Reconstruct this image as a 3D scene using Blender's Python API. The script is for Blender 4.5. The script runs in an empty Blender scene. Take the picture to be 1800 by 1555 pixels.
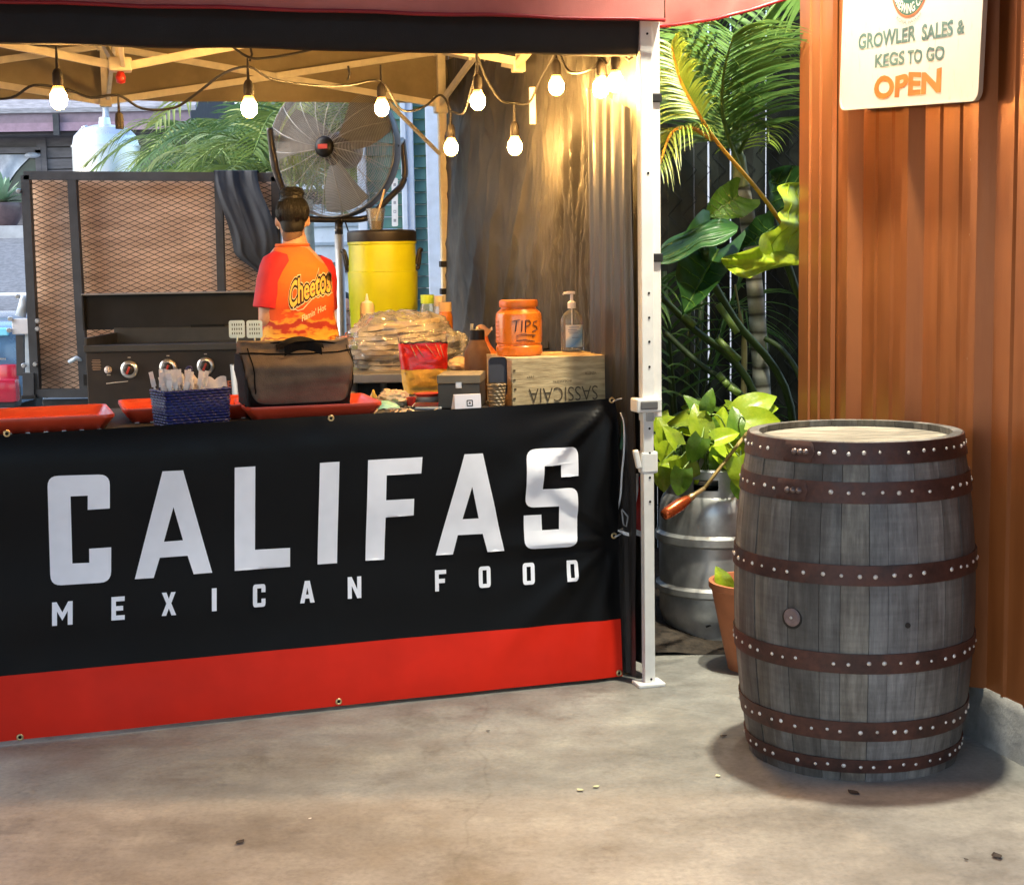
import bpy, bmesh, math, random
from mathutils import Vector as V, Matrix, noise
from mathutils.bvhtree import BVHTree
from mathutils.geometry import tessellate_polygon
R = math.radians
sin, cos, pi = math.sin, math.cos, math.pi
rnd = random.Random(7)
scene = bpy.context.scene
col = scene.collection

# ------------------------------------------------------------------ camera
FPX, CAMZ, PITCH, ROLL = 2700.0, 1.36, R(6.8), R(-1.0)
cam = bpy.data.cameras.new('camera')
cam.sensor_fit = 'HORIZONTAL'; cam.sensor_width = 36.0; cam.lens = 36.0 * FPX / 1800.0
cam.clip_start = .05; cam.clip_end = 500
camo = bpy.data.objects.new('camera', cam); col.objects.link(camo)
CM = Matrix.Rotation(pi / 2 - PITCH, 3, 'X') @ Matrix.Rotation(ROLL, 3, 'Z')
CO = V((0, 0, CAMZ))
camo.matrix_world = Matrix.Translation(CO) @ CM.to_4x4()
scene.camera = camo

def ray(x, y): return CM @ V(((x - 900) / FPX, -(y - 777.5) / FPX, -1))
def at(x, y, Y):                      # photo pixel at a known distance
    d = ray(x, y); return CO + d * (Y / d.y)
def onz(x, y, z=0.0):                 # photo pixel on a horizontal plane
    d = ray(x, y); return CO + d * ((z - CAMZ) / d.z)
def onpl(x, y, p, n):                 # photo pixel on any plane
    d = ray(x, y); return CO + d * ((p - CO).dot(n) / d.dot(n))

# ------------------------------------------------------------------ sky, sun, exposure
SUN_EL, SUN_AZ = R(34), R(-104)
w = bpy.data.worlds.new('World'); scene.world = w; w.use_nodes = True
nt = w.node_tree
sky = nt.nodes.new('ShaderNodeTexSky'); sky.sky_type = 'NISHITA'; sky.sun_disc = False
sky.sun_elevation = SUN_EL; sky.sun_rotation = SUN_AZ
sky.dust_density = 2.0; sky.air_density = 1.2; sky.ozone_density = 3.0
bg = nt.nodes['Background']; bg.inputs['Strength'].default_value = 0.15
nt.links.new(sky.outputs[0], bg.inputs['Color'])
sl = bpy.data.lights.new('sun', 'SUN'); sl.energy = 1.2; sl.angle = R(60); sl.color = (1, .93, .86)
so = bpy.data.objects.new('sun', sl); col.objects.link(so)
so.rotation_euler = V((-sin(SUN_AZ) * cos(SUN_EL), -cos(SUN_AZ) * cos(SUN_EL), -sin(SUN_EL))).to_track_quat('-Z', 'Y').to_euler()
vs = scene.view_settings
vs.view_transform = 'Standard'; vs.look = 'None'; vs.gamma = 1; vs.exposure = 1.9
vs.use_curve_mapping = False
scene.render.engine = 'CYCLES'
scene.cycles.max_bounces = 8; scene.cycles.transparent_max_bounces = 16
scene.cycles.caustics_reflective = False; scene.cycles.caustics_refractive = False
scene.cycles.use_denoising = True

# ------------------------------------------------------------------ mesh helpers
def rot_to(d, up=V((0, 0, 1))):
    d = d.normalized()
    if abs(d.dot(up)) > .98: up = V((0, 1, 0))
    x = up.cross(d).normalized(); y = d.cross(x)
    return x, y

class MB:
    def __init__(s): s.v = []; s.f = []
    def add(s, vs, fs):
        o = len(s.v); s.v += [V(p) for p in vs]; s.f += [tuple(i + o for i in f) for f in fs]; return s
    def box(s, c, sz, m=None, ch=0.0):
        x, y, z = (a / 2 for a in sz); c = V(c)
        m = m or Matrix.Identity(3)
        if ch <= 0:
            vs = [c + m @ V((i * x, j * y, k * z)) for i in (-1, 1) for j in (-1, 1) for k in (-1, 1)]
            return s.add(vs, [(0, 1, 3, 2), (4, 6, 7, 5), (0, 4, 5, 1), (2, 3, 7, 6), (0, 2, 6, 4), (1, 5, 7, 3)])
        b = bmesh.new(); bmesh.ops.create_cube(b, size=1)
        for q in b.verts: q.co = V((q.co.x * 2 * x, q.co.y * 2 * y, q.co.z * 2 * z))
        bmesh.ops.bevel(b, geom=b.edges[:], offset=ch, segments=2, affect='EDGES', profile=.6)
        b.verts.index_update()
        s.add([c + m @ q.co for q in b.verts], [[q.index for q in f.verts] for f in b.faces]); b.free(); return s
    def tube(s, pts, r, seg=8, ry=1.0, caps=True, up=V((0, 0, 1))):
        pts = [V(p) for p in pts]; n = len(pts)
        rs = r if isinstance(r, (list, tuple)) else [r] * n
        vs = []; fs = []; px = None
        for i, p in enumerate(pts):
            d = (pts[min(i + 1, n - 1)] - pts[max(i - 1, 0)])
            if d.length < 1e-9: d = V((0, 0, 1))
            x, y = rot_to(d, up)
            if px is not None and x.dot(px) < 0: x, y = -x, -y
            px = x
            for k in range(seg):
                a = 2 * pi * k / seg; vs.append(p + (x * cos(a) + y * sin(a) * ry) * rs[i])
        for i in range(n - 1):
            for k in range(seg):
                k2 = (k + 1) % seg
                fs.append((i * seg + k, i * seg + k2, (i + 1) * seg + k2, (i + 1) * seg + k))
        if caps: fs.append(tuple(reversed(range(seg)))); fs.append(tuple((n - 1) * seg + k for k in range(seg)))
        return s.add(vs, fs)
    def bar(s, a, b, wx, wy, up=V((0, 0, 1))):
        a, b = V(a), V(b); d = b - a; x, y = rot_to(d, up)
        vs = [q + x * i * wx / 2 + y * j * wy / 2 for q in (a, b) for i, j in ((-1, -1), (1, -1), (1, 1), (-1, 1))]
        return s.add(vs, [(3, 2, 1, 0), (4, 5, 6, 7)] + [(k, (k + 1) % 4, 4 + (k + 1) % 4, 4 + k) for k in range(4)])
    def lathe(s, prof, seg=32, c=(0, 0, 0), m=None, a0=0, a1=2 * pi, sx=1, sy=1):
        c = V(c); m = m or Matrix.Identity(3); full = abs(a1 - a0 - 2 * pi) < 1e-6
        na = seg if full else seg + 1; vs = []; fs = []
        for r, z in prof:
            for k in range(na):
                a = a0 + (a1 - a0) * k / seg; vs.append(c + m @ V((r * cos(a) * sx, r * sin(a) * sy, z)))
        for i in range(len(prof) - 1):
            for k in range(seg):
                k2 = (k + 1) % na if full else k + 1
                fs.append((i * na + k, i * na + k2, (i + 1) * na + k2, (i + 1) * na + k))
        return s.add(vs, fs)
    def grid(s, fn, nu, nv, flip=False):
        vs = [fn(i / nu, j / nv) for j in range(nv + 1) for i in range(nu + 1)]
        fs = []
        for j in range(nv):
            for i in range(nu):
                a = j * (nu + 1) + i; q = (a, a + 1, a + nu + 2, a + nu + 1); fs.append(q[::-1] if flip else q)
        return s.add(vs, fs)
    def loft(s, rings, seg=16, caps=True):
        # rings: (centre, axis x vector, axis y vector)
        vs = []; fs = []
        for c, ax, ay in rings:
            for k in range(seg):
                a = 2 * pi * k / seg; vs.append(V(c) + V(ax) * cos(a) + V(ay) * sin(a))
        for i in range(len(rings) - 1):
            for k in range(seg):
                k2 = (k + 1) % seg; fs.append((i * seg + k, i * seg + k2, (i + 1) * seg + k2, (i + 1) * seg + k))
        if caps: fs.append(tuple(reversed(range(seg)))); fs.append(tuple((len(rings) - 1) * seg + k for k in range(seg)))
        return s.add(vs, fs)
    def ball(s, c, r, nu=12, nv=8, m=None):
        r = r if hasattr(r, '__len__') else (r, r, r); m = m or Matrix.Identity(3); c = V(c)
        return s.grid(lambda u, v: c + m @ V((r[0] * cos(2 * pi * u) * sin(pi * v), r[1] * sin(2 * pi * u) * sin(pi * v), -r[2] * cos(pi * v))), nu, nv)
    def poly(s, outer, holes, fn, thick=0, sub=0.0):
        # flat outline (2D points) -> fn(x, y, h); optional thickness; sub = max edge length
        def dens(l):
            if not sub: return list(l)
            o = []
            for i, p in enumerate(l):
                q = l[(i + 1) % len(l)]; n = max(1, int(math.hypot(q[0] - p[0], q[1] - p[1]) / sub))
                o += [(p[0] + (q[0] - p[0]) * k / n, p[1] + (q[1] - p[1]) * k / n) for k in range(n)]
            return o
        loops = [dens(l) for l in [outer] + list(holes)]
        pts = [p for l in loops for p in l]
        tris = tessellate_polygon([[V((p[0], p[1], 0)) for p in l] for l in loops])
        n = len(pts); vs = [fn(p[0], p[1], thick) for p in pts]; fs = []
        for t in tris:
            a, b, c = (pts[i] for i in t)
            fs.append(tuple(t) if (b[0] - a[0]) * (c[1] - a[1]) - (b[1] - a[1]) * (c[0] - a[0]) > 0 else tuple(reversed(t)))
        if thick:
            vs += [fn(p[0], p[1], 0) for p in pts]; o = 0
            for l in loops:
                m = len(l)
                for k in range(m): fs.append((o + k, o + (k + 1) % m, n + o + (k + 1) % m, n + o + k))
                o += m
        return s.add(vs, fs)
    def mesh(s, name, base=V((0, 0, 0)), smooth=False, merge=0.0, normals=True):
        me = bpy.data.meshes.new(name); me.from_pydata([tuple(p - base) for p in s.v], [], s.f)
        if merge or normals:
            b = bmesh.new(); b.from_mesh(me)
            if merge: bmesh.ops.remove_doubles(b, verts=b.verts[:], dist=merge)
            if normals: bmesh.ops.recalc_face_normals(b, faces=b.faces[:])
            b.to_mesh(me); b.free()
        if smooth: me.shade_smooth()
        if smooth and isinstance(smooth, (int, float)) and smooth is not True: me.set_sharp_from_angle(angle=R(smooth))
        return me
    def build(s, name, mat, parent=None, smooth=False, world=True, merge=0.0, normals=True):
        root = parent
        while root is not None and root.parent is not None: root = root.parent
        base = root.location.copy() if (root is not None and world) else V((0, 0, 0))
        me = s.mesh(name, base, smooth, merge, normals)
        if mat: me.materials.append(mat)
        o = bpy.data.objects.new(name, me); col.objects.link(o); o.parent = parent
        if name in STUFF: o['kind'] = 'stuff'
        return o

STUFF = {'rivets', 'screws', 'bolts', 'nail_marks', 'rubber_feet', 'veins', 'creases', 'expanded_mesh', 'wire_mesh', 'grip_ridges', 'label_print', 'small_print', 'panel_print', 'warning_label'}
def tag(o, label=None, cat=None, group=None, kind=None):
    if label: o['label'] = label
    if cat: o['category'] = cat
    if group: o['group'] = group
    if kind: o['kind'] = kind
    return o
def thing(name, loc, label, cat, group=None, rz=0):
    o = bpy.data.objects.new(name, None); col.objects.link(o); o.empty_display_size = .1
    o.location = loc; o.rotation_euler = (0, 0, rz)
    return tag(o, label, cat, group)
def inst(src, parent, m=None):       # part sharing mesh data
    o = src.copy(); col.objects.link(o); o.parent = parent
    if m is not None: o.matrix_local = m
    return o
def bez(p0, p1, p2, p3, n=12):
    p0, p1, p2, p3 = V(p0), V(p1), V(p2), V(p3)
    return [p0 * (1 - t) ** 3 + p1 * 3 * t * (1 - t) ** 2 + p2 * 3 * t * t * (1 - t) + p3 * t ** 3 for t in (i / n for i in range(n + 1))]
def spl(pts, n=6):                   # Catmull-Rom through points
    pts = [V(p) for p in pts]; o = []
    for i in range(len(pts) - 1):
        a, b, c, d = pts[max(i - 1, 0)], pts[i], pts[i + 1], pts[min(i + 2, len(pts) - 1)]
        for k in range(n):
            t = k / n
            o.append(.5 * ((2 * b) + (c - a) * t + (2 * a - 5 * b + 4 * c - d) * t * t + (-a + 3 * b - 3 * c + d) * t ** 3))
    return o + [pts[-1]]
def NZ(x, y=0, z=0): return noise.noise(V((x, y, z)))
def sstep(a, b, x):
    t = min(1, max(0, (x - a) / (b - a))); return t * t * (3 - 2 * t)

# ------------------------------------------------------------------ materials
def nodes(name):
    m = bpy.data.materials.new(name); m.use_nodes = True
    nt = m.node_tree; return m, nt, nt.nodes['Principled BSDF']
def lk(nt, a, b): nt.links.new(a, b)
def nd(nt, t, **kw):
    n = nt.nodes.new('ShaderNode' + t)
    for k, v in kw.items():
        if k in n.inputs: n.inputs[k].default_value = v
        else: setattr(n, k, v)
    return n
def ramp(nt, fac, stops, interp='LINEAR'):
    r = nt.nodes.new('ShaderNodeValToRGB'); r.color_ramp.interpolation = interp
    e = r.color_ramp.elements
    while len(e) < len(stops): e.new(.5)
    for q, (p, c) in zip(e, stops): q.position = p; q.color = (*c, 1) if len(c) == 3 else c
    lk(nt, fac, r.inputs[0]); return r.outputs[0]
def coords(nt, scale=(1, 1, 1), kind='Object'):
    t = nt.nodes.new('ShaderNodeTexCoord'); mp = nt.nodes.new('ShaderNodeMapping')
    mp.inputs['Scale'].default_value = scale; lk(nt, t.outputs[kind], mp.inputs[0]); return mp.outputs[0]
def tex(nt, vec, scale, detail=5, rough=.6, kind='TexNoise'):
    n = nt.nodes.new('Shader' + 'Node' + kind); n.inputs['Scale'].default_value = scale
    if 'Detail' in n.inputs: n.inputs['Detail'].default_value = detail
    if 'Roughness' in n.inputs: n.inputs['Roughness'].default_value = rough
    lk(nt, vec, n.inputs['Vector']); return n.outputs[0]
def mixc(nt, fac, a, b, mode='MIX'):
    n = nt.nodes.new('ShaderNodeMix'); n.data_type = 'RGBA'; n.blend_type = mode
    for s, v in ((0, fac), (6, a), (7, b)):
        if hasattr(v, 'is_linked') or hasattr(v, 'links'): lk(nt, v, n.inputs[s])
        else: n.inputs[s].default_value = v if s == 0 else (*v, 1)
    return n.outputs[2]
def math_(nt, op, a, b=0.0):
    n = nt.nodes.new('ShaderNodeMath'); n.operation = op
    for i, v in enumerate((a, b)):
        if hasattr(v, 'links'): lk(nt, v, n.inputs[i])
        else: n.inputs[i].default_value = v
    return n.outputs[0]
def bumpn(nt, h, strength, dist, b):
    n = nt.nodes.new('ShaderNodeBump'); n.inputs['Strength'].default_value = strength; n.inputs['Distance'].default_value = dist
    lk(nt, h, n.inputs['Height']); lk(nt, n.outputs[0], b.inputs['Normal']); return n
_mats = {}
def M(name, c=(.5, .5, .5), rough=.5, metal=0, var=.12, sc=9, bump=0, bsc=90, c2=None, spec=.5, stretch=(1, 1, 1), rvar=.1, orand=0, coat=0, transl=0, lo=.35, hi=.65):
    if name in _mats: return _mats[name]
    m, nt, b = nodes(name); _mats[name] = m
    vec = coords(nt, stretch); f = tex(nt, vec, sc)
    a = tuple(max(0, x * (1 - var)) for x in c); d = c2 if c2 else tuple(min(1, x * (1 + var)) for x in c)
    cc = ramp(nt, f, [(lo, a), (hi, d)])
    if orand:
        oi = nd(nt, 'ObjectInfo'); v = math_(nt, 'MULTIPLY_ADD', oi.outputs['Random'], 2 * orand); v.node.inputs[2].default_value = 1 - orand
        h = nd(nt, 'HueSaturation'); lk(nt, v, h.inputs['Value']); lk(nt, cc, h.inputs['Color']); cc = h.outputs[0]
    lk(nt, cc, b.inputs['Base Color'])
    f2 = tex(nt, vec, sc * 2.7); rr = nd(nt, 'MapRange'); lk(nt, f2, rr.inputs[0])
    rr.inputs[3].default_value = max(.02, rough - rvar); rr.inputs[4].default_value = min(1, rough + rvar)
    lk(nt, rr.outputs[0], b.inputs['Roughness'])
    b.inputs['Metallic'].default_value = metal; b.inputs['Specular IOR Level'].default_value = spec; b.inputs['Coat Weight'].default_value = coat
    if bump: bumpn(nt, tex(nt, vec, bsc), bump, .004, b)
    if transl:
        t = nd(nt, 'BsdfTranslucent'); lk(nt, cc, t.inputs[0]); mx = nd(nt, 'MixShader'); mx.inputs[0].default_value = transl
        lk(nt, b.outputs[0], mx.inputs[1]); lk(nt, t.outputs[0], mx.inputs[2]); lk(nt, mx.outputs[0], nt.nodes['Material Output'].inputs[0])
    return m
def EMIT(name, c, s):
    m, nt, b = nodes(name); b.inputs['Base Color'].default_value = (*c, 1)
    b.inputs['Emission Color'].default_value = (*c, 1); b.inputs['Emission Strength'].default_value = s; return m
def CLEAR(name, c=(1, 1, 1), rough=.08, dens=.25, bump=.3, bsc=30, ior=1.45, gl=.9):
    # thin clear plastic film: mostly see-through, glossy creases, slight milkiness
    m, nt, b = nodes(name); out = nt.nodes['Material Output']
    t = nd(nt, 'BsdfTransparent'); t.inputs[0].default_value = (*c, 1)
    b.inputs['Base Color'].default_value = (*c, 1); b.inputs['Roughness'].default_value = rough
    vec = coords(nt); bn = bumpn(nt, tex(nt, vec, bsc, 3), bump, .01, b)
    fr = nd(nt, 'Fresnel'); fr.inputs[0].default_value = ior; lk(nt, bn.outputs[0], fr.inputs['Normal'])
    mx = nd(nt, 'MixShader'); mx.inputs[0].default_value = dens; lk(nt, t.outputs[0], mx.inputs[1]); lk(nt, b.outputs[0], mx.inputs[2])
    gs = nd(nt, 'BsdfGlossy'); gs.inputs['Roughness'].default_value = rough; lk(nt, bn.outputs[0], gs.inputs['Normal'])
    fac = math_(nt, 'MULTIPLY', fr.outputs[0], gl); fac.node.use_clamp = True
    m2 = nd(nt, 'MixShader'); lk(nt, fac, m2.inputs[0]); lk(nt, mx.outputs[0], m2.inputs[1]); lk(nt, gs.outputs[0], m2.inputs[2]); lk(nt, m2.outputs[0], out.inputs[0])
    return m
# ================================================================== SETTING
# concrete floor, one sheet reaching far behind everything
def concrete_mat():
    m, nt, b = nodes('concrete')
    v = coords(nt)
    big = tex(nt, v, .9, 6, .65); mid = tex(nt, v, 6, 8, .7); fine = tex(nt, v, 60, 6, .7)
    c1 = ramp(nt, big, [(.3, (.165, .162, .148)), (.5, (.245, .242, .222)), (.7, (.315, .312, .288))])
    c2 = ramp(nt, mid, [(.30, (.74, .73, .71)), (.5, (.9, .9, .9)), (.62, (1.05, 1.05, 1.03))])
    c3 = ramp(nt, fine, [(.30, (.80, .80, .80)), (.5, (.99, .99, .99)), (.68, (1.12, 1.12, 1.11))])
    x = mixc(nt, 1.0, c1, c2, 'MULTIPLY'); x = mixc(nt, 1.0, x, c3, 'MULTIPLY')
    # long sweep marks and dark tyre-like scuffs running across the slab
    vs_ = coords(nt, (.6, 2.2, 1)); sw = tex(nt, vs_, 1.1, 6, .65)
    x = mixc(nt, .6, x, ramp(nt, sw, [(.36, (.74, .71, .68)), (.5, (1, 1, 1)), (.7, (1.1, 1.09, 1.06))]), 'MULTIPLY')
    sp = tex(nt, v, 24, 2, .5, 'TexVoronoi')
    x = mixc(nt, .5, x, ramp(nt, sp, [(.03, (.45, .43, .4)), (.09, (1, 1, 1))]), 'MULTIPLY')
    wv = nd(nt, 'VectorMath'); wv.operation = 'ADD'; ws_ = nd(nt, 'VectorMath'); ws_.operation = 'SCALE'; ws_.inputs['Scale'].default_value = .22
    nn = nt.nodes.new('ShaderNodeTexNoise'); nn.inputs['Scale'].default_value = 2.2; nn.inputs['Detail'].default_value = 6; lk(nt, v, nn.inputs['Vector']); lk(nt, nn.outputs['Color'], ws_.inputs[0]); lk(nt, v, wv.inputs[0]); lk(nt, ws_.outputs[0], wv.inputs[1])
    ck = nt.nodes.new('ShaderNodeTexVoronoi'); ck.feature = 'DISTANCE_TO_EDGE'; ck.inputs['Scale'].default_value = .62; lk(nt, wv.outputs[0], ck.inputs['Vector'])
    x = mixc(nt, .22, x, ramp(nt, ck.outputs[0], [(.0, (.35, .33, .3)), (.0035, (1, 1, 1))]), 'MULTIPLY')
    st2 = tex(nt, v, 2.6, 9, .75); x = mixc(nt, .7, x, ramp(nt, st2, [(.36, (.62, .60, .57)), (.46, (1, 1, 1)), (.62, (1.12, 1.12, 1.1))]), 'MULTIPLY')
    lk(nt, x, b.inputs['Base Color'])
    lk(nt, ramp(nt, mid, [(.3, (.42,) * 3), (.7, (.75,) * 3)]), b.inputs['Roughness'])
    bumpn(nt, math_(nt, 'ADD', mid, fine), .16, .003, b)
    return m
MCON = concrete_mat()
mb = MB(); mb.grid(lambda u, v: V((-14 + 28 * u, -6 + 23 * v, 0)), 14, 12)
tag(mb.build('concrete_floor', MCON), kind='structure')
# street climbing behind the yard, and land beyond
MASPH = M('asphalt', (.13, .14, .155), .8, var=.25, sc=14, bump=.5, bsc=120)
mb = MB(); mb.grid(lambda u, v: V((-45 + 90 * u, 17 + 7.0 * v, -.004 + 1.82 * v ** 1.05)), 10, 8)
tag(mb.build('street', MASPH), kind='structure')
mb = MB(); mb.box((-14, 20.0, 1.02), (26, .1, .012), Matrix.Rotation(R(14.5), 3, 'X'))
tag(mb.build('road_line', M('road_paint', (.72, .72, .7), .7, var=.1)), kind='structure')
mb = MB(); mb.box((0, 26.3, 1.86), (90, 4.6, .3))
tag(mb.build('pavement', M('pavement', (.36, .37, .38), .8, var=.15, sc=5, bump=.3)), kind='structure')
mb = MB(); mb.grid(lambda u, v: V((-140 + 280 * u, -60 + 320 * v, -.05)), 4, 4)
tag(mb.build('ground', M('soil', (.10, .09, .07), .9, var=.3)), kind='structure')

# added awning, out of view: deck blocks sky, beam cuts off the pendant's light
tw = thing('awning', (-.6, 1.2, 0), 'added unseen awning roof and deep beam that shade the forecourt', 'awning')
MTIM = M('dark_timber', (.06, .045, .035), .8, var=.3, sc=5)
MB().box((-1.65, 1.9, 3.62), (7.1, 4.8, .06)).build('shade_deck', MTIM, tw)
MB().box((-1.3, 1.60, 2.38), (5.6, .06, .66)).build('shade_beam', MTIM, tw)
for x in (-3.55, .95): MB().box((x, 1.60, 3.15), (.1, .08, .9)).build('hanger', MTIM, tw)
for x, y in ((-4.2, 1.6), (-4.2, -.3), (1.7, -.3)): MB().box((x, y, 1.8), (.14, .14, 3.58)).build('post', MTIM, tw)
tsw = thing('shade_wall', V((-5.3, 1.4, 0)), 'added unseen timber wall that shades the side of the forecourt', 'wall')  # added wall out of view, keeps sun and sky off the foreground
MB().box((-5.3, 1.4, 2.1), (.2, 7.0, 4.2)).build('boards', MTIM, tsw); MB().box((-5.18, 1.4, .1), (.06, 7.0, .2)).build('skirting', MTIM, tsw)
# warm pendant lamp under that awning, out of frame behind the photographer
tl = thing('pendant_lamp', (-1.5, .55, 3.0), 'warm pendant lamp hanging under the dark timber awning', 'lamp')
MBLK = M('black_metal', (.015, .015, .016), .45, .6, var=.2)
MB().lathe([(.02, .22), (.05, .2), (.17, .02), (.175, 0), (.165, .01), (.045, .185), (0, .19)], 24, (-1.5, .55, 3.0)).build('shade', MBLK, tl, 40)
MB().tube([(-1.5, .55, 3.2), (-1.5, .55, 3.6)], .006).build('cord', MBLK, tl)
MB().ball((-1.5, .55, 3.06), .03).build('bulb', EMIT('pendant_glass', (1, .62, .3), 20), tl, True)
ld = bpy.data.lights.new('pendant_light', 'SPOT'); ld.energy = 230; ld.color = (1, .54, .25); ld.spot_size = R(150); ld.spot_blend = .3; ld.shadow_soft_size = .02
lo_ = bpy.data.objects.new('pendant_light', ld); col.objects.link(lo_); lo_.parent = tl; lo_.location = (0, 0, -.01)

# ------------------------------------------------------------------ tin building at the right
W0 = V((1.278, 4.292, 0)); WD = V((-.258, .966, 0)).normalized(); WN = V((-WD.y, WD.x, 0))
def W(s, z, off=0): return W0 + WD * s + WN * off + V((0, 0, z))
def tin_mat():
    m, nt, b = nodes('painted_tin')
    v = coords(nt); vs_ = coords(nt, (3, 3, .35))
    a = tex(nt, v, 1.6, 5); st = tex(nt, vs_, 5, 5, .6); f = tex(nt, v, 160, 2)
    c = ramp(nt, a, [(.3, (.28, .088, .027)), (.7, (.35, .12, .036))])
    c = mixc(nt, .55, c, ramp(nt, st, [(.35, (.72, .66, .62)), (.55, (1, 1, 1)), (.75, (1.1, 1.08, 1.02))]), 'MULTIPLY')
    lk(nt, c, b.inputs['Base Color'])
    lk(nt, ramp(nt, st, [(.3, (.28,) * 3), (.7, (.5,) * 3)]), b.inputs['Roughness'])
    b.inputs['Metallic'].default_value = .35
    bumpn(nt, math_(nt, 'ADD', tex(nt, v, 5, 2), math_(nt, 'MULTIPLY', f, .12)), .25, .006, b)
    return m
MTIN = tin_mat()
tw = thing('tin_building', W(.2, 0, -.1), 'orange-brown ribbed tin shed wall on a concrete kerb', 'building')
ZT = 4.3
def sheet(s0, s1, ribs, off):
    # one ribbed sheet: trapezoid ribs (h .034) and pairs of low stiffeners between
    pr = [(s1, 0)]
    ev = [(r, 'R') for r in ribs]
    for r in ribs: ev += [(r - .13, 'm'), (r - .235, 'm')]
    ev = sorted([e for e in ev if s0 + .05 < e[0] < s1 - .03], key=lambda e: -e[0])
    for r, k in ev:
        if k == 'R': pr += [(r + .048, 0), (r + .022, .036), (r - .012, .036), (r - .046, 0)]
        else: pr += [(r + .014, 0), (r + .005, .006), (r - .005, .006), (r - .014, 0)]
    pr += [(s0, 0)]
    mb = MB()
    for s, h in pr: mb.v += [W(s, .15, off + h), W(s, ZT, off + h)]
    mb.f += [(2 * i, 2 * i + 2, 2 * i + 3, 2 * i + 1) for i in range(len(pr) - 1)]
    p = mb.build('panel', MTIN, tw, normals=False)
    sc = MB()
    for r, k in ev:
        if k == 'R':
            for z in (.55, 1.05, 1.42, 1.62, 1.9, 2.6):
                zz = z + rnd.uniform(-.02, .02)
                mm = Matrix(((WD.x, 0, WN.x), (WD.y, 0, WN.y), (0, 1, 0)))
                sc.lathe([(0, .008), (.005, .0075), (.007, .004), (.0078, 0)], 8, W(r + .065, zz, off + .0005), mm)
    if sc.v: sc.build('screws', M('screw', (.35, .2, .12), .35, .8), p, True)
RIBS = [.665, .285, -.085, -.47, -.85, -1.23]
sheet(.475, .83, RIBS, 0); sheet(-.65, .48, RIBS, .003); sheet(-1.8, -.645, RIBS, .006)
# corner flashing with two folds
pr = [(1.035, .0), (1.035, .016), (.955, .016), (.95, .022), (.945, .016), (.88, .016), (.875, .022), (.87, .016), (.795, .016), (.79, .002)]
mb = MB()
for s, h in pr: mb.v += [W(s, .15, h + .004), W(s, ZT, h + .004)]
mb.f += [(2 * i, 2 * i + 2, 2 * i + 3, 2 * i + 1) for i in range(len(pr) - 1)]
mb.build('corner_flashing', MTIN, tw, normals=False)
mb = MB()
for p in ((1.03, -.005), (1.03, -3.4), (-1.8, -3.4), (-1.8, -.005)): mb.v += [W(p[0], .15, p[1]), W(p[0], ZT, p[1])]
mb.f = [(0, 1, 3, 2), (2, 3, 5, 4), (4, 5, 7, 6), (1, 7, 5, 3), (0, 6, 7, 1)]
mb.build('wall_core', M('tin_back', (.22, .09, .04), .6), tw)
# kerb the shed stands on
MKERB = M('kerb_concrete', (.25, .24, .22), .85, var=.4, sc=7, bump=.8, bsc=45)
mb = MB()
def kf(u, v):
    s = -1.9 + 2.95 * u; rough = .006 * NZ(s * 9, v * 5, 2) + .004 * NZ(s * 31, v * 15, 5)
    if v < .6: return W(s, .152 * (v / .6) + (-.004 if v == 0 else 0), .028 - .02 * (v / .6) + rough)
    return W(s, .152, .008 - .09 * (v - .6) / .4)
mb.grid(kf, 110, 10); mb.build('kerb', MKERB, tw, True)
# eave board high up, carries the lamp's arm
MB().box(W(-.35, ZT - .1, .10), (.2, 2.7, .2), Matrix.Rotation(math.atan2(-WD.x, WD.y), 3, 'Z')).build('eave', MTIN, tw)

# two gooseneck barn lamps on that wall, out of frame above: one over the sign, one over the planted corner
def barn_lamp(LA, tilt, watts, size, label):
    tl = thing('gooseneck_lamp', LA, label, 'lamp', 'gooseneck lamps on the tin wall')
    wb = W((LA - W0).dot(WD), LA.z + .5, .03)
    MB().tube(bez(wb, wb + WN * .25 + V((0, 0, .15)), LA + V((0, 0, .55)), LA + V((0, 0, .16)), 14), .012, 8).build('arm', MBLK, tl, True)
    tm = V(tilt).normalized(); mt = tm.to_track_quat('-Z', 'Y').to_matrix()
    MB().lathe([(0, .18), (.03, .18), (.045, .14), (.06, .12), (.16, .03), (.165, 0), (.155, .01), (.05, .11), (0, .115)], 28, LA, mt).build('shade', MBLK, tl, 40)
    MB().lathe([(.0, .03), (.05, .03), (.055, 0), (0, 0)], 16, wb - WN * .02, Matrix(((0, WD.x, WN.x), (0, WD.y, WN.y), (1, 0, 0)))).build('wall_plate', MBLK, tl, 40)
    MB().ball(LA + mt @ V((0, 0, .055)), .028).build('bulb', EMIT('lamp_glass', (1, .9, .72), 30), tl, True)
    ld = bpy.data.lights.new('lamp_light', 'SPOT'); ld.energy = watts; ld.color = (1, .94, .76); ld.spot_size = R(size); ld.spot_blend = 1.0; ld.shadow_soft_size = .06
    lo_ = bpy.data.objects.new('lamp_light', ld); col.objects.link(lo_); lo_.parent = tl; lo_.location = tm * .01; lo_.rotation_euler = tm.to_track_quat('-Z', 'Y').to_euler()
barn_lamp(V((.93, 4.33, 3.25)), (0, 0, -1), 185, 84, 'gooseneck barn lamp fixed to the tin wall above the hanging sign')
barn_lamp(V((.72, 4.86, 3.2)), (.05, .42, -1), 105, 84, 'gooseneck barn lamp fixed to the tin wall above the planted corner')

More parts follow.
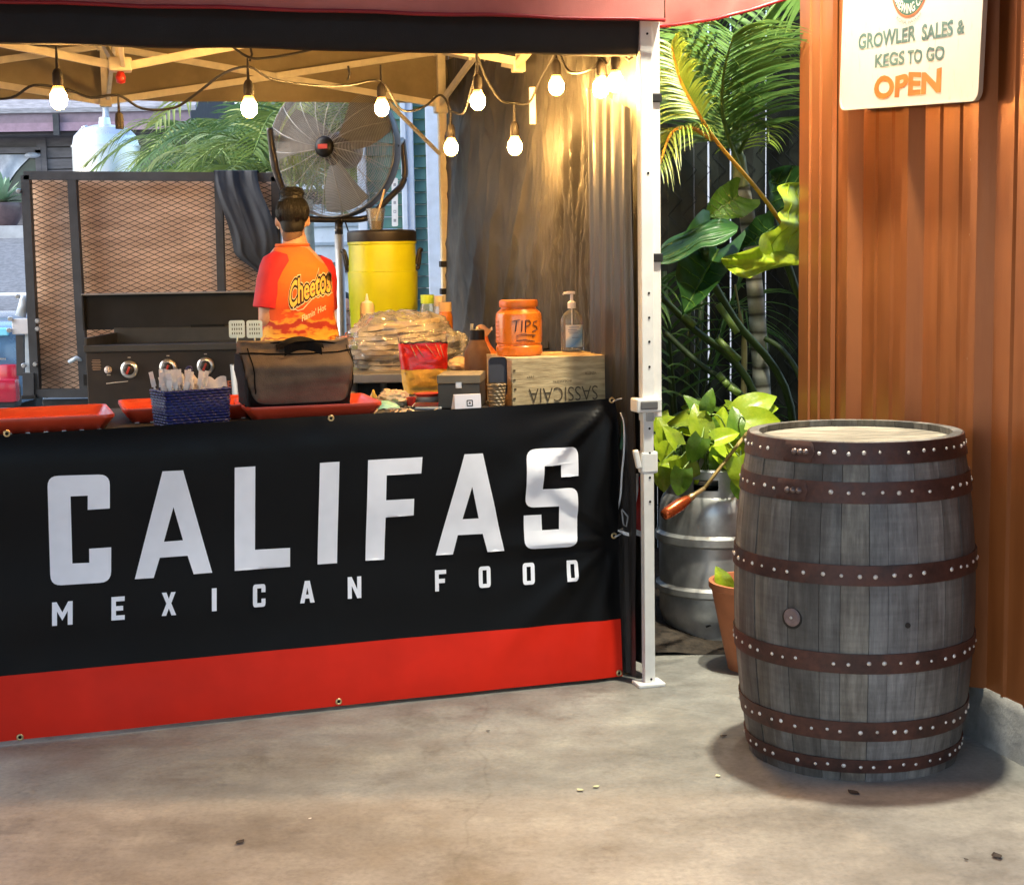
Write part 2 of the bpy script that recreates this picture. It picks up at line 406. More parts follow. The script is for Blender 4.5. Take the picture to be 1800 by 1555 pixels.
# ------------------------------------------------------------------ sign on the tin wall
b0, b1 = W(.641, 1.803, .06), W(-.135, 1.754, .052)
SX = (b1 - b0); SL = SX.length; SX.normalize(); SN = (WN - SX * WN.dot(SX)).normalized(); SY = SN.cross(SX); SY = SY if SY.z > 0 else -SY
SH = .62
ts = thing('wall_sign', b0, 'cream board sign with green lettering and orange OPEN on the tin wall', 'sign')
def S(x, y, h): return b0 + SX * x + SY * y + SN * h
def rr(x0, y0, x1, y1, r, n=5):
    o = []
    for cx, cy, a in ((x1 - r, y1 - r, 0), (x0 + r, y1 - r, 90), (x0 + r, y0 + r, 180), (x1 - r, y0 + r, 270)):
        o += [(cx + r * cos(R(a + 90 * k / n)), cy + r * sin(R(a + 90 * k / n))) for k in range(n + 1)]
    return o
def sign_mat():
    m, nt, b = nodes('cream_board'); v = coords(nt)
    a = tex(nt, v, 3, 5); d = tex(nt, coords(nt, (9, 9, 2)), 6, 7, .75)
    c = ramp(nt, a, [(.3, (.39, .38, .335)), (.7, (.45, .44, .39))])
    c = mixc(nt, .8, c, ramp(nt, d, [(.3, (.62, .57, .5)), (.42, (1, 1, 1))]), 'MULTIPLY')
    lk(nt, c, b.inputs['Base Color']); b.inputs['Roughness'].default_value = .5; return m
MB().poly(rr(0, 0, SL, SH, .03), [], S, .012).build('board', sign_mat(), ts)
MB().poly(rr(.0, 0.0, SL, SH, .03), [rr(.006, .006, SL - .006, SH - .006, .026)], lambda x, y, h: S(x, y, .012 + h), .002).build('edge_trim', M('sign_edge', (.5, .45, .36), .5), ts)

def text_loops(txt, bold=0.0, shear=0.0, space=1.0):
    # built-in font outlines -> filled mesh (verts, faces), 1 unit cap height approx
    cu = bpy.data.curves.new('t', 'FONT'); cu.body = txt; cu.offset = bold; cu.shear = shear; cu.space_character = space; cu.resolution_u = 4; cu.fill_mode = 'FRONT'
    o = bpy.data.objects.new('t', cu); col.objects.link(o)
    me = bpy.data.meshes.new_from_object(o.evaluated_get(bpy.context.evaluated_depsgraph_get()))
    vs = [v.co.copy() for v in me.vertices]; fs = [tuple(p.vertices) for p in me.polygons]
    bpy.data.objects.remove(o); bpy.data.curves.remove(cu); bpy.data.meshes.remove(me)
    x0, x1 = min(v.x for v in vs), max(v.x for v in vs); y0, y1 = min(v.y for v in vs), max(v.y for v in vs)
    return [((v.x - x0) / (x1 - x0), (v.y - y0) / (y1 - y0)) for v in vs], fs
def put_text(mb, txt, fn, bold=0.0, shear=0.0, space=1.0, cuts=0):
    vs, fs = text_loops(txt, bold, shear, space)
    if cuts:
        b = bmesh.new(); q = [b.verts.new((x, y, 0)) for x, y in vs]
        for f in fs:
            try: b.faces.new([q[i] for i in f])
            except ValueError: pass
        bmesh.ops.triangulate(b, faces=b.faces[:]); bmesh.ops.subdivide_edges(b, edges=b.edges[:], cuts=cuts, use_grid_fill=True)
        b.verts.index_update(); vs = [(q.co.x, q.co.y) for q in b.verts]; fs = [tuple(q.index for q in f.verts) for f in b.faces]; b.free()
    mb.add([fn(x, y) for x, y in vs], fs)
def sbox(x0, y0, x1, y1):        # text box on the sign from four photo pixels' span
    return lambda x, y: S(x0 + (x1 - x0) * x, y0 + (y1 - y0) * y, .0129)
def spx(px, py):
    p = onpl(px, py, S(0, 0, .012), SN); return (p - b0).dot(SX), (p - b0).dot(SY)
MGRN = M('sign_green', (.055, .12, .105), .55, var=.2); MORG = M('sign_orange', (.70, .095, .006), .5, var=.1)
def word(txt, p0, p1, htop, mat, bold, nm, skew=0):
    a = spx(*p0); b_ = spx(*p1); c_ = spx(*htop); hh = (c_[1] - a[1])
    mb = MB(); put_text(mb, txt, lambda x, y: S(a[0] + (b_[0] - a[0]) * x + .01 * sin(9 * x) * 0, a[1] + (b_[1] - a[1]) * x + hh * y * (1 + .06 * sin(14 * x)), .0129), bold)
    mb.build(nm, mat, ts, normals=False)
word('GROWLER', (1509, 88), (1610, 72), (1509, 62), MGRN, .03, 'lettering')
word('SALES', (1620, 72), (1675, 63), (1620, 45), MGRN, .03, 'lettering')
word('&', (1682, 61), (1696, 59), (1682, 37), MGRN, .03, 'lettering')
word('KEGS', (1538, 120), (1590, 113), (1538, 97), MGRN, .03, 'lettering')
word('TO', (1595, 113), (1621, 110), (1595, 89), MGRN, .03, 'lettering')
word('GO', (1628, 109), (1660, 105), (1628, 84), MGRN, .03, 'lettering')
word('OPEN', (1536, 176), (1654, 163), (1536, 137), MORG, .045, 'lettering')
# the round emblem: orange ring, green disc, pale lettering along its lower arc
cx, cy = spx(1601, -42); rx = .112; ry = spx(1601, -42)[1] - spx(1601, 31)[1]
el = lambda k, n=48: [(cx + rx * k * cos(2 * pi * i / n), cy + ry * k * sin(2 * pi * i / n)) for i in range(n)]
MB().poly(el(1), [el(.94)], lambda x, y, h: S(x, y, .0129)).build('emblem_ring', M('emblem_ring', (.35, .10, .03), .5), ts)
MB().poly(el(.94), [], lambda x, y, h: S(x, y, .0126)).build('emblem_disc', M('emblem_green', (.015, .12, .085), .5, var=.3), ts)
mb = MB()
def arc_text(mb, txt, r0, r1, a0, a1, bold):
    put_text(mb, txt, lambda x, y: S(cx + rx * (r1 + (r0 - r1) * (1 - y)) * cos(a0 + (a1 - a0) * x), cy + ry * (r1 + (r0 - r1) * (1 - y)) * sin(a0 + (a1 - a0) * x), .0136), bold, cuts=1)
arc_text(mb, 'BREWING CO.', .90, .66, R(212), R(328), .02)
mb.build('emblem_lettering', M('emblem_cream', (.7, .66, .55), .5), ts, normals=False)
mb = MB(); arc_text(mb, 'KONA, HAWAII', 1.17, 1.06, R(238), R(302), .0); mb.build('emblem_caption', MGRN, ts, normals=False)
for x in (.12, SL - .12):
    MB().tube([S(x, SH - .04, .012), S(x + .01, SH + .35, -.02)], .003, 6).build('hanging_wire', MBLK, ts)
# ================================================================== BARREL
BC = V((.927, 4.129, 0)); BH = .885
def brad(z):
    t = z / BH; return .3235 - .041 * ((t - .5) / .5) ** 2
def stave_mat():
    m, nt, b = nodes('barrel_oak'); oi = nd(nt, 'ObjectInfo')
    v = coords(nt, (16, 16, 1.3)); v2 = coords(nt)
    add = nd(nt, 'VectorMath'); add.operation = 'ADD'; cmb = nd(nt, 'CombineXYZ')
    for i in range(3): lk(nt, math_(nt, 'MULTIPLY', oi.outputs['Random'], 37.0 + i), cmb.inputs[i])
    lk(nt, v, add.inputs[0]); lk(nt, cmb.outputs[0], add.inputs[1])
    g = tex(nt, add.outputs[0], 3.0, 8, .7); blot = tex(nt, v2, 5, 5, .65); cross = tex(nt, coords(nt, (2, 2, 40)), 2.0, 4, .6)
    c = ramp(nt, g, [(.28, (.055, .050, .044)), (.48, (.108, .102, .092)), (.7, (.18, .172, .155))])
    c = mixc(nt, .85, c, ramp(nt, blot, [(.32, (.5, .46, .45)), (.5, (1, 1, 1)), (.68, (1.45, 1.45, 1.42))]), 'MULTIPLY')
    c = mixc(nt, .35, c, ramp(nt, cross, [(.4, (.7, .7, .7)), (.6, (1.1, 1.1, 1.1))]), 'MULTIPLY')
    h = nd(nt, 'HueSaturation'); r2 = math_(nt, 'MULTIPLY_ADD', oi.outputs['Random'], .85); r2.node.inputs[2].default_value = .58
    r3 = math_(nt, 'FRACT', math_(nt, 'MULTIPLY', oi.outputs['Random'], 7.3)); r4 = math_(nt, 'MULTIPLY_ADD', r3, 1.3); r4.node.inputs[2].default_value = .5; lk(nt, r4, h.inputs['Saturation']); lk(nt, r2, h.inputs['Value']); lk(nt, c, h.inputs['Color']); lk(nt, h.outputs[0], b.inputs['Base Color'])
    b.inputs['Roughness'].default_value = .62
    bumpn(nt, math_(nt, 'ADD', g, math_(nt, 'MULTIPLY', cross, .4)), .55, .004, b); return m
MST = stave_mat()
tb = thing('oak_barrel', BC, 'weathered grey oak barrel with rusty riveted hoops standing by the tin wall', 'barrel')
N = 27; an = [0]
for i in range(N): an.append(an[-1] + rnd.uniform(.65, 1.4))
an = [a / an[-1] * 2 * pi for a in an]
for i in range(N):
    a0, a1 = an[i] + .002, an[i + 1] - .002; mb = MB(); pr = rnd.uniform(-.0015, .0015)
    nz = 14; na = 3
    for j in range(nz + 1):
        z = BH * j / nz
        for k in range(na + 1):
            a = a0 + (a1 - a0) * k / na; e = -.0018 if k in (0, na) else 0
            r = brad(z) + pr + e; mb.v.append(BC + V((r * cos(a), r * sin(a), z)))
        for a in (a1, a0):
            r = brad(z) - .026; mb.v.append(BC + V((r * cos(a), r * sin(a), z)))
    n = na + 3
    for j in range(nz):
        for k in range(n): mb.f.append((j * n + k, j * n + (k + 1) % n, (j + 1) * n + (k + 1) % n, (j + 1) * n + k))
    mb.f.append(tuple(range(n))[::-1]); mb.f.append(tuple(nz * n + k for k in range(n)))
    mb.build('stave', MST, tb, 50)
# head: planks across, set below the chime
MHEAD = M('head_wood', (.24, .215, .165), .75, var=.55, sc=6, stretch=(1.5, 10, 1), bump=.4, bsc=20, orand=.12)
rt = brad(BH - .03) - .024; ws = [-1, -.62, -.22, .2, .58, 1]
hd = Matrix.Rotation(R(25), 3, 'Z')
for i in range(5):
    y0, y1 = ws[i] * rt + .001, ws[i + 1] * rt - .001; mb = MB(); pts = []
    for k in range(9): y = y0 + (y1 - y0) * k / 8; pts.append((math.sqrt(max(0, rt * rt - y * y)), y))
    for k in range(9): y = y1 + (y0 - y1) * k / 8; pts.append((-math.sqrt(max(0, rt * rt - y * y)), y))
    mb.poly(pts, [], lambda x, y, h: BC + hd @ V((x, y, BH - .036 + h)), .018); mb.build('head_plank', MHEAD, tb)
MB().lathe([(0, BH - .038), (rt + .01, BH - .038)], 32, BC).build('head_backing', M('barrel_dark', (.02, .016, .012), .9), tb)
# hoops with rivets
def hoop_mat():
    m, nt, b = nodes('rusty_hoop'); v = coords(nt); a = tex(nt, v, 9, 7, .7); f = tex(nt, v, 60, 4)
    c = ramp(nt, a, [(.32, (.035, .022, .02)), (.5, (.075, .035, .028)), (.68, (.12, .052, .036))])
    lk(nt, mixc(nt, .5, c, ramp(nt, f, [(.35, (.65, .65, .65)), (.6, (1.15, 1.1, 1.05))]), 'MULTIPLY'), b.inputs['Base Color'])
    lk(nt, ramp(nt, a, [(.3, (.4,) * 3), (.7, (.72,) * 3)]), b.inputs['Roughness']); b.inputs['Metallic'].default_value = .45
    bumpn(nt, math_(nt, 'ADD', a, f), .35, .003, b); return m
MHOOP = hoop_mat(); MRIV = M('rivet_steel', (.66, .63, .57), .45, .4, var=.3, sc=22)
cdir = math.atan2(-BC.y, -BC.x)
for yc, hw, lap in ((800, .027, 1395), (868, .027, 1385), (1011, .026, None), (1166, .026, None), (1288, .026, None), (1352, .018, None)):
    zc = at(1497, yc, BC.y - .31).z
    mb = MB(); pf = []
    for k in range(5):
        z = zc - hw + 2 * hw * k / 4; pf.append((brad(z) + .0035, z))
    pf = [(pf[0][0] - .004, pf[0][1])] + pf + [(pf[-1][0] - .004, pf[-1][1])]
    mb.lathe(pf, 64, BC); h = mb.build('hoop', MHOOP, tb, 40)
    rv = MB(); nr = 46; jit = rnd.random()
    skip = set(rnd.sample(range(nr), 4))
    for k in range(nr):
        if k in skip: continue
        a = 2 * pi * (k + jit + rnd.uniform(-.18, .18)) / nr; z = zc + rnd.uniform(-.003, .003); r = brad(z) + .0032
        mm = Matrix(((-sin(a), 0, cos(a)), (cos(a), 0, sin(a)), (0, 1, 0)))
        sr = rnd.uniform(.62, 1.0)
        rv.lathe([(0, .0042 * sr), (.0042 * sr, .0035 * sr), (.0066 * sr, 0)], 8, BC + V((r * cos(a), r * sin(a), z)), mm)
    rv.build('rivets', MRIV, h, True)
    if lap:
        p = onpl(lap, yc + 2, BC + V((cos(cdir), sin(cdir), 0)) * .29, V((cos(cdir), sin(cdir), 0))) - BC
        a = math.atan2(p.y, p.x); lp = MB(); da = .15
        def lf(u, v):
            aa = a + da * (u - .55) * 2; z = zc - hw + 2 * hw * v; e = .0035 * (1 - abs(2 * v - 1) ** 6)
            if u > .82: z = zc + (z - zc) * math.sqrt(max(0, 1 - ((u - .82) / .18) ** 2))
            return BC + V((cos(aa), sin(aa), 0)) * (brad(z) + .0042 + e) + V((0, 0, z))
        lp.grid(lf, 16, 8); l = lp.build('hoop_lap', MHOOP, h, True)
        bt = MB()
        for k in (-1, 0, 1):
            aa = a + k * .055; mm = Matrix(((-sin(aa), 0, cos(aa)), (cos(aa), 0, sin(aa)), (0, 1, 0)))
            r = brad(zc) + .007; bt.lathe([(0, .009), (.006, .007), (.009, 0)], 8, BC + V((r * cos(aa), r * sin(aa), zc)), mm)
        bt.build('bolts', M('old_bolt', (.16, .12, .11), .4, .7), h, True)
# bung and knot
def plug(px, py, rr_, mat, nm, d=.004):
    n = V((cos(cdir), sin(cdir), 0)); p = onpl(px, py, BC + n * .31, n) - BC; a = math.atan2(p.y, p.x); z = p.z
    mm = Matrix(((-sin(a), 0, cos(a)), (cos(a), 0, sin(a)), (0, 1, 0))); c = BC + V((cos(a), sin(a), 0)) * (brad(z) + .001) + V((0, 0, z))
    MB().lathe([(0, d), (rr_ * .8, d), (rr_, d * .3), (rr_, -.01)], 20, c, mm).build(nm, mat, tb, 40)
    return c, mm
MBUNG = M('bung_wood', (.16, .11, .10), .6, var=.3, sc=30)
plug(1382, 1090, .028, M('barrel_dark'), 'bung_rim', .002); c_, mm_ = plug(1383, 1088, .024, MBUNG, 'bung', .006)
MB().lathe([(0, .009), (.004, .007), (.005, 0)], 8, c_, mm_).build('bung_nail', MRIV, tb, True)
plug(1602, 1102, .007, M('barrel_dark'), 'cork_hole', .001)
# ================================================================== CANOPY TENT
TA = R(14.3); TS = 3.0; TW = 3.2
TR = V((.424, 4.793, 0))                               # front right leg
TU = V((cos(TA), sin(TA), 0)); TB = V((-sin(TA), cos(TA), 0))
def T(u, w_, z): return TR + TU * u + TB * w_ + V((0, 0, z))     # u to the left is negative
EZ, PZ = 2.40, 3.05
MFRAME = M('cream_steel', (.74, .68, .52), .45, var=.08, sc=20)
MWHITE = M('white_paint', (.78, .77, .73), .4, var=.06, sc=12)
def fab_mat(name, c, c2, rough=.75, transl=.12):
    return M(name, c, rough, var=.2, sc=2.5, c2=c2, bump=.25, bsc=420, transl=transl)
MRED = fab_mat('red_canopy', (.70, .21, .18), (.76, .26, .22))
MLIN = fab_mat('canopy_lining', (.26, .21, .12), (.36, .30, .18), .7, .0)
MBLF = M('black_fabric', (.005, .0045, .005), .7, var=.3, sc=3, bump=.25, bsc=300)
tt = thing('canopy_tent', TR, 'red pop-up canopy with cream scissor frame over the food stall', 'canopy')
cen = (-TW / 2, TS / 2)
# roof: four slopes, red outside, lining inside
def slope(a, b, off, nm, mat, n=14):
    mb = MB()
    def f(u, v):
        e = V((a[0] + (b[0] - a[0]) * u, a[1] + (b[1] - a[1]) * u, 0)); p = e.lerp(V((cen[0], cen[1], 0)), v)
        sag = .045 * sin(pi * v) * (1 - abs(2 * u - 1) ** 2) + .012 * NZ(p.x * 3, p.y * 3, off * 50)
        return T(p.x, p.y, EZ + (PZ - EZ) * v ** .92 - sag + off)
    mb.grid(f, n, n); return mb.build(nm, mat, tt, True)
cs = [(.05, -.05), (-TW - .05, -.05), (-TW - .05, TS + .05), (.05, TS + .05)]
for i in range(4):
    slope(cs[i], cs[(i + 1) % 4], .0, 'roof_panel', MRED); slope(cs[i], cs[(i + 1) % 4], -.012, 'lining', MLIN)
# skirts
def skirt(a, b, z1, z0a, z0b, off, nm, mat, wav=.012, n=60):
    mb = MB()
    def f(u, v):
        x, y = a[0] + (b[0] - a[0]) * u, a[1] + (b[1] - a[1]) * u
        z0 = z0a + (z0b - z0a) * u + .008 * NZ(u * 9, 3.1, off * 99); d = V((b[1] - a[1], -(b[0] - a[0]), 0)).normalized()
        o = off + wav * v * NZ(u * 7, v * 1.2, 8 + off * 77) + .004 * NZ(u * 30, v * 3, 4)
        return T(x - d.x * o, y - d.y * o, z1 + (z0 - z1) * v)
    mb.grid(f, n, 10); return mb.build(nm, mat, tt, True)
skirt((.045, -.055), (-TW - .05, -.055), EZ, 2.068, 2.085, .0, 'skirt', MRED)
mb = MB()
mb.tube([T(.045 - (TW + .09) * k / 30, -.063 + .004 * sin(k), 2.066 + .017 * k / 30 + .002 * sin(k * 1.7)) for k in range(31)], .006, 6)
mb.build('skirt_hem', M('red_hem', (.32, .012, .016), .5, var=.15), tt, True)
skirt((-TW - .05, -.05), (-TW - .05, TS + .05), EZ, 2.08, 2.12, 0, 'skirt', MRED)
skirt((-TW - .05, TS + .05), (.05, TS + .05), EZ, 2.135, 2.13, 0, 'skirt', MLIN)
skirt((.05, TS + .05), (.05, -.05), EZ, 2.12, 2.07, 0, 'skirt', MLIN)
# right-hand skirt blown up and out, catching the lamp
mb = MB()
def flap(u, v):
    p = T(.05, -.05, EZ).lerp(T(.05, 1.3, EZ), v) if False else None
    c0 = at(1150, 46, 4.84); c1 = at(1395, -3, 5.02); t0 = at(1150, -80, 4.84); t1 = at(1395, -110, 5.02)
    q = c0.lerp(c1, u).lerp(t0.lerp(t1, u), v)
    return q + V((0, .03 * sin(5 * u) * (1 - v) + .02 * NZ(u * 5, v * 2), -.012 * sin(pi * u) * (1 - v)))
mb.grid(flap, 24, 8); mb.build('skirt_flap', MRED, tt, True)
mb = MB(); mb.tube([flap(k / 16, 0) for k in range(17)], .006, 6); mb.build('flap_hem', M('red_hem'), tt, True)
# rolled black side curtain tied behind the front skirt
mb = MB()
def roll(u, v):
    a = 2 * pi * v; x = .0 - TW * u; top = 2.15; zc = 2.075 + .012 * u
    return T(x, .012 + .024 * cos(a) + .006 * NZ(u * 20, 0, 1), zc + (.105 + .006 * NZ(u * 12, 4)) * sin(a) - .004)
mb.grid(roll, 60, 16); mb.build('rolled_curtain', MBLF, tt, True)
mb = MB(); cpos = T(-.0, 0, 0)
# scissor frame
def fb(mb, a, b, w1=.028, w2=.016): mb.bar(a, b, w2, w1)
HU, HL = 2.375, 2.12
def truss(p, q, nb=2):
    for i in range(nb):
        a, b = p + (q - p) * (i / nb), p + (q - p) * ((i + 1) / nb); d = (q - p).normalized(); nrm = V((-d.y, d.x, 0)) * .011
        for s_, (z0, z1) in ((1, (HU, HL)), (-1, (HL, HU))):
            MB().bar(a + nrm * s_ + V((0, 0, z0)), b + nrm * s_ + V((0, 0, z1)), .016, .03).build('scissor_bar', MFRAME, tt)
        m_ = (a + b) / 2 + V((0, 0, (HU + HL) / 2)); MB().tube([m_ - nrm * 3, m_ + nrm * 3], .011, 8).build('pivot_bolt', MFRAME, tt)
cor = {'fr': T(0, 0, 0), 'br': T(0, TS, 0), 'bl': T(-TW, TS, 0), 'fl': T(-TW, 0, 0)}
truss(cor['bl'], cor['br']); truss(cor['fr'], cor['br']); truss(cor['fl'], cor['bl']); truss(T(-.02, .055, 0), T(-TW, .055, 0))
mids = [T(-TW / 2, TS, 0), T(0, TS / 2, 0), T(-TW, TS / 2, 0), T(-TW / 2, .055, 0)]
for p in mids:
    MB().bar(p + V((0, 0, 2.10)), p + V((0, 0, 2.40)), .026, .026).build('mid_post', MFRAME, tt)
    for z in (HU, HL): MB().box(p + V((0, 0, z)), (.055, .05, .045), Matrix.Rotation(TA, 3, 'Z'), .006).build('bracket', MFRAME, tt)
hub = T(-TW / 2 + .06, TS / 2, 2.105)
hubu = T(-TW / 2 + .06, TS / 2, 2.37)
MB().bar(T(-TW / 2 + .06, TS / 2, 2.08), T(-TW / 2 + .06, TS / 2, PZ - .05), .026, .026).build('peak_pole', MFRAME, tt)
for h in (hub, hubu): MB().box(h, (.085, .085, .05), Matrix.Rotation(TA, 3, 'Z'), .008).build('hub', MFRAME, tt)
for p in mids:
    d = (p - V((hub.x, hub.y, 0))); d.z = 0; d.normalize(); sd = V((-d.y, d.x, 0)) * .012
    MB().bar(hub + d * .04 + sd, p + V((0, 0, HU + .03)) + sd - d * .02, .015, .03).build('peak_bar', MFRAME, tt)
    MB().bar(hubu + d * .04 - sd, p + V((0, 0, HL + .02)) - sd - d * .02, .015, .03).build('peak_bar', MFRAME, tt)
MB().lathe([(0, -.045), (.016, -.04), (.02, -.02), (.012, 0), (0, 0)], 12, hub + V((0, 0, -.025))).build('red_knob', M('red_plastic', (.5, .03, .02), .35), tt, True)
# legs
def leg(p, full, name):
    mz = Matrix.Rotation(TA, 3, 'Z'); m_ = MWHITE if full else MFRAME
    l = MB().box(p + V((0, 0, .47)), (.034, .034, .92), mz, .003).build('leg', m_, tt)
    MB().box(p + V((0, 0, 1.62)), (.040, .040, 1.54), mz, .003).build('leg_sleeve', m_, tt)
    MB().box(p + V((0, 0, .006)), (.09, .075, .012), mz, .004).build('foot_plate', m_, tt)
    sl_ = MB().box(p + V((0, 0, HL)), (.075, .07, .085), mz, .01).build('slider', m_, tt)
    MB().box(p + V((0, 0, HU + .01)), (.07, .07, .06), mz, .008).build('corner_bracket', m_, tt)
    return l
leg(cor['fr'], 1, 'a'); leg(cor['br'], 0, 'b'); leg(cor['bl'], 0, 'c'); leg(cor['fl'], 1, 'd')
# front leg details: outer strip, clamp, catch, holes, straps
fr = cor['fr']; mz = Matrix.Rotation(TA, 3, 'Z')
MB().box(T(.036, .012, 1.54), (.026, .03, 1.36), mz, .002).build('outer_strip', MWHITE, tt)
zc = at(1140, 711, fr.y).z
MB().box(T(-.002, -.0, zc), (.082, .07, .044), mz, .006).build('clamp', MWHITE, tt)
MB().box(T(-.004, -.036, zc + .001), (.056, .008, .026), mz, .004).build('clamp_pad', M('grey_rubber', (.12, .12, .12), .6), tt)
MB().box(T(.002, -.021, zc - .035), (.024, .012, .03), mz, .002).build('clamp_tab', M('grey_plastic', (.4, .4, .38), .5), tt)
zc2 = at(1140, 812, fr.y).z
MB().box(T(.004, .004, zc2), (.054, .046, .07), mz, .008).build('catch_housing', MWHITE, tt)
MB().box(T(-.035, -.006, zc2 + .012), (.016, .022, .06), mz @ Matrix.Rotation(R(-12), 3, 'Y'), .005).build('catch_lever', MWHITE, tt)
mh = Matrix(((TU.x, 0, -TB.x), (TU.y, 0, -TB.y), (0, 1, 0)))
for z, hw in [(at(1143, y, fr.y).z, .0175) for y in (752, 795, 838, 880, 1191)] + [(at(1143, y, fr.y).z, .0205) for y in (61, 305, 515, 558, 600, 644)]:
    MB().lathe([(0, .0012), (.0036, .0012), (.004, 0)], 10, T(.003, -hw, z), mh).build('pin_hole', M('hole_black', (.004, .004, .004), .9), tt)
for y in (172, 453): MB().box(T(.036, .01, at(1157, y, fr.y).z), (.034, .045, .026), mz, .003).build('velcro_strap', MBLF, tt)
for y in (464, 512): MB().box(T(0, TS, at(790, y, cor['br'].y).z), (.055, .05, .03), mz, .004).build('velcro_strap', MBLF, tt)
# thin loose brace hanging off the back right leg
MB().bar(at(680, 178, 7.3), at(773, 271, 7.66), .014, .014).build('loose_brace', MFRAME, tt)
MB().box(at(936, 186, 5.62), (.022, .008, .13), mz).build('hanging_strap', MFRAME, tt)

# black side wall tarp down the right side, bunched and creased
MTARP = M('tarp', (.036, .034, .031), .55, var=.3, sc=2.5, c2=(.075, .07, .063), bump=.6, bsc=16, spec=.18)
tp = thing('side_curtain', T(.02, 1.5, 0), 'dark creased tarp curtain hung along the side of the canopy', 'curtain')
def tarp(u, v):                      # u: front 0 -> back 1
    w_ = .03 + (TS - .05) * u; z = .03 + (2.33 - .03) * v
    c = u + .16 * (1 - v) * (u - .17) * -1.0 * sstep(.0, .5, 1 - v)           # folds gather together lower down
    c += .012 * NZ(u * 9, v * 4.5, 1) + .006 * NZ(u * 24, v * 10, 2)
    band = sstep(.04, .10, c) * (1 - sstep(.30, .46, c))
    amp = band * (.25 + .75 * v)
    f = 0
    for k, (fq, a) in enumerate(((30, 1), (62, .8), (120, .4))):
        t = NZ(c * fq, v * (1.4 + .9 * k), 3 + k); f += a * (max(0, 1 - 3.4 * abs(t)) ** 1.5)
    o = -.026 * amp * f
    dg = (u * 2.2 + v * 1.25); lft = sstep(.32, .5, u)
    o += .045 * lft * NZ(dg * 1.7, (v - u) * .5, 9) - .022 * lft * max(0, 1 - 3.2 * abs(NZ(dg * 3.1, (v - u) * .7, 5))) ** 2
    o += .008 * NZ(u * 13, v * 9, 2) - .006 * max(0, 1 - 4 * abs(NZ(u * 17 + v * 5, v * 13 - u * 6, 7)))
    return T(.03 + o - .03 * sin(pi * v), w_, z)
mb = MB(); mb.grid(tarp, 420, 150); mb.build('sheet', MTARP, tp, True)
def edge(u, v):
    w_ = .0 + .34 * u; z = .02 + (1.79 + .10 * u) * v
    return T(-.035 - .035 * u + .012 * NZ(u * 9, v * 1.3, 4) + .006 * NZ(u * 25, v * 4, 6), w_ + .02, z)
mb = MB(); mb.grid(edge, 40, 60); mb.build('front_overlap', M('tarp_black', (.03, .027, .026), .45, var=.35, sc=3, bump=.35, bsc=34, stretch=(1, 1, .3)), tp, True)

# ------------------------------------------------------------------ string lights
MCAB = M('black_cable', (.01, .009, .008), .55)
MSOC = M('socket_rubber', (.012, .008, .006), .6)
MBULB, nt, b = nodes('bulb_glow')     # bright filament zone, amber neck
_t = nd(nt, 'TexCoord'); _s = nd(nt, 'SeparateXYZ'); lk(nt, _t.outputs['Generated'], _s.inputs[0])
lk(nt, ramp(nt, _s.outputs[2], [(0, (1, .44, .08)), (.3, (1, .55, .16)), (.6, (1, .54, .15)), (.8, (1, .36, .05)), (1, (1, .25, .02))]), b.inputs['Emission Color'])
lk(nt, math_(nt, 'MULTIPLY', ramp(nt, _s.outputs[2], [(0, (.02,) * 3), (.16, (.25,) * 3), (.4, (1,) * 3), (.58, (.6,) * 3), (.74, (.03,) * 3), (.9, (.006,) * 3)]), 350.0), b.inputs['Emission Strength'])
tsl = thing('string_lights', T(-.6, .6, 2.3), 'black cable festoon of glowing amber bulbs tied under the red canopy', 'string lights')
bul = [(103, 172, 4.62), (438, 188, 4.95), (671, 188, 5.7), (840, 176, 5.35), (793, 258, 5.9), (905, 256, 5.6), (978, 150, 5.3), (1056, 153, 4.97), (1082, 143, 4.90), (1127, 148, 4.90)]
bt = []
for px, py, Y in bul:
    p = at(px, py, Y); bt.append(p)
    s_ = MB().lathe([(.003, .15), (.005, .085), (.011, .08), (.0155, .07), (.0165, .045), (.0145, .032), (0, .032)], 12, p).build('socket', MSOC, tsl, 40)
    MB().lathe([(0, -.036), (.012, -.033), (.022, -.022), (.0255, -.008), (.0245, .006), (.018, .022), (.0135, .036), (0, .036)], 14, p).build('bulb', MBULB, s_, True)
def hang(p): return p + V((0, 0, .15))
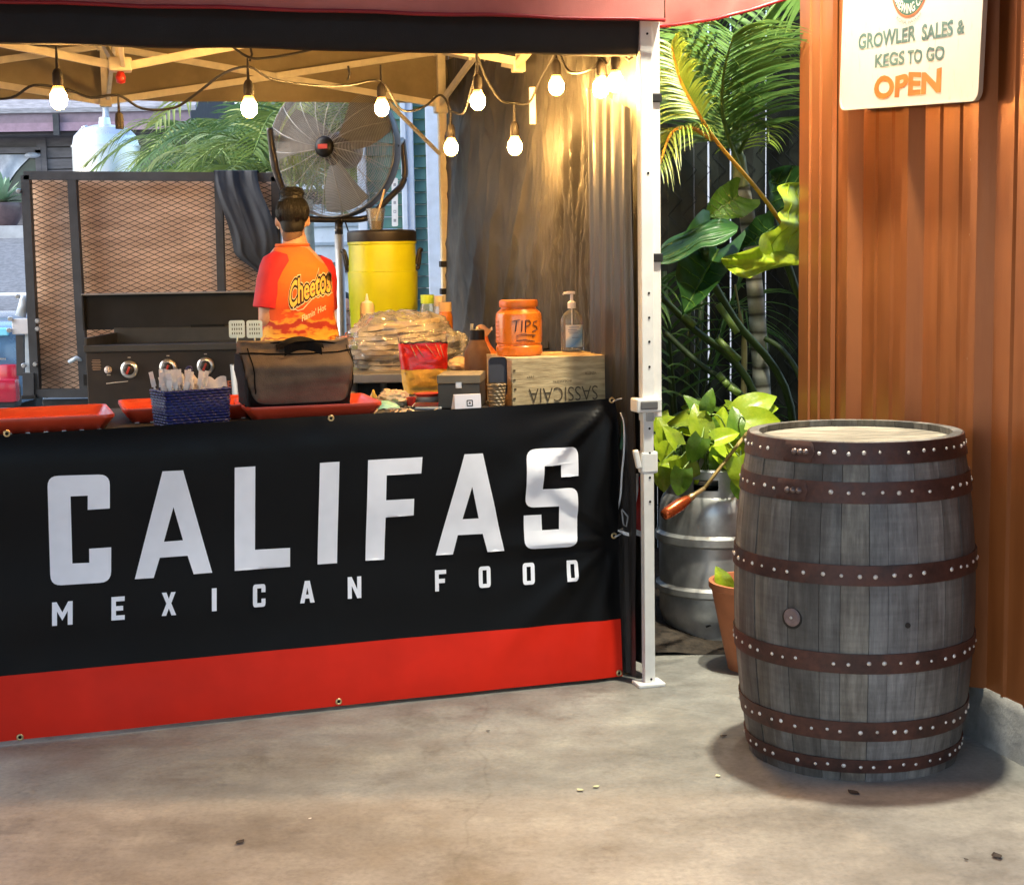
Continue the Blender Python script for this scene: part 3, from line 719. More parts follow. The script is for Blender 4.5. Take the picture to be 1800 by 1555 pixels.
# one unlit socket too
dead = at(210, 216, 5.2); MB().lathe([(.003, .09), (.005, .035), (.012, .03), (.015, .01), (.014, -.02), (0, -.02)], 12, dead).build('empty_socket', MSOC, tsl, 40)
H_ = [hang(p) for p in bt]
path1 = [at(-60, 40, 4.6), at(30, 72, 4.6), H_[0] + V((0, 0, .0)), at(180, 58, 4.8), at(300, 40, 4.9), at(385, 68, 4.95), H_[1] + V((0, 0, .005)), at(470, 102, 4.98), at(545, 88, 5.05), at(580, 70, 5.1)]
path2 = [at(-40, 175, 5.2), at(20, 172, 5.2), at(60, 150, 5.15), at(120, 158, 5.2), at(160, 172, 5.2), dead + V((0, 0, .09)), at(250, 191, 5.25), at(305, 190, 5.25), at(345, 165, 5.2), at(392, 130, 5.1), at(438, 118, 5.0), at(480, 140, 5.2), at(560, 151, 5.5), at(612, 150, 5.65), H_[2] - V((0, 0, .06)), at(705, 193, 5.8), at(745, 188, 5.9), at(770, 168, 6.0), at(783, 175, 5.95), at(793, 200, 5.9), H_[4] - V((0, 0, .02)), at(815, 198, 5.8), at(828, 160, 5.5), at(838, 118, 5.38), H_[3], at(855, 140, 5.45), at(880, 176, 5.55), H_[5] - V((0, 0, .0)), at(930, 180, 5.55), at(950, 140, 5.45), at(972, 100, 5.35), H_[6] - V((0, 0, .02)), at(1000, 126, 5.3), at(1040, 122, 5.0), H_[7] - V((0, 0, .06)), at(1070, 112, 4.95), H_[8] - V((0, 0, .02)), at(1105, 106, 4.9), H_[9] - V((0, 0, .02)), at(1140, 120, 4.9)]
for p in (path1, path2): MB().tube(spl(p, 5), .0045, 6).build('cable', MCAB, tsl, True)
for px, py, Y in ((440, 96, 4.97), (838, 108, 5.38), (612, 130, 5.65)): MB().tube([at(px, py - 14, Y), at(px + 3, py, Y), at(px - 1, py + 12, Y)], .004, 6).build('tie', MCAB, tsl)
# ================================================================== STALL COUNTER AND BANNER
BR_ = onz(1088, 1190); BL_ = onz(0, 1305); BU = (BL_ - BR_).normalized()      # to the left
BN = V((-BU.y, BU.x, 0)); BN = BN if BN.y < 0 else -BN                        # towards the forecourt
BL = 1.985; CZ = .886
def C(u, w_, z): return BR_ + BU * u - BN * w_ + V((0, 0, z))                 # u to the left, w back
CR = math.atan2(-BU.y, -BU.x)                                                 # yaw of the counter
CMx = Matrix.Rotation(CR, 3, 'Z')
tc = thing('stall_table', C(1.0, .4, 0), 'long folding table under a black cloth behind the food banner', 'table')
MCLO = M('black_cloth', (.016, .015, .016), .75, var=.3, sc=5, bump=.3, bsc=250)
MB().box(C(1.03, .395, CZ - .015), (2.06, .72, .03), CMx, .006).build('table_top', MCLO, tc)
mb = MB(); mb.grid(lambda u, v: C(-.004 + .018 * NZ(u * 6, v * 1.5) * v - .012, .035 + .72 * u, CZ - .004 - .84 * v), 30, 12); mb.build('cloth_side', MCLO, tc, True)
mb = MB(); mb.grid(lambda u, v: C(2.06 * u, .757 + .02 * NZ(u * 14, v * 2) * v, CZ - .004 - .8 * v), 60, 8); mb.build('cloth_back', MCLO, tc, True)
for u in (.12, 1.94):
    for w_ in (.12, .66): MB().tube([C(u, w_, .0), C(u, w_, CZ - .03)], .014, 8).build('leg', MBLK, tc, True)

tbn = thing('food_banner', C(1.0, 0, 0), 'black vinyl banner with big white letters and a red stripe across the stall front', 'banner')
def bpx(px, py):
    p = onpl(px, py, BR_, BN); return (p - BR_).dot(BU), p.z
zr0, zr1 = bpx(1085, 1085)[1], bpx(0, 1185)[1]; zt0, zt1 = bpx(1090, 700)[1], bpx(0, 765)[1]
def zred(s): return zr0 + (zr1 - zr0) * s / 1.9
def ztop(s): return zt0 + (zt1 - zt0) * s / 1.9 - .006 * sin(pi * min(1, s / 1.0)) * .6
def bulge(s, z):
    o = .007 * NZ(s * 1.3, z * 1.1, 3) + .004 * NZ(s * 3.5, z * 5, 1)
    o += .010 * NZ(s * .7, z * 3.1, 7)
    for gs, gz, k in ((.012, .905, 1.0), (.012, .46, .55)):
        d = math.hypot(s - gs, z - gz); a = math.atan2(z - gz, s - gs + 1e-5)
        o += k * .016 * sin(a * 9 + 1) * (1 - abs(sin(a * 4.5))) * sstep(.0, .08, d) * (1 - sstep(.2, .75, d))
    t = (z - .80) / .1
    if t > 0: o -= .022 * t * t
    o += .02 * (1 - sstep(0, .3, z))
    return o
def Bp(s, z, h=0): return C(s, -.012 - bulge(s, z) - h, z)
def vinyl(name, c, rough):
    m, nt, b = nodes(name); v = coords(nt); a = tex(nt, v, 3, 4); f = tex(nt, v, 9, 3, .5)
    lk(nt, ramp(nt, a, [(.3, tuple(x * .85 for x in c)), (.7, tuple(x * 1.12 for x in c))]), b.inputs['Base Color'])
    lk(nt, ramp(nt, f, [(.3, (rough - .07,) * 3), (.7, (rough + .08,) * 3)]), b.inputs['Roughness'])
    b.inputs['Specular IOR Level'].default_value = .14; bumpn(nt, f, .12, .01, b); return m
MVB = vinyl('vinyl_black', (.004, .004, .0043), .45); MVR = vinyl('vinyl_red', (.70, .022, .008), .45); MVW = vinyl('vinyl_white', (.90, .89, .93), .5)
mb = MB(); mb.grid(lambda u, v: Bp(BL * u, zred(BL * u) + (ztop(BL * u) - zred(BL * u)) * v), 150, 60); mb.build('sheet', MVB, tbn, True)
mb = MB(); mb.grid(lambda u, v: Bp(BL * u, .012 + (zred(BL * u) - .012) * v), 150, 16); mb.build('red_stripe', MVR, tbn, True)
# big letters: outlines read off in the photograph, laid on the banner's own curve
k_ = .42433
def c2(l): return [(x * k_, 660 + y * k_) for x, y in l]
def c3(l): return [(560 + x * k_, 660 + y * k_) for x, y in l]
def rnd_c(l, idx, r):                # round chosen corners
    o = []
    for i, p in enumerate(l):
        if i in idx:
            a, b = l[i - 1], l[(i + 1) % len(l)]; p_ = V(p); da = (V(a) - p_); db = (V(b) - p_)
            p1 = p_ + da.normalized() * min(r, da.length * .45); p2 = p_ + db.normalized() * min(r, db.length * .45)
            for k in range(6): t = k / 5; q = p1 * (1 - t) ** 2 + p_ * 2 * t * (1 - t) + p2 * t * t; o.append((q.x, q.y))
        else: o.append(p)
    return o
big = [
 ([c2(rnd_c([(195, 411), (453, 404), (453, 545), (362, 551), (362, 492), (291, 495), (299, 773), (369, 770), (368, 712), (459, 706), (459, 850), (209, 865)], {0, 1, 10, 11}, 45))], 0),
 ([c2([(670, 392), (755, 388), (877, 812), (800, 818), (775, 742), (660, 750), (635, 833), (557, 838)]), c2([(716, 540), (756, 678), (677, 684)])], 0),
 ([c2([(968, 377), (1053, 372), (1054, 718), (1199, 710), (1199, 788), (970, 805)])], 0),
 ([c2([(1320, 358), (1401, 353), (1394, 774), (1313, 779)])], 0),
 ([c3([(200, 347), (425, 335), (420, 402), (277, 410), (275, 513), (391, 507), (390, 576), (274, 585), (270, 760), (192, 764)])], 0),
 ([c3([(598, 323), (673, 319), (764, 722), (695, 727), (675, 652), (573, 658), (553, 738), (483, 742)]), c3([(630, 457), (658, 588), (592, 592)])], 0),
 ([c3(rnd_c([(852, 303), (1069, 290), (1068, 412), (997, 418), (997, 367), (922, 370), (920, 467), (1066, 459), (1062, 704), (847, 716), (845, 577), (917, 573), (920, 637), (990, 633), (990, 538), (849, 545)], {0, 1, 7, 8, 9, 15}, 40))], 0)]
def letter(loops, nm='letter'):
    ls = []
    for l in loops:
        q = [bpx(x, y) for x, y in l]; ls.append([(-s, z) for s, z in q])
    mb = MB(); mb.poly(ls[0], ls[1:], lambda x, z, h: (x, z, 0), 0, .02)
    b = bmesh.new(); vv = [b.verts.new(p) for p in mb.v]
    for f in mb.f:
        try: b.faces.new([vv[i] for i in f])
        except ValueError: pass
    for _ in range(3):
        le = [e for e in b.edges if e.calc_length() > .03]
        if le: bmesh.ops.subdivide_edges(b, edges=le, cuts=1); bmesh.ops.triangulate(b, faces=b.faces[:])
    bmesh.ops.recalc_face_normals(b, faces=b.faces[:]); b.verts.index_update()
    m2 = MB(); m2.add([Bp(-p.co.x, p.co.y, .0042) for p in b.verts], [[q.index for q in f.verts] for f in b.faces]); b.free()
    m2.build(nm, MVW, tbn, True)
for l, _ in big: letter(l)
GL = {'M': ([(0, 0), (0, 1), (.22, 1), (.5, .55), (.78, 1), (1, 1), (1, 0), (.76, 0), (.76, .6), (.5, .2), (.24, .6), (.24, 0)],),
 'E': ([(0, 0), (0, 1), (1, 1), (1, .8), (.34, .8), (.34, .6), (.88, .6), (.88, .4), (.34, .4), (.34, .2), (1, .2), (1, 0)],),
 'X': ([(0, 0), (.33, .52), (.02, 1), (.34, 1), (.5, .72), (.66, 1), (.97, 1), (.67, .52), (1, 0), (.68, 0), (.5, .3), (.32, 0)],),
 'I': ([(0, 0), (0, 1), (1, 1), (1, 0)],),
 'C': (rnd_c([(0, 0), (0, 1), (1, 1), (1, .64), (.68, .64), (.68, .82), (.34, .82), (.34, .18), (.68, .18), (.68, .36), (1, .36), (1, 0)], {0, 1, 2, 11}, .2),),
 'A': ([(0, 0), (.33, 1), (.67, 1), (1, 0), (.7, 0), (.64, .2), (.36, .2), (.3, 0)], [(.5, .7), (.41, .38), (.59, .38)]),
 'N': ([(0, 0), (0, 1), (.3, 1), (.7, .42), (.7, 1), (1, 1), (1, 0), (.7, 0), (.3, .58), (.3, 0)],),
 'F': ([(0, 0), (0, 1), (1, 1), (1, .8), (.34, .8), (.34, .58), (.88, .58), (.88, .38), (.34, .38), (.34, 0)],),
 'O': (rnd_c([(0, 0), (0, 1), (1, 1), (1, 0)], {0, 1, 2, 3}, .22), [(.33, .18), (.67, .18), (.67, .82), (.33, .82)]),
 'D': (rnd_c([(0, 0), (0, 1), (1, 1), (1, 0)], {2, 3}, .25), [(.33, .18), (.67, .18), (.67, .82), (.33, .82)])}
sm = [('M', 0, 215, 930, 300, 1027), ('E', 0, 460, 910, 515, 1006), ('X', 0, 667, 892, 727, 987), ('I', 0, 875, 876, 895, 970), ('C', 0, 1045, 860, 1097, 954), ('A', 0, 1240, 846, 1300, 937),
      ('N', 1, 118, 830, 174, 919), ('F', 1, 479, 802, 525, 889), ('O', 1, 659, 787, 708, 874), ('O', 1, 840, 772, 889, 861), ('D', 1, 1020, 760, 1065, 846)]
for ch, k, x0, y0, x1, y1 in sm:
    f = c3 if k else c2; q = []
    for lp in GL[ch]: q.append(f([(x0 + (x1 - x0) * a, y1 + (y0 - y1) * b - .07 * (x1 - x0) * (a - .5)) for a, b in lp]))
    letter(q, 'small_letter')
MBRASS = M('brass', (.62, .45, .22), .35, .8, var=.2, sc=40)
for px, py in ((12, 762), (582, 735), (1078, 704), (1077, 940), (1082, 1178), (592, 1228), (35, 1290)):
    s, z = bpx(px, py); p = Bp(s, z, .001); mm = Matrix(((BU.x, 0, BN.x), (BU.y, 0, BN.y), (0, 1, 0)))
    g = MB().lathe([(.0045, .0005), (.0055, .003), (.009, .003), (.0105, .0005)], 16, p, mm).build('grommet', MBRASS, tbn, True)
    MB().lathe([(0, .0008), (.005, .0008)], 12, p, mm).build('grommet_hole', M('hole_black'), g)
MSTEEL = M('steel', (.6, .6, .6), .3, .9, var=.15)
for (a, b) in (((1078, 704), (1100, 699)), ((1077, 940), (1096, 934))):
    p, q = bpx(*a), bpx(*b)
    MB().tube(spl([Bp(p[0], p[1] - .004, .006), Bp((p[0] + q[0]) / 2, (p[1] + q[1]) / 2, .008), C(q[0], -.004, q[1]), C(q[0] - .002, .004, q[1] + .008), C(q[0] + .01, .005, q[1] + .006)], 5), .0028, 6).build('hook', MSTEEL, tbn, True)
# flag garland bunched between banner and front leg
tg = thing('flag_ribbon', at(1108, 935, 4.86), 'white red and green flag ribbon bunched beside the white canopy leg', 'flag')
MWR = M('white_ribbon', (.75, .74, .74), .6, var=.1); MRR = M('red_flag', (.55, .03, .02), .55, var=.2, transl=.2); MGR = M('green_flag', (.02, .10, .05), .6)
MB().tube(spl([at(1091, 725, 4.9), at(1097, 745, 4.88), at(1097, 790, 4.87), at(1093, 835, 4.87), at(1091, 870, 4.88), at(1086, 895, 4.9)], 6), .0035, 6, .5).build('cord', MWR, tg, True)
def strip(pts, w0, nm, mat, d=V((1, 0, 0))):
    mb = MB(); ps = spl(pts, 5); n = len(ps) - 1
    mb.grid(lambda u, v: ps[round(v * n)] + d * (u - .5) * w0[min(round(v * n) * (len(w0) - 1) // n, len(w0) - 1)] + V((0, .006 * sin(u * 5 + v * 9), 0)), 4, n); mb.build(nm, mat, tg, True)
strip([at(1100, 745, 4.885), at(1101, 770, 4.88), at(1099, 800, 4.88)], [.004, .012, .008, .004], 'red_flag', MRR)
strip([at(1093, 740, 4.89), at(1094, 765, 4.885), at(1092, 790, 4.885)], [.004, .010, .006], 'green_flag', MGR)
strip([at(1124, 838, 4.88), at(1122, 870, 4.87), at(1124, 905, 4.86), at(1126, 932, 4.86)], [.006, .02, .045, .05, .045], 'red_flag', MRR)
MB().tube(spl([at(1120, 832, 4.88), at(1119, 868, 4.86), at(1112, 905, 4.85), at(1109, 920, 4.85), at(1116, 930, 4.85), at(1128, 938, 4.85)], 6), .005, 6, .4).build('cord', MWR, tg, True)
strip([at(1086, 932, 4.87), at(1096, 936, 4.85), at(1108, 940, 4.85)], [.008, .012, .008], 'ribbon', MWR, V((0, 0, 1)))
strip([at(1108, 926, 4.86), at(1117, 934, 4.85), at(1131, 940, 4.86)], [.012, .02, .012], 'ribbon', MWR, V((0, 0, 1)))
MB().tube([at(1093, 895, 4.87), at(1104, 908, 4.86), at(1101, 925, 4.86), at(1096, 922, 4.87), at(1093, 897, 4.87)], .003, 5).build('cord', M('grey_ribbon', (.3, .3, .3), .6), tg)

# ================================================================== ON THE COUNTER
def cpt(px, py, z=None, w_=None): # point on the counter top under a photo pixel
    p = onz(px, py, z or CZ); return p
MTRAY = M('red_tray_plastic', (.60, .055, .02), .38, var=.08, coat=.2)
def tray(cu, cw, wid, dep, yaw, label, z0=CZ):
    c = C(cu, cw, z0); t = thing('serving_tray', c, label, 'tray', 'red serving trays on the counter', CR + yaw)
    mb = MB(); lv = [(.0, .018, .84), (.0, .018, .86), (.0, .040, .96), (0, .045, .985), (0, .045, 1.0), (0, .036, 1.005), (0, .0, .87), (0, -.0, .8)]
    rings = []
    for _, z, s in lv:
        l = rr(-wid / 2 * s, -dep / 2 * (1 - (1 - s) * wid / dep), wid / 2 * s, dep / 2 * (1 - (1 - s) * wid / dep), .035 * s, 4); rings.append([(x, y, z) for x, y in l])
    n = len(rings[0])
    for r in rings: mb.v += [V(p) for p in r]
    for i in range(len(rings) - 1):
        for k in range(n): mb.f.append((i * n + k, i * n + (k + 1) % n, (i + 1) * n + (k + 1) % n, (i + 1) * n + k))
    mb.build('rim', MTRAY, t, 50, world=False)
    m2 = MB(); m2.poly([(x, y) for x, y, z in rings[0]], [], lambda x, y, h: V((x, y, .018)), 0); m2.build('base', MTRAY, t, world=False)
    mb = MB()
    for i in range(8): mb.box((-wid * .4 + wid * .8 * i / 7, -dep * .445, .0015), (.012, .012, .003))
    mb.build('rubber_feet', M('white_rubber', (.7, .68, .64), .6), t, world=False)
    return t
def cu_of(px, py, z=CZ):
    p = onz(px, py, z) - BR_; return p.dot(BU), -p.dot(BN)
tray(cu_of(60, 735)[0], .235, .44, .38, R(1), 'red plastic serving tray lying empty, farthest from the wooden crate')
tray(cu_of(312, 715)[0] + .005, .37, .40, .37, R(-1), 'red plastic serving tray just behind the blue woven basket')
tray(cu_of(520, 718)[0], .235, .42, .37, R(-2), 'red plastic serving tray under the brown cooler bag')

# blue woven basket of cutlery
bc = C(cu_of(325, 735)[0], .088, CZ)
tk = thing('woven_basket', bc, 'royal blue woven plastic basket full of wrapped plastic forks', 'basket', rz=CR + R(17))
def weave(name, c, sx, sz, b_=.8):
    m, nt, b = nodes(name); g = nd(nt, 'TexCoord')
    wv = []
    for ax, s in ((0, sx), (2, sz)):
        t = nd(nt, 'TexWave'); t.bands_direction = 'DIAGONAL' if ax == 0 else 'Z'; t.inputs['Scale'].default_value = s; t.inputs['Distortion'].default_value = .6
        lk(nt, g.outputs['Object'], t.inputs[0]); wv.append(t.outputs[1])
    h = math_(nt, 'MULTIPLY', wv[0], wv[1]); lk(nt, ramp(nt, h, [(.05, tuple(x * .35 for x in c)), (.5, c)]), b.inputs['Base Color'])
    b.inputs['Roughness'].default_value = .42; bumpn(nt, h, b_, .006, b); return m
MBLU = weave('blue_weave', (.018, .03, .22), 28, 34)
wx, wy, hh = .205, .125, .108
mb = MB()
for i, (sz, z) in enumerate(((.93, 0), (1, hh), (.965, hh), (.9, .008))):
    l = rr(-wx / 2 * sz, -wy / 2 * sz, wx / 2 * sz, wy / 2 * sz, .012, 3); mb.v += [V((x, y, z)) for x, y in l]
n = 16
for i in range(3):
    for k in range(n): mb.f.append((i * n + k, i * n + (k + 1) % n, (i + 1) * n + (k + 1) % n, (i + 1) * n + k))
mb.f.append(tuple(range(n))[::-1]); mb.f.append(tuple(3 * n + k for k in range(n)))
mb.build('body', MBLU, tk, 40, world=False)
for j in range(13):                                     # woven strands standing proud
    z = .006 + j * .0083; s = .932 + .068 * z / hh; mb = MB(); pts = []
    l = rr(-wx / 2 * s, -wy / 2 * s, wx / 2 * s, wy / 2 * s, .012, 3)
    per = []
    for q in range(n):
        a, b = V(l[q]), V(l[(q + 1) % n]); m = max(1, int((a - b).length / .006))
        for k in range(m): per.append(a.lerp(b, k / m))
    for q, p in enumerate(per):
        nn = V((p.x / wx, p.y / wy)).normalized(); o = .0012 * (1 if (q + j) % 2 else -.6); pts.append(V((p.x + nn.x * o, p.y + nn.y * o, z)))
    pts.append(pts[0]); mb.tube(pts, .0042, 5, caps=False); mb.build('strand', MBLU, tk, True, world=False)
mb = MB(); mb.tube(spl([(.012, .05, hh - .01), (.008, .05, hh + .045), (.02, .05, hh + .062), (.028, .05, hh + .05), (.02, .05, hh - .01)], 6), .0035, 6); mb.build('handle', M('navy_cord', (.03, .03, .12), .6), tk, True, world=False)
MWP = M('white_plastic', (.86, .83, .83), .35, var=.06, transl=.15)
ROOTI = bc
def forkm(ch):
    mb = MB(); mb.box((0, 0, .05), (.006, .002, .1)); mb.box((0, .001, .108), (.016, .003, .022), None, .001)
    for k in range(4): mb.box((-.006 + k * .004, .001, .128), (.0022, .002, .028))
    return mb
fm = forkm(0).mesh('fork'); fm.materials.append(MWP)
for i in range(46):
    fx = -.085 + rnd.random() * .095; fy = rnd.uniform(-.042, .042)
    o = bpy.data.objects.new('plastic_fork', fm); col.objects.link(o)
    lx, ly = Matrix.Rotation(CR + R(17), 2) @ V((fx, fy)); o.location = bc + V((lx, ly, .012 + rnd.uniform(0, .016)))
    o.rotation_euler = (rnd.uniform(-.25, .2), rnd.uniform(-.22, .2), rnd.uniform(0, 6.28)); tag(o, 'white plastic fork standing in the blue woven basket', 'fork', 'plastic forks in the blue basket')
mb = MB()
def nap(i):
    mb = MB(); a = rnd.uniform(-.15, .15); x0 = .015 + i * .016; y0 = rnd.uniform(-.01, .03) - .01
    def f(u, v):
        p = V((x0 + .075 * (u - .35), y0 + .006 * sin(6 * v) + .012 * NZ(u * 4, v * 3, i) + .02 * (v - .3), .02 + .115 * v + .018 * NZ(u * 3, i) - .03 * (u - .5) * (i % 2)))
        return p
    mb.grid(f, 8, 8); return mb
for i in range(5):
    o = nap(i).build('paper_napkin', M('napkin', (.78, .70, .66), .8, var=.06, bump=.3, bsc=150), None, True)
    o.location = bc; o.rotation_euler = (0, 0, CR + R(17)); tag(o, 'pale paper napkin tucked beside the forks in the blue basket', 'napkin', 'napkins in the blue basket')

# brown cooler bag
gc = C(cu_of(502, 720)[0], .22, CZ + .019)
tg2 = thing('cooler_bag', gc, 'brown grey fabric cooler bag with black trim standing on a red tray', 'bag', rz=CR + R(3))
MBAG = M('bag_canvas', (.12, .088, .064), .95, spec=.15, var=.18, sc=12, bump=.5, bsc=330); MBAGK = M('bag_black', (.006, .005, .005), .8, spec=.1, var=.25, bump=.3, bsc=250)
def bagp(u, v, o=0):                  # u round, v up
    a = 2 * pi * u; z = .205 * v; k = 1 - .05 * v ** 3
    sx = .158 + .020 * v - .006 * sstep(.85, 1, v); sy = (.10 + .012 * sin(pi * v * .9)) * (1 - .72 * sstep(.66, 1.0, v))
    e = .22; ca, sa = cos(a), sin(a)
    x = sx * math.copysign(abs(ca) ** e, ca); y = sy * math.copysign(abs(sa) ** e, sa)
    o += .010 * NZ(x * 9, y * 9, z * 11) - .004 * max(0, 1 - 4 * abs(NZ(x * 9 + z * 12, y * 9, z * 16 - x * 5))) - .002 * max(0, 1 - 4 * abs(NZ(x * 21 - z * 12, y * 20, z * 28))) + .003 * NZ(x * 45, y * 45, z * 40)
    n = V((x / sx ** 1, y / sy * 1.4, 0)).normalized()
    zz = z + (.014 * (x / sx) ** 2 * sstep(.7, 1, v)) + .006 * NZ(x * 12, 3) * v - .012 * sstep(.8, 1, v) * (1 - (x / sx) ** 2) * 0
    return V((x, y, zz)) + n * o
mb = MB(); mb.grid(lambda u, v: bagp(u, v), 72, 26); n0 = len(mb.v)
mb.f.append(tuple(26 * 73 + k for k in range(72))); mb.f.append(tuple(range(72))[::-1]); mb.build('body', MBAG, tg2, 60, world=False)
def patch(nm, fn, mat, nu=10, nv=10):
    mb = MB(); mb.grid(fn, nu, nv); mb.build(nm, mat, tg2, True, world=False)
mb = MB(); mb.tube([bagp(.52 + .46 * k / 40, .86, .004) for k in range(41)], .0025, 5); mb.build('seam_piping', MBAGK, tg2, True, world=False)
# sagging black side panel across the lower front, side gussets, zip, top handle
patch('lower_panel', lambda u, v: bagp(.52 + .46 * u, (.01 + (.13 + .52 * abs(2 * u - 1) ** 2.2) * v), .005), MBAGK, 40, 8)
patch('side_gusset', lambda u, v: bagp(.44 + .075 * u, .05 + .8 * v, .005), MBAGK); patch('side_gusset', lambda u, v: bagp(-.03 + .06 * u, .05 + .8 * v, .005), MBAGK)
for u0 in (.655, .865): patch('strap', lambda u, v: bagp(u0 + .012 * u, .30 + .62 * v, .005), MBAGK, 3, 14)
mb = MB(); mb.tube(spl([(-.14, -.02, .20), (-.06, -.03, .212), (.06, -.03, .212), (.14, -.02, .2)], 6), .004, 5); mb.build('zip', MBAGK, tg2, True, world=False)
def hnd(u, v):
    a = (u - .5) * 2; x = .075 * a; z = .204 + .026 * (1 - a * a) + .012 * (v - .5) * (1 - abs(a)); y = -.05 + .07 * v + .012 * sin(3 * a + 2 * v) - .03 * (1 - a * a) * (v < .5) * 0
    return V((x + .01, y, z - .03 * (v - .35) ** 2 * 4))
patch('handle', hnd, MBAGK, 18, 8)
patch('handle_fold', lambda u, v: hnd(u * .8 + .1, v * .5) + V((0, -.03 - .035 * v, .006 - .045 * v)), MBAGK, 14, 8)

# wooden wine crate, upside down
cf = onz(905, 715, CZ); cr0 = V((.004, 4.905, CZ))
kx = -BU; ky = -BN
KL, KD, KH = .334, .279, .150
def K(x, y, z): return cr0 + kx * x + ky * y + V((0, 0, z))
tcr = thing('wooden_crate', K(KL / 2, KD / 2, 0), 'pale pine wine crate standing upside down at the end of the counter', 'crate')
MPINE = M('pine', (.50, .35, .17), .6, var=.28, sc=4, stretch=(3, 3, 22), bump=.35, bsc=14, orand=.12, c2=(.66, .50, .27))
cmz = Matrix.Rotation(math.atan2(kx.y, kx.x), 3, 'Z')
MB().box(K(KL / 2, .006, KH / 2), (KL, .012, KH), cmz, .001).build('front_board', MPINE, tcr)
MB().box(K(KL / 2, KD - .006, KH / 2), (KL, .012, KH), cmz, .001).build('back_board', MPINE, tcr)
MPINE2 = M('pine_end', (.42, .24, .12), .6, var=.2, sc=4, stretch=(3, 3, 18), bump=.35, bsc=14)
MB().box(K(.006, KD / 2, KH / 2), (.012, KD - .024, KH - .001), cmz, .001).build('end_board', MPINE2, tcr)
MB().box(K(KL - .006, KD / 2, KH / 2), (.012, KD - .024, KH - .001), cmz, .001).build('end_board', MPINE2, tcr)
for i in range(3): MB().box(K(KL / 2, KD * (i + .5) / 3, KH + .0045), (KL + .002, KD / 3 - .0012, .009), cmz, .001).build('top_board', MPINE, tcr)
MINK = M('burnt_ink', (.075, .05, .025), .8, var=.3)
def ktext(txt, px0, py0, px1, hpx, nm, bold=.0, serif=False):
    # text set upside down on the front board: photo span px0..px1, its (upside) baseline at py0
    def kp(px, py): p = onpl(px, py, K(0, 0, 0), BN) - cr0; return p.dot(kx), p.z
    a = kp(px1, py0); b = kp(px0, py0 + (px1 - px0) * .052); h = hpx / FPX * 4.95; mb = MB()
    fn = lambda x, y: K(a[0] + (b[0] - a[0]) * x, -.0018, min(KH - .003, a[1] + (b[1] - a[1]) * x - h * y))
    put_text(mb, txt, fn, bold)
    if serif:
        n = len(txt)
    mb.build(nm, MINK, tcr, normals=False)
ktext('SASSICAIA', 929, 677, 1050, 25, 'lettering', -.008)
ktext('BOLGHERI', 972, 667, 1004, 4, 'small_print'); ktext('1997', 926, 660, 938, 4, 'small_print'); ktext('VENETA', 1028, 653, 1048, 4.5, 'small_print')
mb = MB()
for z in (.03, .06, .09, .12):
    for x in (.008, KL - .006): mb.box(K(x + rnd.uniform(-.002, .002), -.0012, z), (.007, .0025, .006), cmz)
mb.build('nail_marks', MINK, tcr)
# ---- on the crate: tips jar and sanitiser
ztop_c = CZ + KH + .0095
jc = onz(913, 626, ztop_c) + V((0, .06, 0)); jc.z = ztop_c
jr = .0765
tj = thing('tips_jar', jc, 'orange screw-top plastic jar hand-lettered TIPS on the wooden crate', 'jar')
MJAR = M('orange_jar', (.78, .19, .012), .28, var=.06, coat=.4)
JP = [(0, .0), (jr * .93, 0), (jr, .008), (jr, .03), (jr * .955, .034), (jr * .955, .04), (jr, .044), (jr, .125), (jr * .97, .138), (jr * .80, .150), (jr * .76, .154), (jr * .76, .160)]
MB().lathe(JP, 48, jc).build('body', MJAR, tj, 35)
MB().lathe([(jr * .76, .158), (jr * .82, .159), (jr * .83, .163), (jr * .83, .176), (jr * .8, .181), (0, .182)], 48, jc).build('lid', M('orange_lid', (.72, .17, .012), .4, var=.06), tj, 35)
mb = MB()
for k in range(6): mb.lathe([(jr + .0005, .05 + k * .012), (jr + .0025, .053 + k * .012), (jr + .0005, .056 + k * .012)], 6, jc, None, R(195), R(212))
mb.build('grip_ridges', MJAR, tj, True)
MPEN = M('black_marker', (.03, .008, .012), .6)
def jp(px, py):
    d = ray(px, py); o = CO - jc; a = d.x ** 2 + d.y ** 2; b = 2 * (o.x * d.x + o.y * d.y); c = o.x ** 2 + o.y ** 2 - (jr + .0012) ** 2
    t = (-b - math.sqrt(max(0, b * b - 4 * a * c))) / (2 * a); return CO + d * t
mb = MB()
for st in ([(900, 565), (914, 562)], [(908, 564), (906, 583)], [(918, 563), (917, 583)], [(924, 584), (924, 563), (931, 563), (933, 569), (925, 574)], [(944, 564), (938, 566), (937, 571), (943, 574), (944, 579), (936, 583)], [(908, 590), (920, 587), (941, 589), (936, 592)], [(908, 599), (924, 597), (940, 600)]):
    pts = []
    for i in range(len(st) - 1):
        for k in range(5): pts.append(jp(st[i][0] + (st[i + 1][0] - st[i][0]) * k / 5, st[i][1] + (st[i + 1][1] - st[i][1]) * k / 5))
    pts.append(jp(*st[-1])); mb.tube(pts, .0019, 6, .6)
mb.build('lettering', MPEN, tj, True)

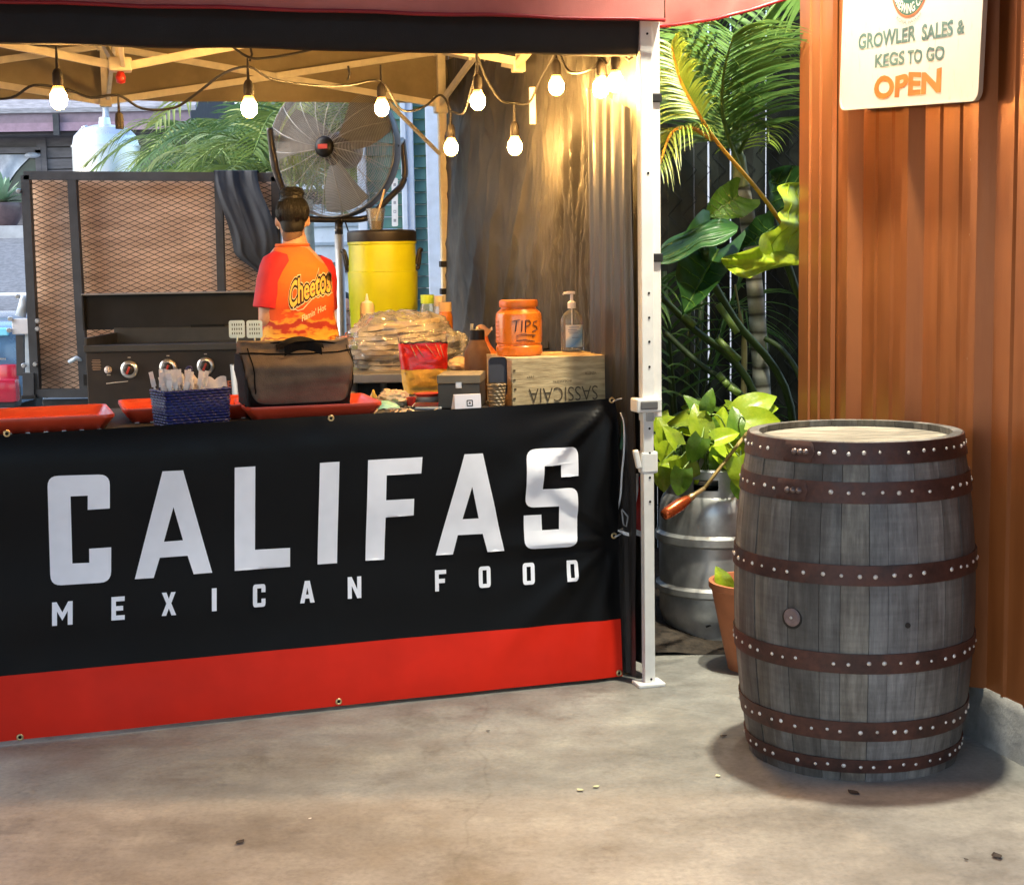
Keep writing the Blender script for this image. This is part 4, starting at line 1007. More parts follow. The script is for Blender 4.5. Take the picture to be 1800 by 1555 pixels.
sc_ = onz(1007, 619, ztop_c) + V((0, .04, 0)); sc_.z = ztop_c
th = thing('sanitizer_bottle', sc_, 'clear pump bottle of hand sanitizer on the wooden crate', 'bottle')
MCLB = CLEAR('clear_pet', (.93, .94, .92), .06, .12, .1, 20)
def ell(c, prof, seg, sx, sy, nm, mat, par, rot=CR, sm=40):
    MB().lathe(prof, seg, c, Matrix.Rotation(rot, 3, 'Z'), sx=sx, sy=sy).build(nm, mat, par, sm)
ell(sc_, [(0, .002), (.95, .002), (1, .006), (1, .098), (.96, .112), (.75, .128), (.42, .138), (.32, .142), (.32, .148)], 32, .0395, .026, 'bottle', MCLB, th)
ell(sc_, [(0, .004), (.93, .004), (.95, .008), (.95, .07), (0, .07)], 28, .0395, .026, 'gel', CLEAR('gel', (.9, .93, .93), .05, .05, .05), th)
ell(sc_, [(.0, .146), (.36, .146), (.36, .166), (.2, .17), (.14, .172), (.14, .192), (0, .193)], 20, .0395, .0395, 'pump_collar', MWP, th)
mx = CMx
MB().box(sc_ + mx @ V((-.004, 0, .198)), (.030, .013, .010), mx, .003).build('pump_head', MWP, th, True)
MB().tube([sc_ + mx @ V((-.01, 0, .198)), sc_ + mx @ V((-.028, 0, .197)), sc_ + mx @ V((-.031, 0, .192))], [.005, .004, .003], 8).build('spout', MWP, th, True)
MB().tube([sc_ + V((0, 0, .01)), sc_ + V((0, 0, .15))], .0025, 6).build('dip_tube', MWP, th)
def lab_mat():
    m, nt, b = nodes('sanitizer_label'); v = coords(nt); sp = nd(nt, 'SeparateXYZ'); lk(nt, v, sp.inputs[0])
    n = tex(nt, v, 30, 2); z = math_(nt, 'ADD', sp.outputs[2], math_(nt, 'MULTIPLY', sp.outputs[0], -.9))
    z = math_(nt, 'ADD', z, math_(nt, 'MULTIPLY', n, .02))
    lk(nt, ramp(nt, z, [(.0, (.5, .62, .75)), (.03, (.07, .25, .62)), (.062, (.35, .52, .72)), (.075, (.74, .74, .7))]), b.inputs['Base Color']); b.inputs['Roughness'].default_value = .4; return m
mb = MB(); mr = Matrix.Rotation(CR, 3, 'Z')
mb.grid(lambda u, v: sc_ + mr @ V((.0405 * cos(R(222 + 96 * u)), .0272 * sin(R(222 + 96 * u)), .016 + .075 * v)), 14, 4)
lb = mb.build('label', lab_mat(), th, True)
mb = MB()
for i, (a0, a1, z) in enumerate(((.2, .75, .082), (.15, .6, .074), (.15, .8, .068), (.2, .7, .062), (.35, .8, .047))):
    mb.grid(lambda u, v: sc_ + mr @ V((.0410 * cos(R(222 + 96 * (a0 + (a1 - a0) * u))), .0278 * sin(R(222 + 96 * (a0 + (a1 - a0) * u))), z + .0022 * v)), 8, 1)
mb.build('label_print', M('label_ink', (.12, .2, .4), .6), lb, normals=False)
t_ = thing('pen', onz(971, 619, ztop_c) + V((0, .1, 0)), 'thin black pen lying on the crate between jar and bottle', 'pen')
p0 = t_.location.copy(); MB().tube([p0 + V((-.03, 0, .005)), p0 + V((-.008, .01, .006))], .004, 8).build('barrel', MBLK, t_, True); MB().tube([p0 + V((-.008, .01, .006)), p0 + V((-.012, .012, .03))], .0022, 6).build('clip', MBLK, t_, True)

# ---- card reader, cash box, little basket
rc = C(cu_of(790, 714)[0], .06, CZ)
tr_ = thing('card_reader', rc, 'small white card reader stand with a square logo on the counter front', 'card reader', rz=CR - R(4))
mb = MB(); mb.add([(-.042, -.012, 0), (.042, -.012, 0), (.042, .055, 0), (-.042, .055, 0), (-.042, -.004, .056), (.042, -.004, .056), (.042, .012, .056), (-.042, .012, .056)], [(3, 2, 1, 0), (0, 1, 5, 4), (1, 2, 6, 5), (2, 3, 7, 6), (3, 0, 4, 7), (4, 5, 6, 7)])
b_ = bmesh.new(); mb.build('stand', M('reader_white', (.78, .72, .75), .35, var=.03), tr_, world=False)
mb = MB()
def rd(x, z, h=0): return V((x, -.0128 + .008 * z / .056 - h, z))
sq = lambda a: [(.006 - a, .029 - a), (.006 + a, .029 - a), (.006 + a, .029 + a), (.006 - a, .029 + a)]
mb.poly(rr(-.004, .019, .016, .039, .003), [rr(-.0012, .0218, .0132, .0362, .0015)], lambda x, z, h: rd(x, z)); mb.poly(sq(.0028), [], lambda x, z, h: rd(x, z))
mb.build('logo', M('hole_black'), tr_, world=False, normals=False)
kc = C(cu_of(806, 712)[0] + .0, .25, CZ)
tk2 = thing('cash_box', kc, 'dark grey lidded cash box behind the white card reader', 'box', rz=CR - R(22))
MGRY = M('dark_grey_metal', (.045, .042, .036), .5, .2, var=.12)
MB().box((0, 0, .042), (.135, .2, .078), None, .003).build('body', MGRY, tk2, world=False)
MB().box((0, 0, .096), (.139, .204, .028), None, .003).build('lid', M('lit_lid', (.16, .13, .085), .5, .1, var=.12), tk2, world=False)  # warm light falling on the lid is painted into its tan colour
MB().box((.0, -.103, .078), (.02, .006, .02), None, .002).build('latch', MSTEEL, tk2, world=False)
wc = C(cu_of(848, 712)[0], .10, CZ)
tw2 = thing('straw_basket', wc, 'small woven straw cup basket against the crate', 'basket')
MSTR = weave('straw_weave', (.45, .30, .15), 30, 30)
MB().lathe([(0, .003), (.024, .003), (.03, .08), (.028, .08), (.022, .008), (0, .008)], 20, wc).build('body', MSTR, tw2, 40)
MB().lathe([(.0285, .076), (.0325, .08), (.0285, .084)], 20, wc).build('rim', MSTR, tw2, True)
wc2 = wc + V((.005, .03, 0))
t_ = thing('phone', wc2, 'dark rounded phone standing in the small straw basket', 'phone', rz=CR)
mb = MB(); mb.poly(rr(-.03, .04, .03, .165, .014), [], lambda x, z, h: V((x, h - .004, z)), .009); mb.build('case', M('slate_case', (.05, .05, .06), .5), t_, world=False)

# ---- brown sauce bottle with black cap and straw
def cpw(px, w_): return C(cu_of(px, 700)[0] if False else 0, w_, CZ)
def counter_px(px, w_):               # point on the counter at a photo column and a depth behind its front edge
    lo, hi = -.1, 2.3
    for _ in range(40):
        m = (lo + hi) / 2; p = C(m, w_, CZ); q = CM.transposed() @ (p - CO); x = 900 + FPX * q.x / -q.z
        if x > px: lo = m
        else: hi = m
    return C(m, w_, CZ)
def pixz(px, py, p): return at(px, py, p.y).z
bp = counter_px(841, .48); z1 = pixz(841, 655, bp)
tb2 = thing('sauce_bottle', bp, 'brown paper-wrapped bottle with black cap and grey straw behind the cash box', 'bottle')
zt_ = pixz(841, 597, bp) - CZ; zs = pixz(841, 612, bp) - CZ; zk = pixz(841, 580, bp) - CZ
MKR = M('brown_wrap', (.16, .085, .045), .6, var=.25, sc=14, bump=.5, bsc=40)
MB().lathe([(0, .0), (.045, 0), (.047, .01), (.045, zs * .92), (.036, zs + .004), (.026, zt_), (0, zt_)], 24, bp).build('body', MKR, tb2, 40)
MB().lathe([(.024, zt_ - .002), (.026, zt_), (.0255, zk), (.02, zk + .003), (0, zk + .003)], 20, bp).build('cap', MBLK, tb2, 40)
MB().tube([bp + V((-.022, 0, zt_ - .01)), bp + V((-.017, 0, zk + .022))], .0055, 8).build('straw', M('grey_straw', (.25, .27, .28), .4), tb2, True)
# orange fruit bag tied at the top
fp = counter_px(852, .63); zf = pixz(852, 600, fp)
tf = thing('orange_bag', fp, 'orange plastic treat bag with a tied frilly top between bottle and jar', 'bag')
MOB = M('orange_film', (.75, .20, .03), .3, var=.25, sc=16, bump=.6, bsc=35, transl=.25)
cb = fp + V((.02, 0, 0)); h1 = zf - CZ
prof = []
mb = MB()
def obag(u, v):
    a = 2 * pi * u
    z = (h1 + .018) * v; r = .035 * (1 - .0 * v) if v < .6 else .035 * (1 - sstep(.6, 1.0, v) * .8)
    r *= 1 + .12 * NZ(cos(a) * 2, sin(a) * 2, z * 25); return cb + V((r * cos(a) - .012 * sstep(.5, 1, v), r * sin(a), z))
mb.grid(obag, 28, 20); mb.build('body', MOB, tf, True)
mb = MB(); tp_ = cb + V((-.012, 0, h1 + .016))
mb.grid(lambda u, v: tp_ + V((cos(2 * pi * u) * (.006 + .024 * v + .007 * v * sin(10 * pi * u)), sin(2 * pi * u) * (.006 + .018 * v), .034 * v + .010 * v * sin(6 * pi * u + 1))), 40, 6); mb.build('frill', CLEAR('peach_film', (.95, .7, .5), .15, .5, .5, 40), tf, True)
MB().ball(cb + V((.022, -.012, h1 * .62)), (.014, .012, .016)).build('green_ball', M('green_candy', (.12, .25, .04), .4), tf, True)
mb = MB(); mb.ball(cb + V((.034, -.005, h1 * .6)), (.02, .018, .016)); mb.build('orange_ball', MOB, tf, True)

# ---- chips bag: clear, red band and yellow base
gp = counter_px(746, .55); zb, zt2 = pixz(746, 692, gp), pixz(746, 582, gp)
tch = thing('chips_bag', gp, 'clear gusseted bag with red print and yellow chips on the counter', 'bag')
hgt = zt2 - CZ; 
def chip(u, v, o=0):
    a = 2 * pi * u; k = .069 + .020 * v; ky2 = .042 * (1 - v) ** .6 + .006 + .012 * sin(pi * v)
    x = k * math.copysign(abs(cos(a)) ** .6, cos(a)); y = ky2 * math.copysign(abs(sin(a)) ** .8, sin(a))
    return gp + CMx @ V((x + .003 * NZ(v * 9, u * 5), y + o + .006 * NZ(u * 12, v * 9, 2), hgt * v + .008 * NZ(u * 6, 3) * v))
zz = lambda py: (pixz(746, py, gp) - CZ) / hgt
vb, vm, vt = zz(690), zz(648), zz(603)
MCF = CLEAR('chips_film', (.98, .96, .93), .1, .05, .7, 45)
def chip_part(nm, v0, v1, mat, k=1.0):
    mb = MB(); c_ = lambda v: gp + V((0, 0, hgt * v))
    mb.grid(lambda u, v: c_(v0 + (v1 - v0) * v) + (chip(u, v0 + (v1 - v0) * v) - c_(v0 + (v1 - v0) * v)) * k, 40, 14); mb.build(nm, mat, tch, True)
chip_part('clear_film', 0, 1, MCF, .99)
chip_part('yellow_chips', max(vb, .01), vm, M('corn_chips', (.95, .55, .07), .5, var=.12, sc=40, bump=.8, bsc=60), 1.0)
chip_part('red_print', vm, vt, M('red_print', (.66, .02, .012), .3, var=.25, sc=14, bump=.5, bsc=50, coat=.3), 1.02)
mb = MB()
for k in range(5):
    x0 = -.06 + .03 * k; mb.tube([chip(.75 + (x0) * 1.2, vt - .02, -.004) + CMx @ V((.0, 0, -.0)), chip(.75 + x0 * 1.2 + .03, vt - .20, -.006)], .0014, 5)
mb.build('creases', CLEAR('gold_crease', (.95, .75, .5), .1, .5), tch, True)
mb = MB(); pts = [chip(.55 + .4 * k / 16, vt + .012 + .012 * (k % 3 - 1), -.002) for k in range(17)]; mb.tube(pts, .0022, 5); mb.build('black_tear_strip', MBLK, tch, True)

# ---- small litter of the prep side of the counter
def crumple(c, rx_, ry_, rz_, mat, nm, lab, cat, seed, amp=.35, fq=3, par=None):
    o = thing(nm, c, lab, cat); mb = MB()
    def f(u, v):
        a, b = 2 * pi * u, pi * v; d = V((cos(a) * sin(b), sin(a) * sin(b), -cos(b)))
        k = 1 + amp * (NZ(d.x * fq + seed, d.y * fq, d.z * fq) + .4 * (1 - 2 * abs(NZ(d.x * fq * 2 + seed, d.y * fq * 2, d.z * fq * 2))) - .2)
        p = V((d.x * rx_, d.y * ry_, d.z * rz_)) * k; p.z = max(p.z, -rz_ * .8); return V(c) + CMx @ V((p.x, p.y, p.z + rz_ * .8))
    mb.grid(f, 44, 26); mb.build('crumpled_paper' if 'paper' in lab else 'wrap', mat, o, 35); return o
MPAP = M('kraft_pale', (.62, .47, .30), .75, var=.15, sc=10, bump=.6, bsc=60)
crumple(counter_px(692, .36), .052, .035, .030, MPAP, 'paper_wad', 'crumpled pale brown paper wad lying before the chips bag', 'paper', 3)
MMINT = M('mint_plastic', (.17, .42, .31), .45, var=.1)
t_ = thing('mint_cloth', counter_px(672, .30), 'mint green folded cloth lying on the counter', 'cloth', rz=CR)
mb = MB(); mb.grid(lambda u, v: V((.055 * (2 * u - 1), .04 * (2 * v - 1), .004 + .022 * sin(pi * u) ** .6 * sin(pi * v) ** .5 + .004 * NZ(u * 5, v * 5))), 16, 12); mb.build('fold', MMINT, t_, True, world=False)
yp = counter_px(657, .40)
t_ = thing('mustard_bottle', yp, 'small yellow squeeze bottle leaning among the papers', 'bottle')
MB().lathe([(0, 0), (.013, 0), (.014, .004), (.014, .03), (.006, .044), (.002, .055), (0, .055)], 14, yp).build('body', M('mustard', (.68, .48, .07), .4), t_, True); MB().lathe([(.0145, .026), (.0155, .028), (.0145, .031)], 14, yp).build('collar', M('mustard_dark', (.55, .36, .05), .4), t_, True)
rp = counter_px(723, .33)
t_ = thing('salsa_cup', rp, 'little red plastic cup of salsa in front of the chips bag', 'cup')
MB().lathe([(0, 0), (.012, 0), (.016, .03), (.0145, .03), (.011, .004), (0, .004)], 16, rp).build('cup', M('red_plastic'), t_, 40); MB().lathe([(0, .026), (.014, .026)], 16, rp).build('salsa', M('salsa', (.35, .05, .02), .3), t_)
pp = counter_px(752, .36)
t_ = thing('paper_bowl', pp, 'stack of white paper bowls with a red rim beneath the chips bag', 'bowl')
for i in range(3): MB().lathe([(0, .004 + .009 * i), (.03, .004 + .009 * i), (.045, .02 + .009 * i), (.047, .021 + .009 * i), (.044, .019 + .009 * i), (.03, .006 + .009 * i)], 24, pp).build('bowl', M('paper_white', (.72, .68, .64), .7, var=.05) if i < 2 else M('bowl_red', (.5, .04, .03), .5), t_, 40)
tp2 = counter_px(752, .22)
t_ = thing('tablet', tp2, 'pale grey tablet tilted flat on the counter behind the card reader', 'tablet', rz=CR + R(-25))
MB().box((0, 0, .009), (.10, .075, .008), Matrix.Rotation(R(7), 3, 'X'), .003).build('case', M('tablet_grey', (.40, .43, .45), .4), t_, world=False)
MB().box((0, 0, .0145), (.088, .064, .002), Matrix.Rotation(R(7), 3, 'X')).build('screen', M('dark_glass', (.03, .035, .04), .12), t_, world=False)
sp_ = counter_px(702, .16)
t_ = thing('scissors', sp_, 'black-handled scissors lying on torn brown paper', 'scissors', rz=CR + R(20))
for s_ in (-1, 1):
    MB().bar((-.045, -.012 * s_, .012), (.012, .002 * s_, .012), .009, .0025).build('blade', MSTEEL, t_, world=False)
    MB().tube([V((.032 + .018 * cos(2 * pi * k / 12), .012 * s_ + .010 * sin(2 * pi * k / 12), .013)) for k in range(13)], .003, 6).build('handle', MBLK, t_, True, world=False)
for i, (px, w_, L_, a) in enumerate(((640, .14, .085, 8), (672, .10, .1, -6), (700, .11, .06, 25), (745, .10, .09, -14), (628, .22, .05, 40))):
    q = counter_px(px, w_); t_ = thing('torn_paper', q, ('torn brown kraft paper scrap with dark slots on the counter', 'long torn kraft paper strip nearest the banner edge', 'curled kraft paper scrap under the scissors', 'thin kraft paper strip before the card reader', 'small kraft paper corner beside the cooler bag')[i], 'paper', rz=CR + R(a))
    mb = MB(); mb.grid(lambda u, v: V((L_ * (u - .5), .03 * (v - .5) * (1 + .3 * NZ(u * 4, i)), .003 + .012 * (2 * u - 1) ** 4 + .006 * max(0, NZ(u * 5, v * 4, i + 2)))), 16, 6); mb.build('sheet', MPAP, t_, True, world=False)
    if i < 2: MB().box((.01, -.003, .0055), (.016, .005, .004)).build('slot', M('hole_black'), t_, world=False)
# ================================================================== BEHIND THE COUNTER
# steel prep table
PZ_ = .935
tpt = thing('prep_table', (-.42, 6.35, 0), 'stainless prep table crowded with food behind the counter', 'table')
MSS = M('stainless', (.45, .44, .42), .35, .85, var=.15, sc=8)
x0, x1, y0, y1 = -.66, .02, 5.85, 7.15
MB().box(((x0 + x1) / 2, (y0 + y1) / 2, PZ_ - .018), (x1 - x0, y1 - y0, .036), None, .004).build('table_top', MSS, tpt)
MB().box(((x0 + x1) / 2, (y0 + y1) / 2, .3), (x1 - x0 - .06, y1 - y0 - .06, .02)).build('undershelf', MSS, tpt)
for x in (x0 + .05, x1 - .05):
    for y in (y0 + .05, y1 - .05): MB().tube([(x, y, 0), (x, y, PZ_ - .03)], .02, 10).build('leg', MSS, tpt, True)
MB().tube([(x0 + .17, y0 + .06, .3), (x0 + .17, y0 + .06, PZ_ - .03)], .012, 8).build('leg', MSS, tpt, True)
mb = MB(); mb.grid(lambda u, v: V((x0 + .03 + (x1 - x0 - .06) * u, y0 + .10 + .03 * NZ(u * 6, v * 3), .3 + (PZ_ - .34) * v)), 24, 10); mb.build('hanging_cloth', MBLF, tpt, True)
# yellow drink cooler
def ppx(px, Y, z=PZ_): p = at(px, 560, Y); return V((p.x, Y, z))
yc = ppx(675, 6.95); ysc = 6.95 / FPX
tcl = thing('drink_cooler', yc, 'yellow round drink cooler with black lid on the prep table', 'cooler')
zl = lambda py: at(675, py, 6.95).z - PZ_
r0 = 61 * ysc; MYEL = M('yellow_plastic', (.56, .60, .010), .38, var=.05)
zj, zt3 = zl(478), zl(425)
MB().lathe([(0, 0), (r0 * .9, 0), (r0 * .95, .01), (r0 * .96, zl(546)), (r0 * .975, zl(544)), (r0, zj - .006), (r0, zj), (r0 * .965, zj + .004), (r0 * .955, zt3 - .014), (r0 * .985, zt3 - .01), (r0 * .985, zt3), (0, zt3)], 48, yc).build('body', MYEL, tcl, 35)
MB().lathe([(r0 * .98, zt3 - .001), (r0 * .99, zt3 + .003), (r0 * .985, zl(408)), (r0 * .93, zl(405)), (0, zl(405))], 48, yc).build('lid', M('black_plastic', (.02, .016, .014), .45, var=.2), tcl, 35)
for s_, px in ((-1, 615), (1, 735)):
    c = yc + V((s_ * r0 * .95, -.01, 0)); za, zb2 = zl(470), zl(443)
    MB().tube(spl([c + V((0, 0, za - .005)), c + V((s_ * .012, 0, za)), c + V((s_ * .022, 0, zb2 - .0)), c + V((s_ * .028, 0, zb2 + .006)), c + V((s_ * .018, -.012, zb2 + .004)), c + V((s_ * .004, -.01, za + .012))], 5), .009, 8).build('handle', M('black_plastic'), tcl, True)
MB().tube([yc + V((-.01, -r0 * .9, .035)), yc + V((-.01, -r0 - .05, .035)), yc + V((-.01, -r0 - .055, .02))], .011, 8).build('spigot', M('black_plastic'), tcl, True)
cc_ = yc + V((-.022, -.03, zl(405))); tcu = thing('iced_drink', cc_, 'clear plastic cup of dark drink with a straw on the cooler lid', 'cup')
ch_ = at(660, 366, 6.9).z - cc_.z
MB().lathe([(0, .002), (.028, .002), (.03, .004), (.043, ch_ - .004), (.045, ch_), (.042, ch_ - .002), (.029, .005)], 24, cc_).build('cup', CLEAR('cup_clear', (.94, .94, .94), .1, .14, .05), tcu, 40)
MB().lathe([(0, .003), (.0275, .004), (.034, ch_ * .42), (0, ch_ * .42)], 20, cc_).build('drink', M('tea', (.13, .055, .012), .15), tcu, 40)
MB().tube([cc_ + V((.0, 0, ch_ * .4)), at(676, 333, 6.9)], .0045, 8).build('straw', M('straw_tan', (.72, .56, .35), .5), tcu, True)
# tortillas in a clear bag
tb_ = ppx(705, 6.15); tto = thing('tortilla_bag', tb_, 'big stack of tortillas in a shiny clear plastic bag on the prep table', 'bag')
MTOR = M('tortilla', (.66, .50, .30), .75, var=.15, sc=14, c2=(.76, .63, .43), bump=.4, bsc=45)
zt4 = at(705, 556, 6.15).z - PZ_
for i in range(9):
    z = zt4 * (.04 + .1 * i); ox, oy = rnd.uniform(-.014, .014), rnd.uniform(-.01, .01); tl_ = .04 * i / 9 * (1 if i > 4 else .4)
    mb = MB(); mb.grid(lambda u, v: tb_ + V((.178 * v * cos(2 * pi * u) + ox - .01, .15 * v * sin(2 * pi * u) + oy, z + tl_ * cos(2 * pi * u) * v * .5 + .006 * NZ(v * cos(2 * pi * u) * 3, v * sin(2 * pi * u) * 3, i) + .008)), 36, 4)
    mb.grid(lambda u, v: tb_ + V((.178 * cos(2 * pi * u) + ox - .01, .15 * sin(2 * pi * u) + oy, z + tl_ * cos(2 * pi * u) * .5 + .006 * NZ(cos(2 * pi * u) * 3, sin(2 * pi * u) * 3, i) + .008 - .016 * v)), 36, 2)
    mb.build('tortilla', MTOR, tto, 50)
def tbag(u, v):
    a, b = 2 * pi * u, pi * v; d = V((cos(a) * sin(b), sin(a) * sin(b), -cos(b)))
    rg = lambda s, o, p=2: max(0, 1 - 3.2 * abs(NZ(d.x * s + o, d.y * s, d.z * s * 1.4))) ** p
    k = .98 + .10 * NZ(d.x * 2.5, d.y * 2.5, d.z * 3) + .11 * rg(1.9, 5, 1.3) + .05 * rg(4.2, 2, 1.5)
    if d.x < -.3 and d.z < .2: k += .22 * (-d.x - .3)
    p = V((d.x * .215, d.y * .185, d.z * .60 * zt4)) * k; p.z = max(p.z + zt4 * .5, -.004 - .02 * max(0, abs(d.x) - .7))
    return tb_ + p
mb = MB(); mb.grid(tbag, 160, 90); mb.build('clear_bag', CLEAR('bag_film', (.99, .98, .97), .10, .24, .5, 14, 1.5, 1.7), tto, True)
# squeeze bottle, jars
q = ppx(646, 6.45); z1 = at(646, 531, 6.45).z - PZ_; z2 = at(646, 516, 6.45).z - PZ_
t_ = thing('squeeze_bottle', q, 'pale cream squeeze bottle with a pointed nozzle before the yellow cooler', 'bottle')
MB().lathe([(0, 0), (.03, 0), (.031, .005), (.03, z1 - .02), (.026, z1 - .004), (.012, z1)], 24, q).build('body', M('cream_plastic', (.72, .62, .40), .4, var=.05, transl=.2), t_, 40)
MB().lathe([(.022, z1 - .008), (.022, z1), (.008, z1 + .006), (.003, z2), (0, z2)], 18, q).build('nozzle', MWP, t_, 40)
for px, Y, rr_, pt, pc, body, lid, labl in ((752, 6.75, .034, 518, 531, CLEAR('jar_glass', (.88, .93, .85), .05, .2), M('lime_lid', (.42, .62, .05), .45), 'green-lidded glass jar beside the yellow cooler'),
                                   (772, 6.6, .024, 520, 536, CLEAR('jar_glass2', (.95, .9, .85), .05, .2), M('beige_lid', (.5, .42, .3), .5), 'slim clear jar with beige cap beside the yellow cooler'),
                                   (783, 6.35, .030, 531, 545, M('amber_sauce', (.42, .13, .012), .2, var=.25), M('tan_cap', (.45, .3, .16), .5), 'amber bottle of red sauce at the edge of the prep table')):
    q = ppx(px, Y); zb_, zt_ = at(px, pc, Y).z - PZ_, at(px, pt, Y).z - PZ_
    t_ = thing('sauce_jar', q, labl, 'jar')
    MB().lathe([(0, 0), (rr_, 0), (rr_ * 1.03, .006), (rr_, zb_ - .03), (rr_ * .8, zb_ - .004), (rr_ * .8, zb_)], 24, q).build('glass', body, t_, 40)
    MB().lathe([(rr_ * .86, zb_ - .006), (rr_ * .88, zb_), (rr_ * .88, zt_), (0, zt_)], 24, q).build('lid', lid, t_, 40)
    if px != 783: MB().lathe([(0, .004), (rr_ * .9, .004), (rr_ * .9, zb_ * .6), (0, zb_ * .6)], 20, q).build('contents', M('pickles%d' % px, (.2, .26, .06) if px == 752 else (.45, .25, .1), .4, var=.4, sc=40), t_)
crumple(ppx(806, 6.0), .045, .04, .028, M('bread', (.68, .46, .28), .7, var=.2), 'bread_roll', 'pale bread roll in the gap by the brown bottle', 'bread', 9, .12)
o = crumple(ppx(800, 6.18), .06, .05, .075, CLEAR('bag_film2', (.97, .95, .92), .12, .22, .8, 30), 'plastic_bag', 'clear crumpled plastic bag standing behind the brown bottle', 'bag', 5)

# ------------------------------------------------------------------ griddle
GY = 6.75
tgr = thing('griddle', (-1.45, GY + .3, 0), 'black flat-top gas griddle with lid raised and round knobs', 'griddle')
MGB = M('griddle_black', (.012, .010, .009), .45, .3, var=.3, sc=6)
MGF = M('griddle_front', (.022, .017, .014), .5, .2, var=.2, sc=8)
gl = at(150, 620, GY).x; gr_ = gl + .98; zf1 = at(150, 618, GY).z; zf0 = at(150, 706, GY).z - .06; cx_ = (gl + gr_) / 2
MB().box((cx_, GY + .012, (zf0 + zf1) / 2), (gr_ - gl, .024, zf1 - zf0), None, .006).build('control_panel', MGF, tgr)
MB().box((cx_, GY + .29, zf1 - .06), (gr_ - gl, .53, .12), None, .006).build('firebox', MGB, tgr)
# tray rim and plate
zr = at(150, 600, GY).z
MB().box((cx_, GY + .27, zf1 + .006), (gr_ - gl - .02, .5, .01)).build('cook_plate', M('seasoned_steel', (.03, .026, .024), .35, .6, var=.3), tgr)
for nm, c, s_ in (('rim_front', (cx_, GY + .0, zf1 + .012), (gr_ - gl + .01, .02, .03)), ('rim_back', (cx_, GY + .53, zf1 + .04), (gr_ - gl + .01, .014, .08)), ('rim_left', (gl + .004, GY + .265, zf1 + .03), (.012, .53, .06)), ('rim_right', (gr_ - .004, GY + .265, zf1 + .03), (.012, .53, .06))):
    MB().box(c, s_, None, .003).build(nm, M('griddle_rim', (.07, .065, .06), .4, .6), tgr)
# raised lid: open tray shape leaning back
zh0 = zf1 + .07; zh1 = at(300, 516, GY + .56).z; gl_, gl, cx_0 = gl, at(149, 560, GY + .58).x, cx_; cx_ = (gl + gr_) / 2
MB().box((cx_, GY + .60, (zh0 + zh1) / 2), (gr_ - gl, .02, zh1 - zh0), Matrix.Rotation(R(-3), 3, 'X'), .004).build('lid', MGB, tgr)
MB().box((cx_, GY + .575, zh1 + .002), (gr_ - gl + .004, .065, .008), None, .002).build('lid_edge', M('griddle_edge', (.28, .27, .26), .35, .6), tgr)
for x in (gl + .004, gr_ - .004): MB().box((x, GY + .57, (zh0 + zh1) / 2), (.01, .06, zh1 - zh0), None, .002).build('lid_side', MGB, tgr)
gl, cx_ = gl_, cx_0
MB().box((cx_ - .05, GY + .525, zf1 + .085), (.16, .012, .012)).build('vent_slot', M('hole_black'), tgr)
def gx(px, py): return at(px, py, GY - .001)
mk = Matrix(((1, 0, 0), (0, 0, -1), (0, 1, 0)))
for px, py in ((228, 649), (296, 646), (362, 643)):
    p = gx(px, py); k = MB().lathe([(.038, 0), (.04, .006), (.036, .012), (.024, .014)], 28, p, mk).build('bezel', MSTEEL, tgr, True)
    MB().lathe([(0, .026), (.016, .026), (.022, .022), (.025, .008)], 24, p, mk).build('knob', M('black_plastic'), k, True)
    MB().box(p + V((.0, -.029, -.003)), (.010, .008, .034), Matrix.Rotation(R(25), 3, 'Y'), .002).build('pointer', M('red_pointer', (.4, .03, .015), .4), k)
    mb = MB(); mb.box(p + V((0, 0, .052)), (.012, .003, .004)); mb.build('mark', M('panel_white', (.5, .46, .42), .6), tgr)
p = gx(190, 650); MB().lathe([(0, .016), (.012, .014), (.016, .006), (.017, 0)], 20, p, mk).build('igniter', M('igniter', (.55, .5, .5), .35), tgr, True)
mb = MB()
for k in range(7): mb.box(gx(169, 633) + V((0, 0, -.007 * k)), (.040 * (1 if k % 2 else .85), .002, .0028))
mb.build('warning_label', M('label_tan', (.28, .2, .15), .7), tgr)
mb = MB(); mb.tube([gx(187, 674), gx(225, 670)], .0022, 6); mb.box(gx(191, 659), (.016, .002, .004)); mb.build('panel_print', M('panel_white'), tgr)
mb = MB(); put_text(mb, 'E', lambda x, y: gx(400, 681) + V((.022 * x, -.001, .03 * y)), .02); mb.build('panel_letter', M('panel_orange', (.5, .12, .05), .5), tgr, normals=False)
for x in (gl + .05, gr_ - .05):
    for y in (GY + .05, GY + .5): MB().box((x, y, zf0 / 2 + .02), (.04, .04, zf0 + .04)).build('leg', MGB, tgr)
MB().box((gl - .02, GY + .1, zf1 - .13), (.03, .05, .05)).build('side_bracket', MGB, tgr)
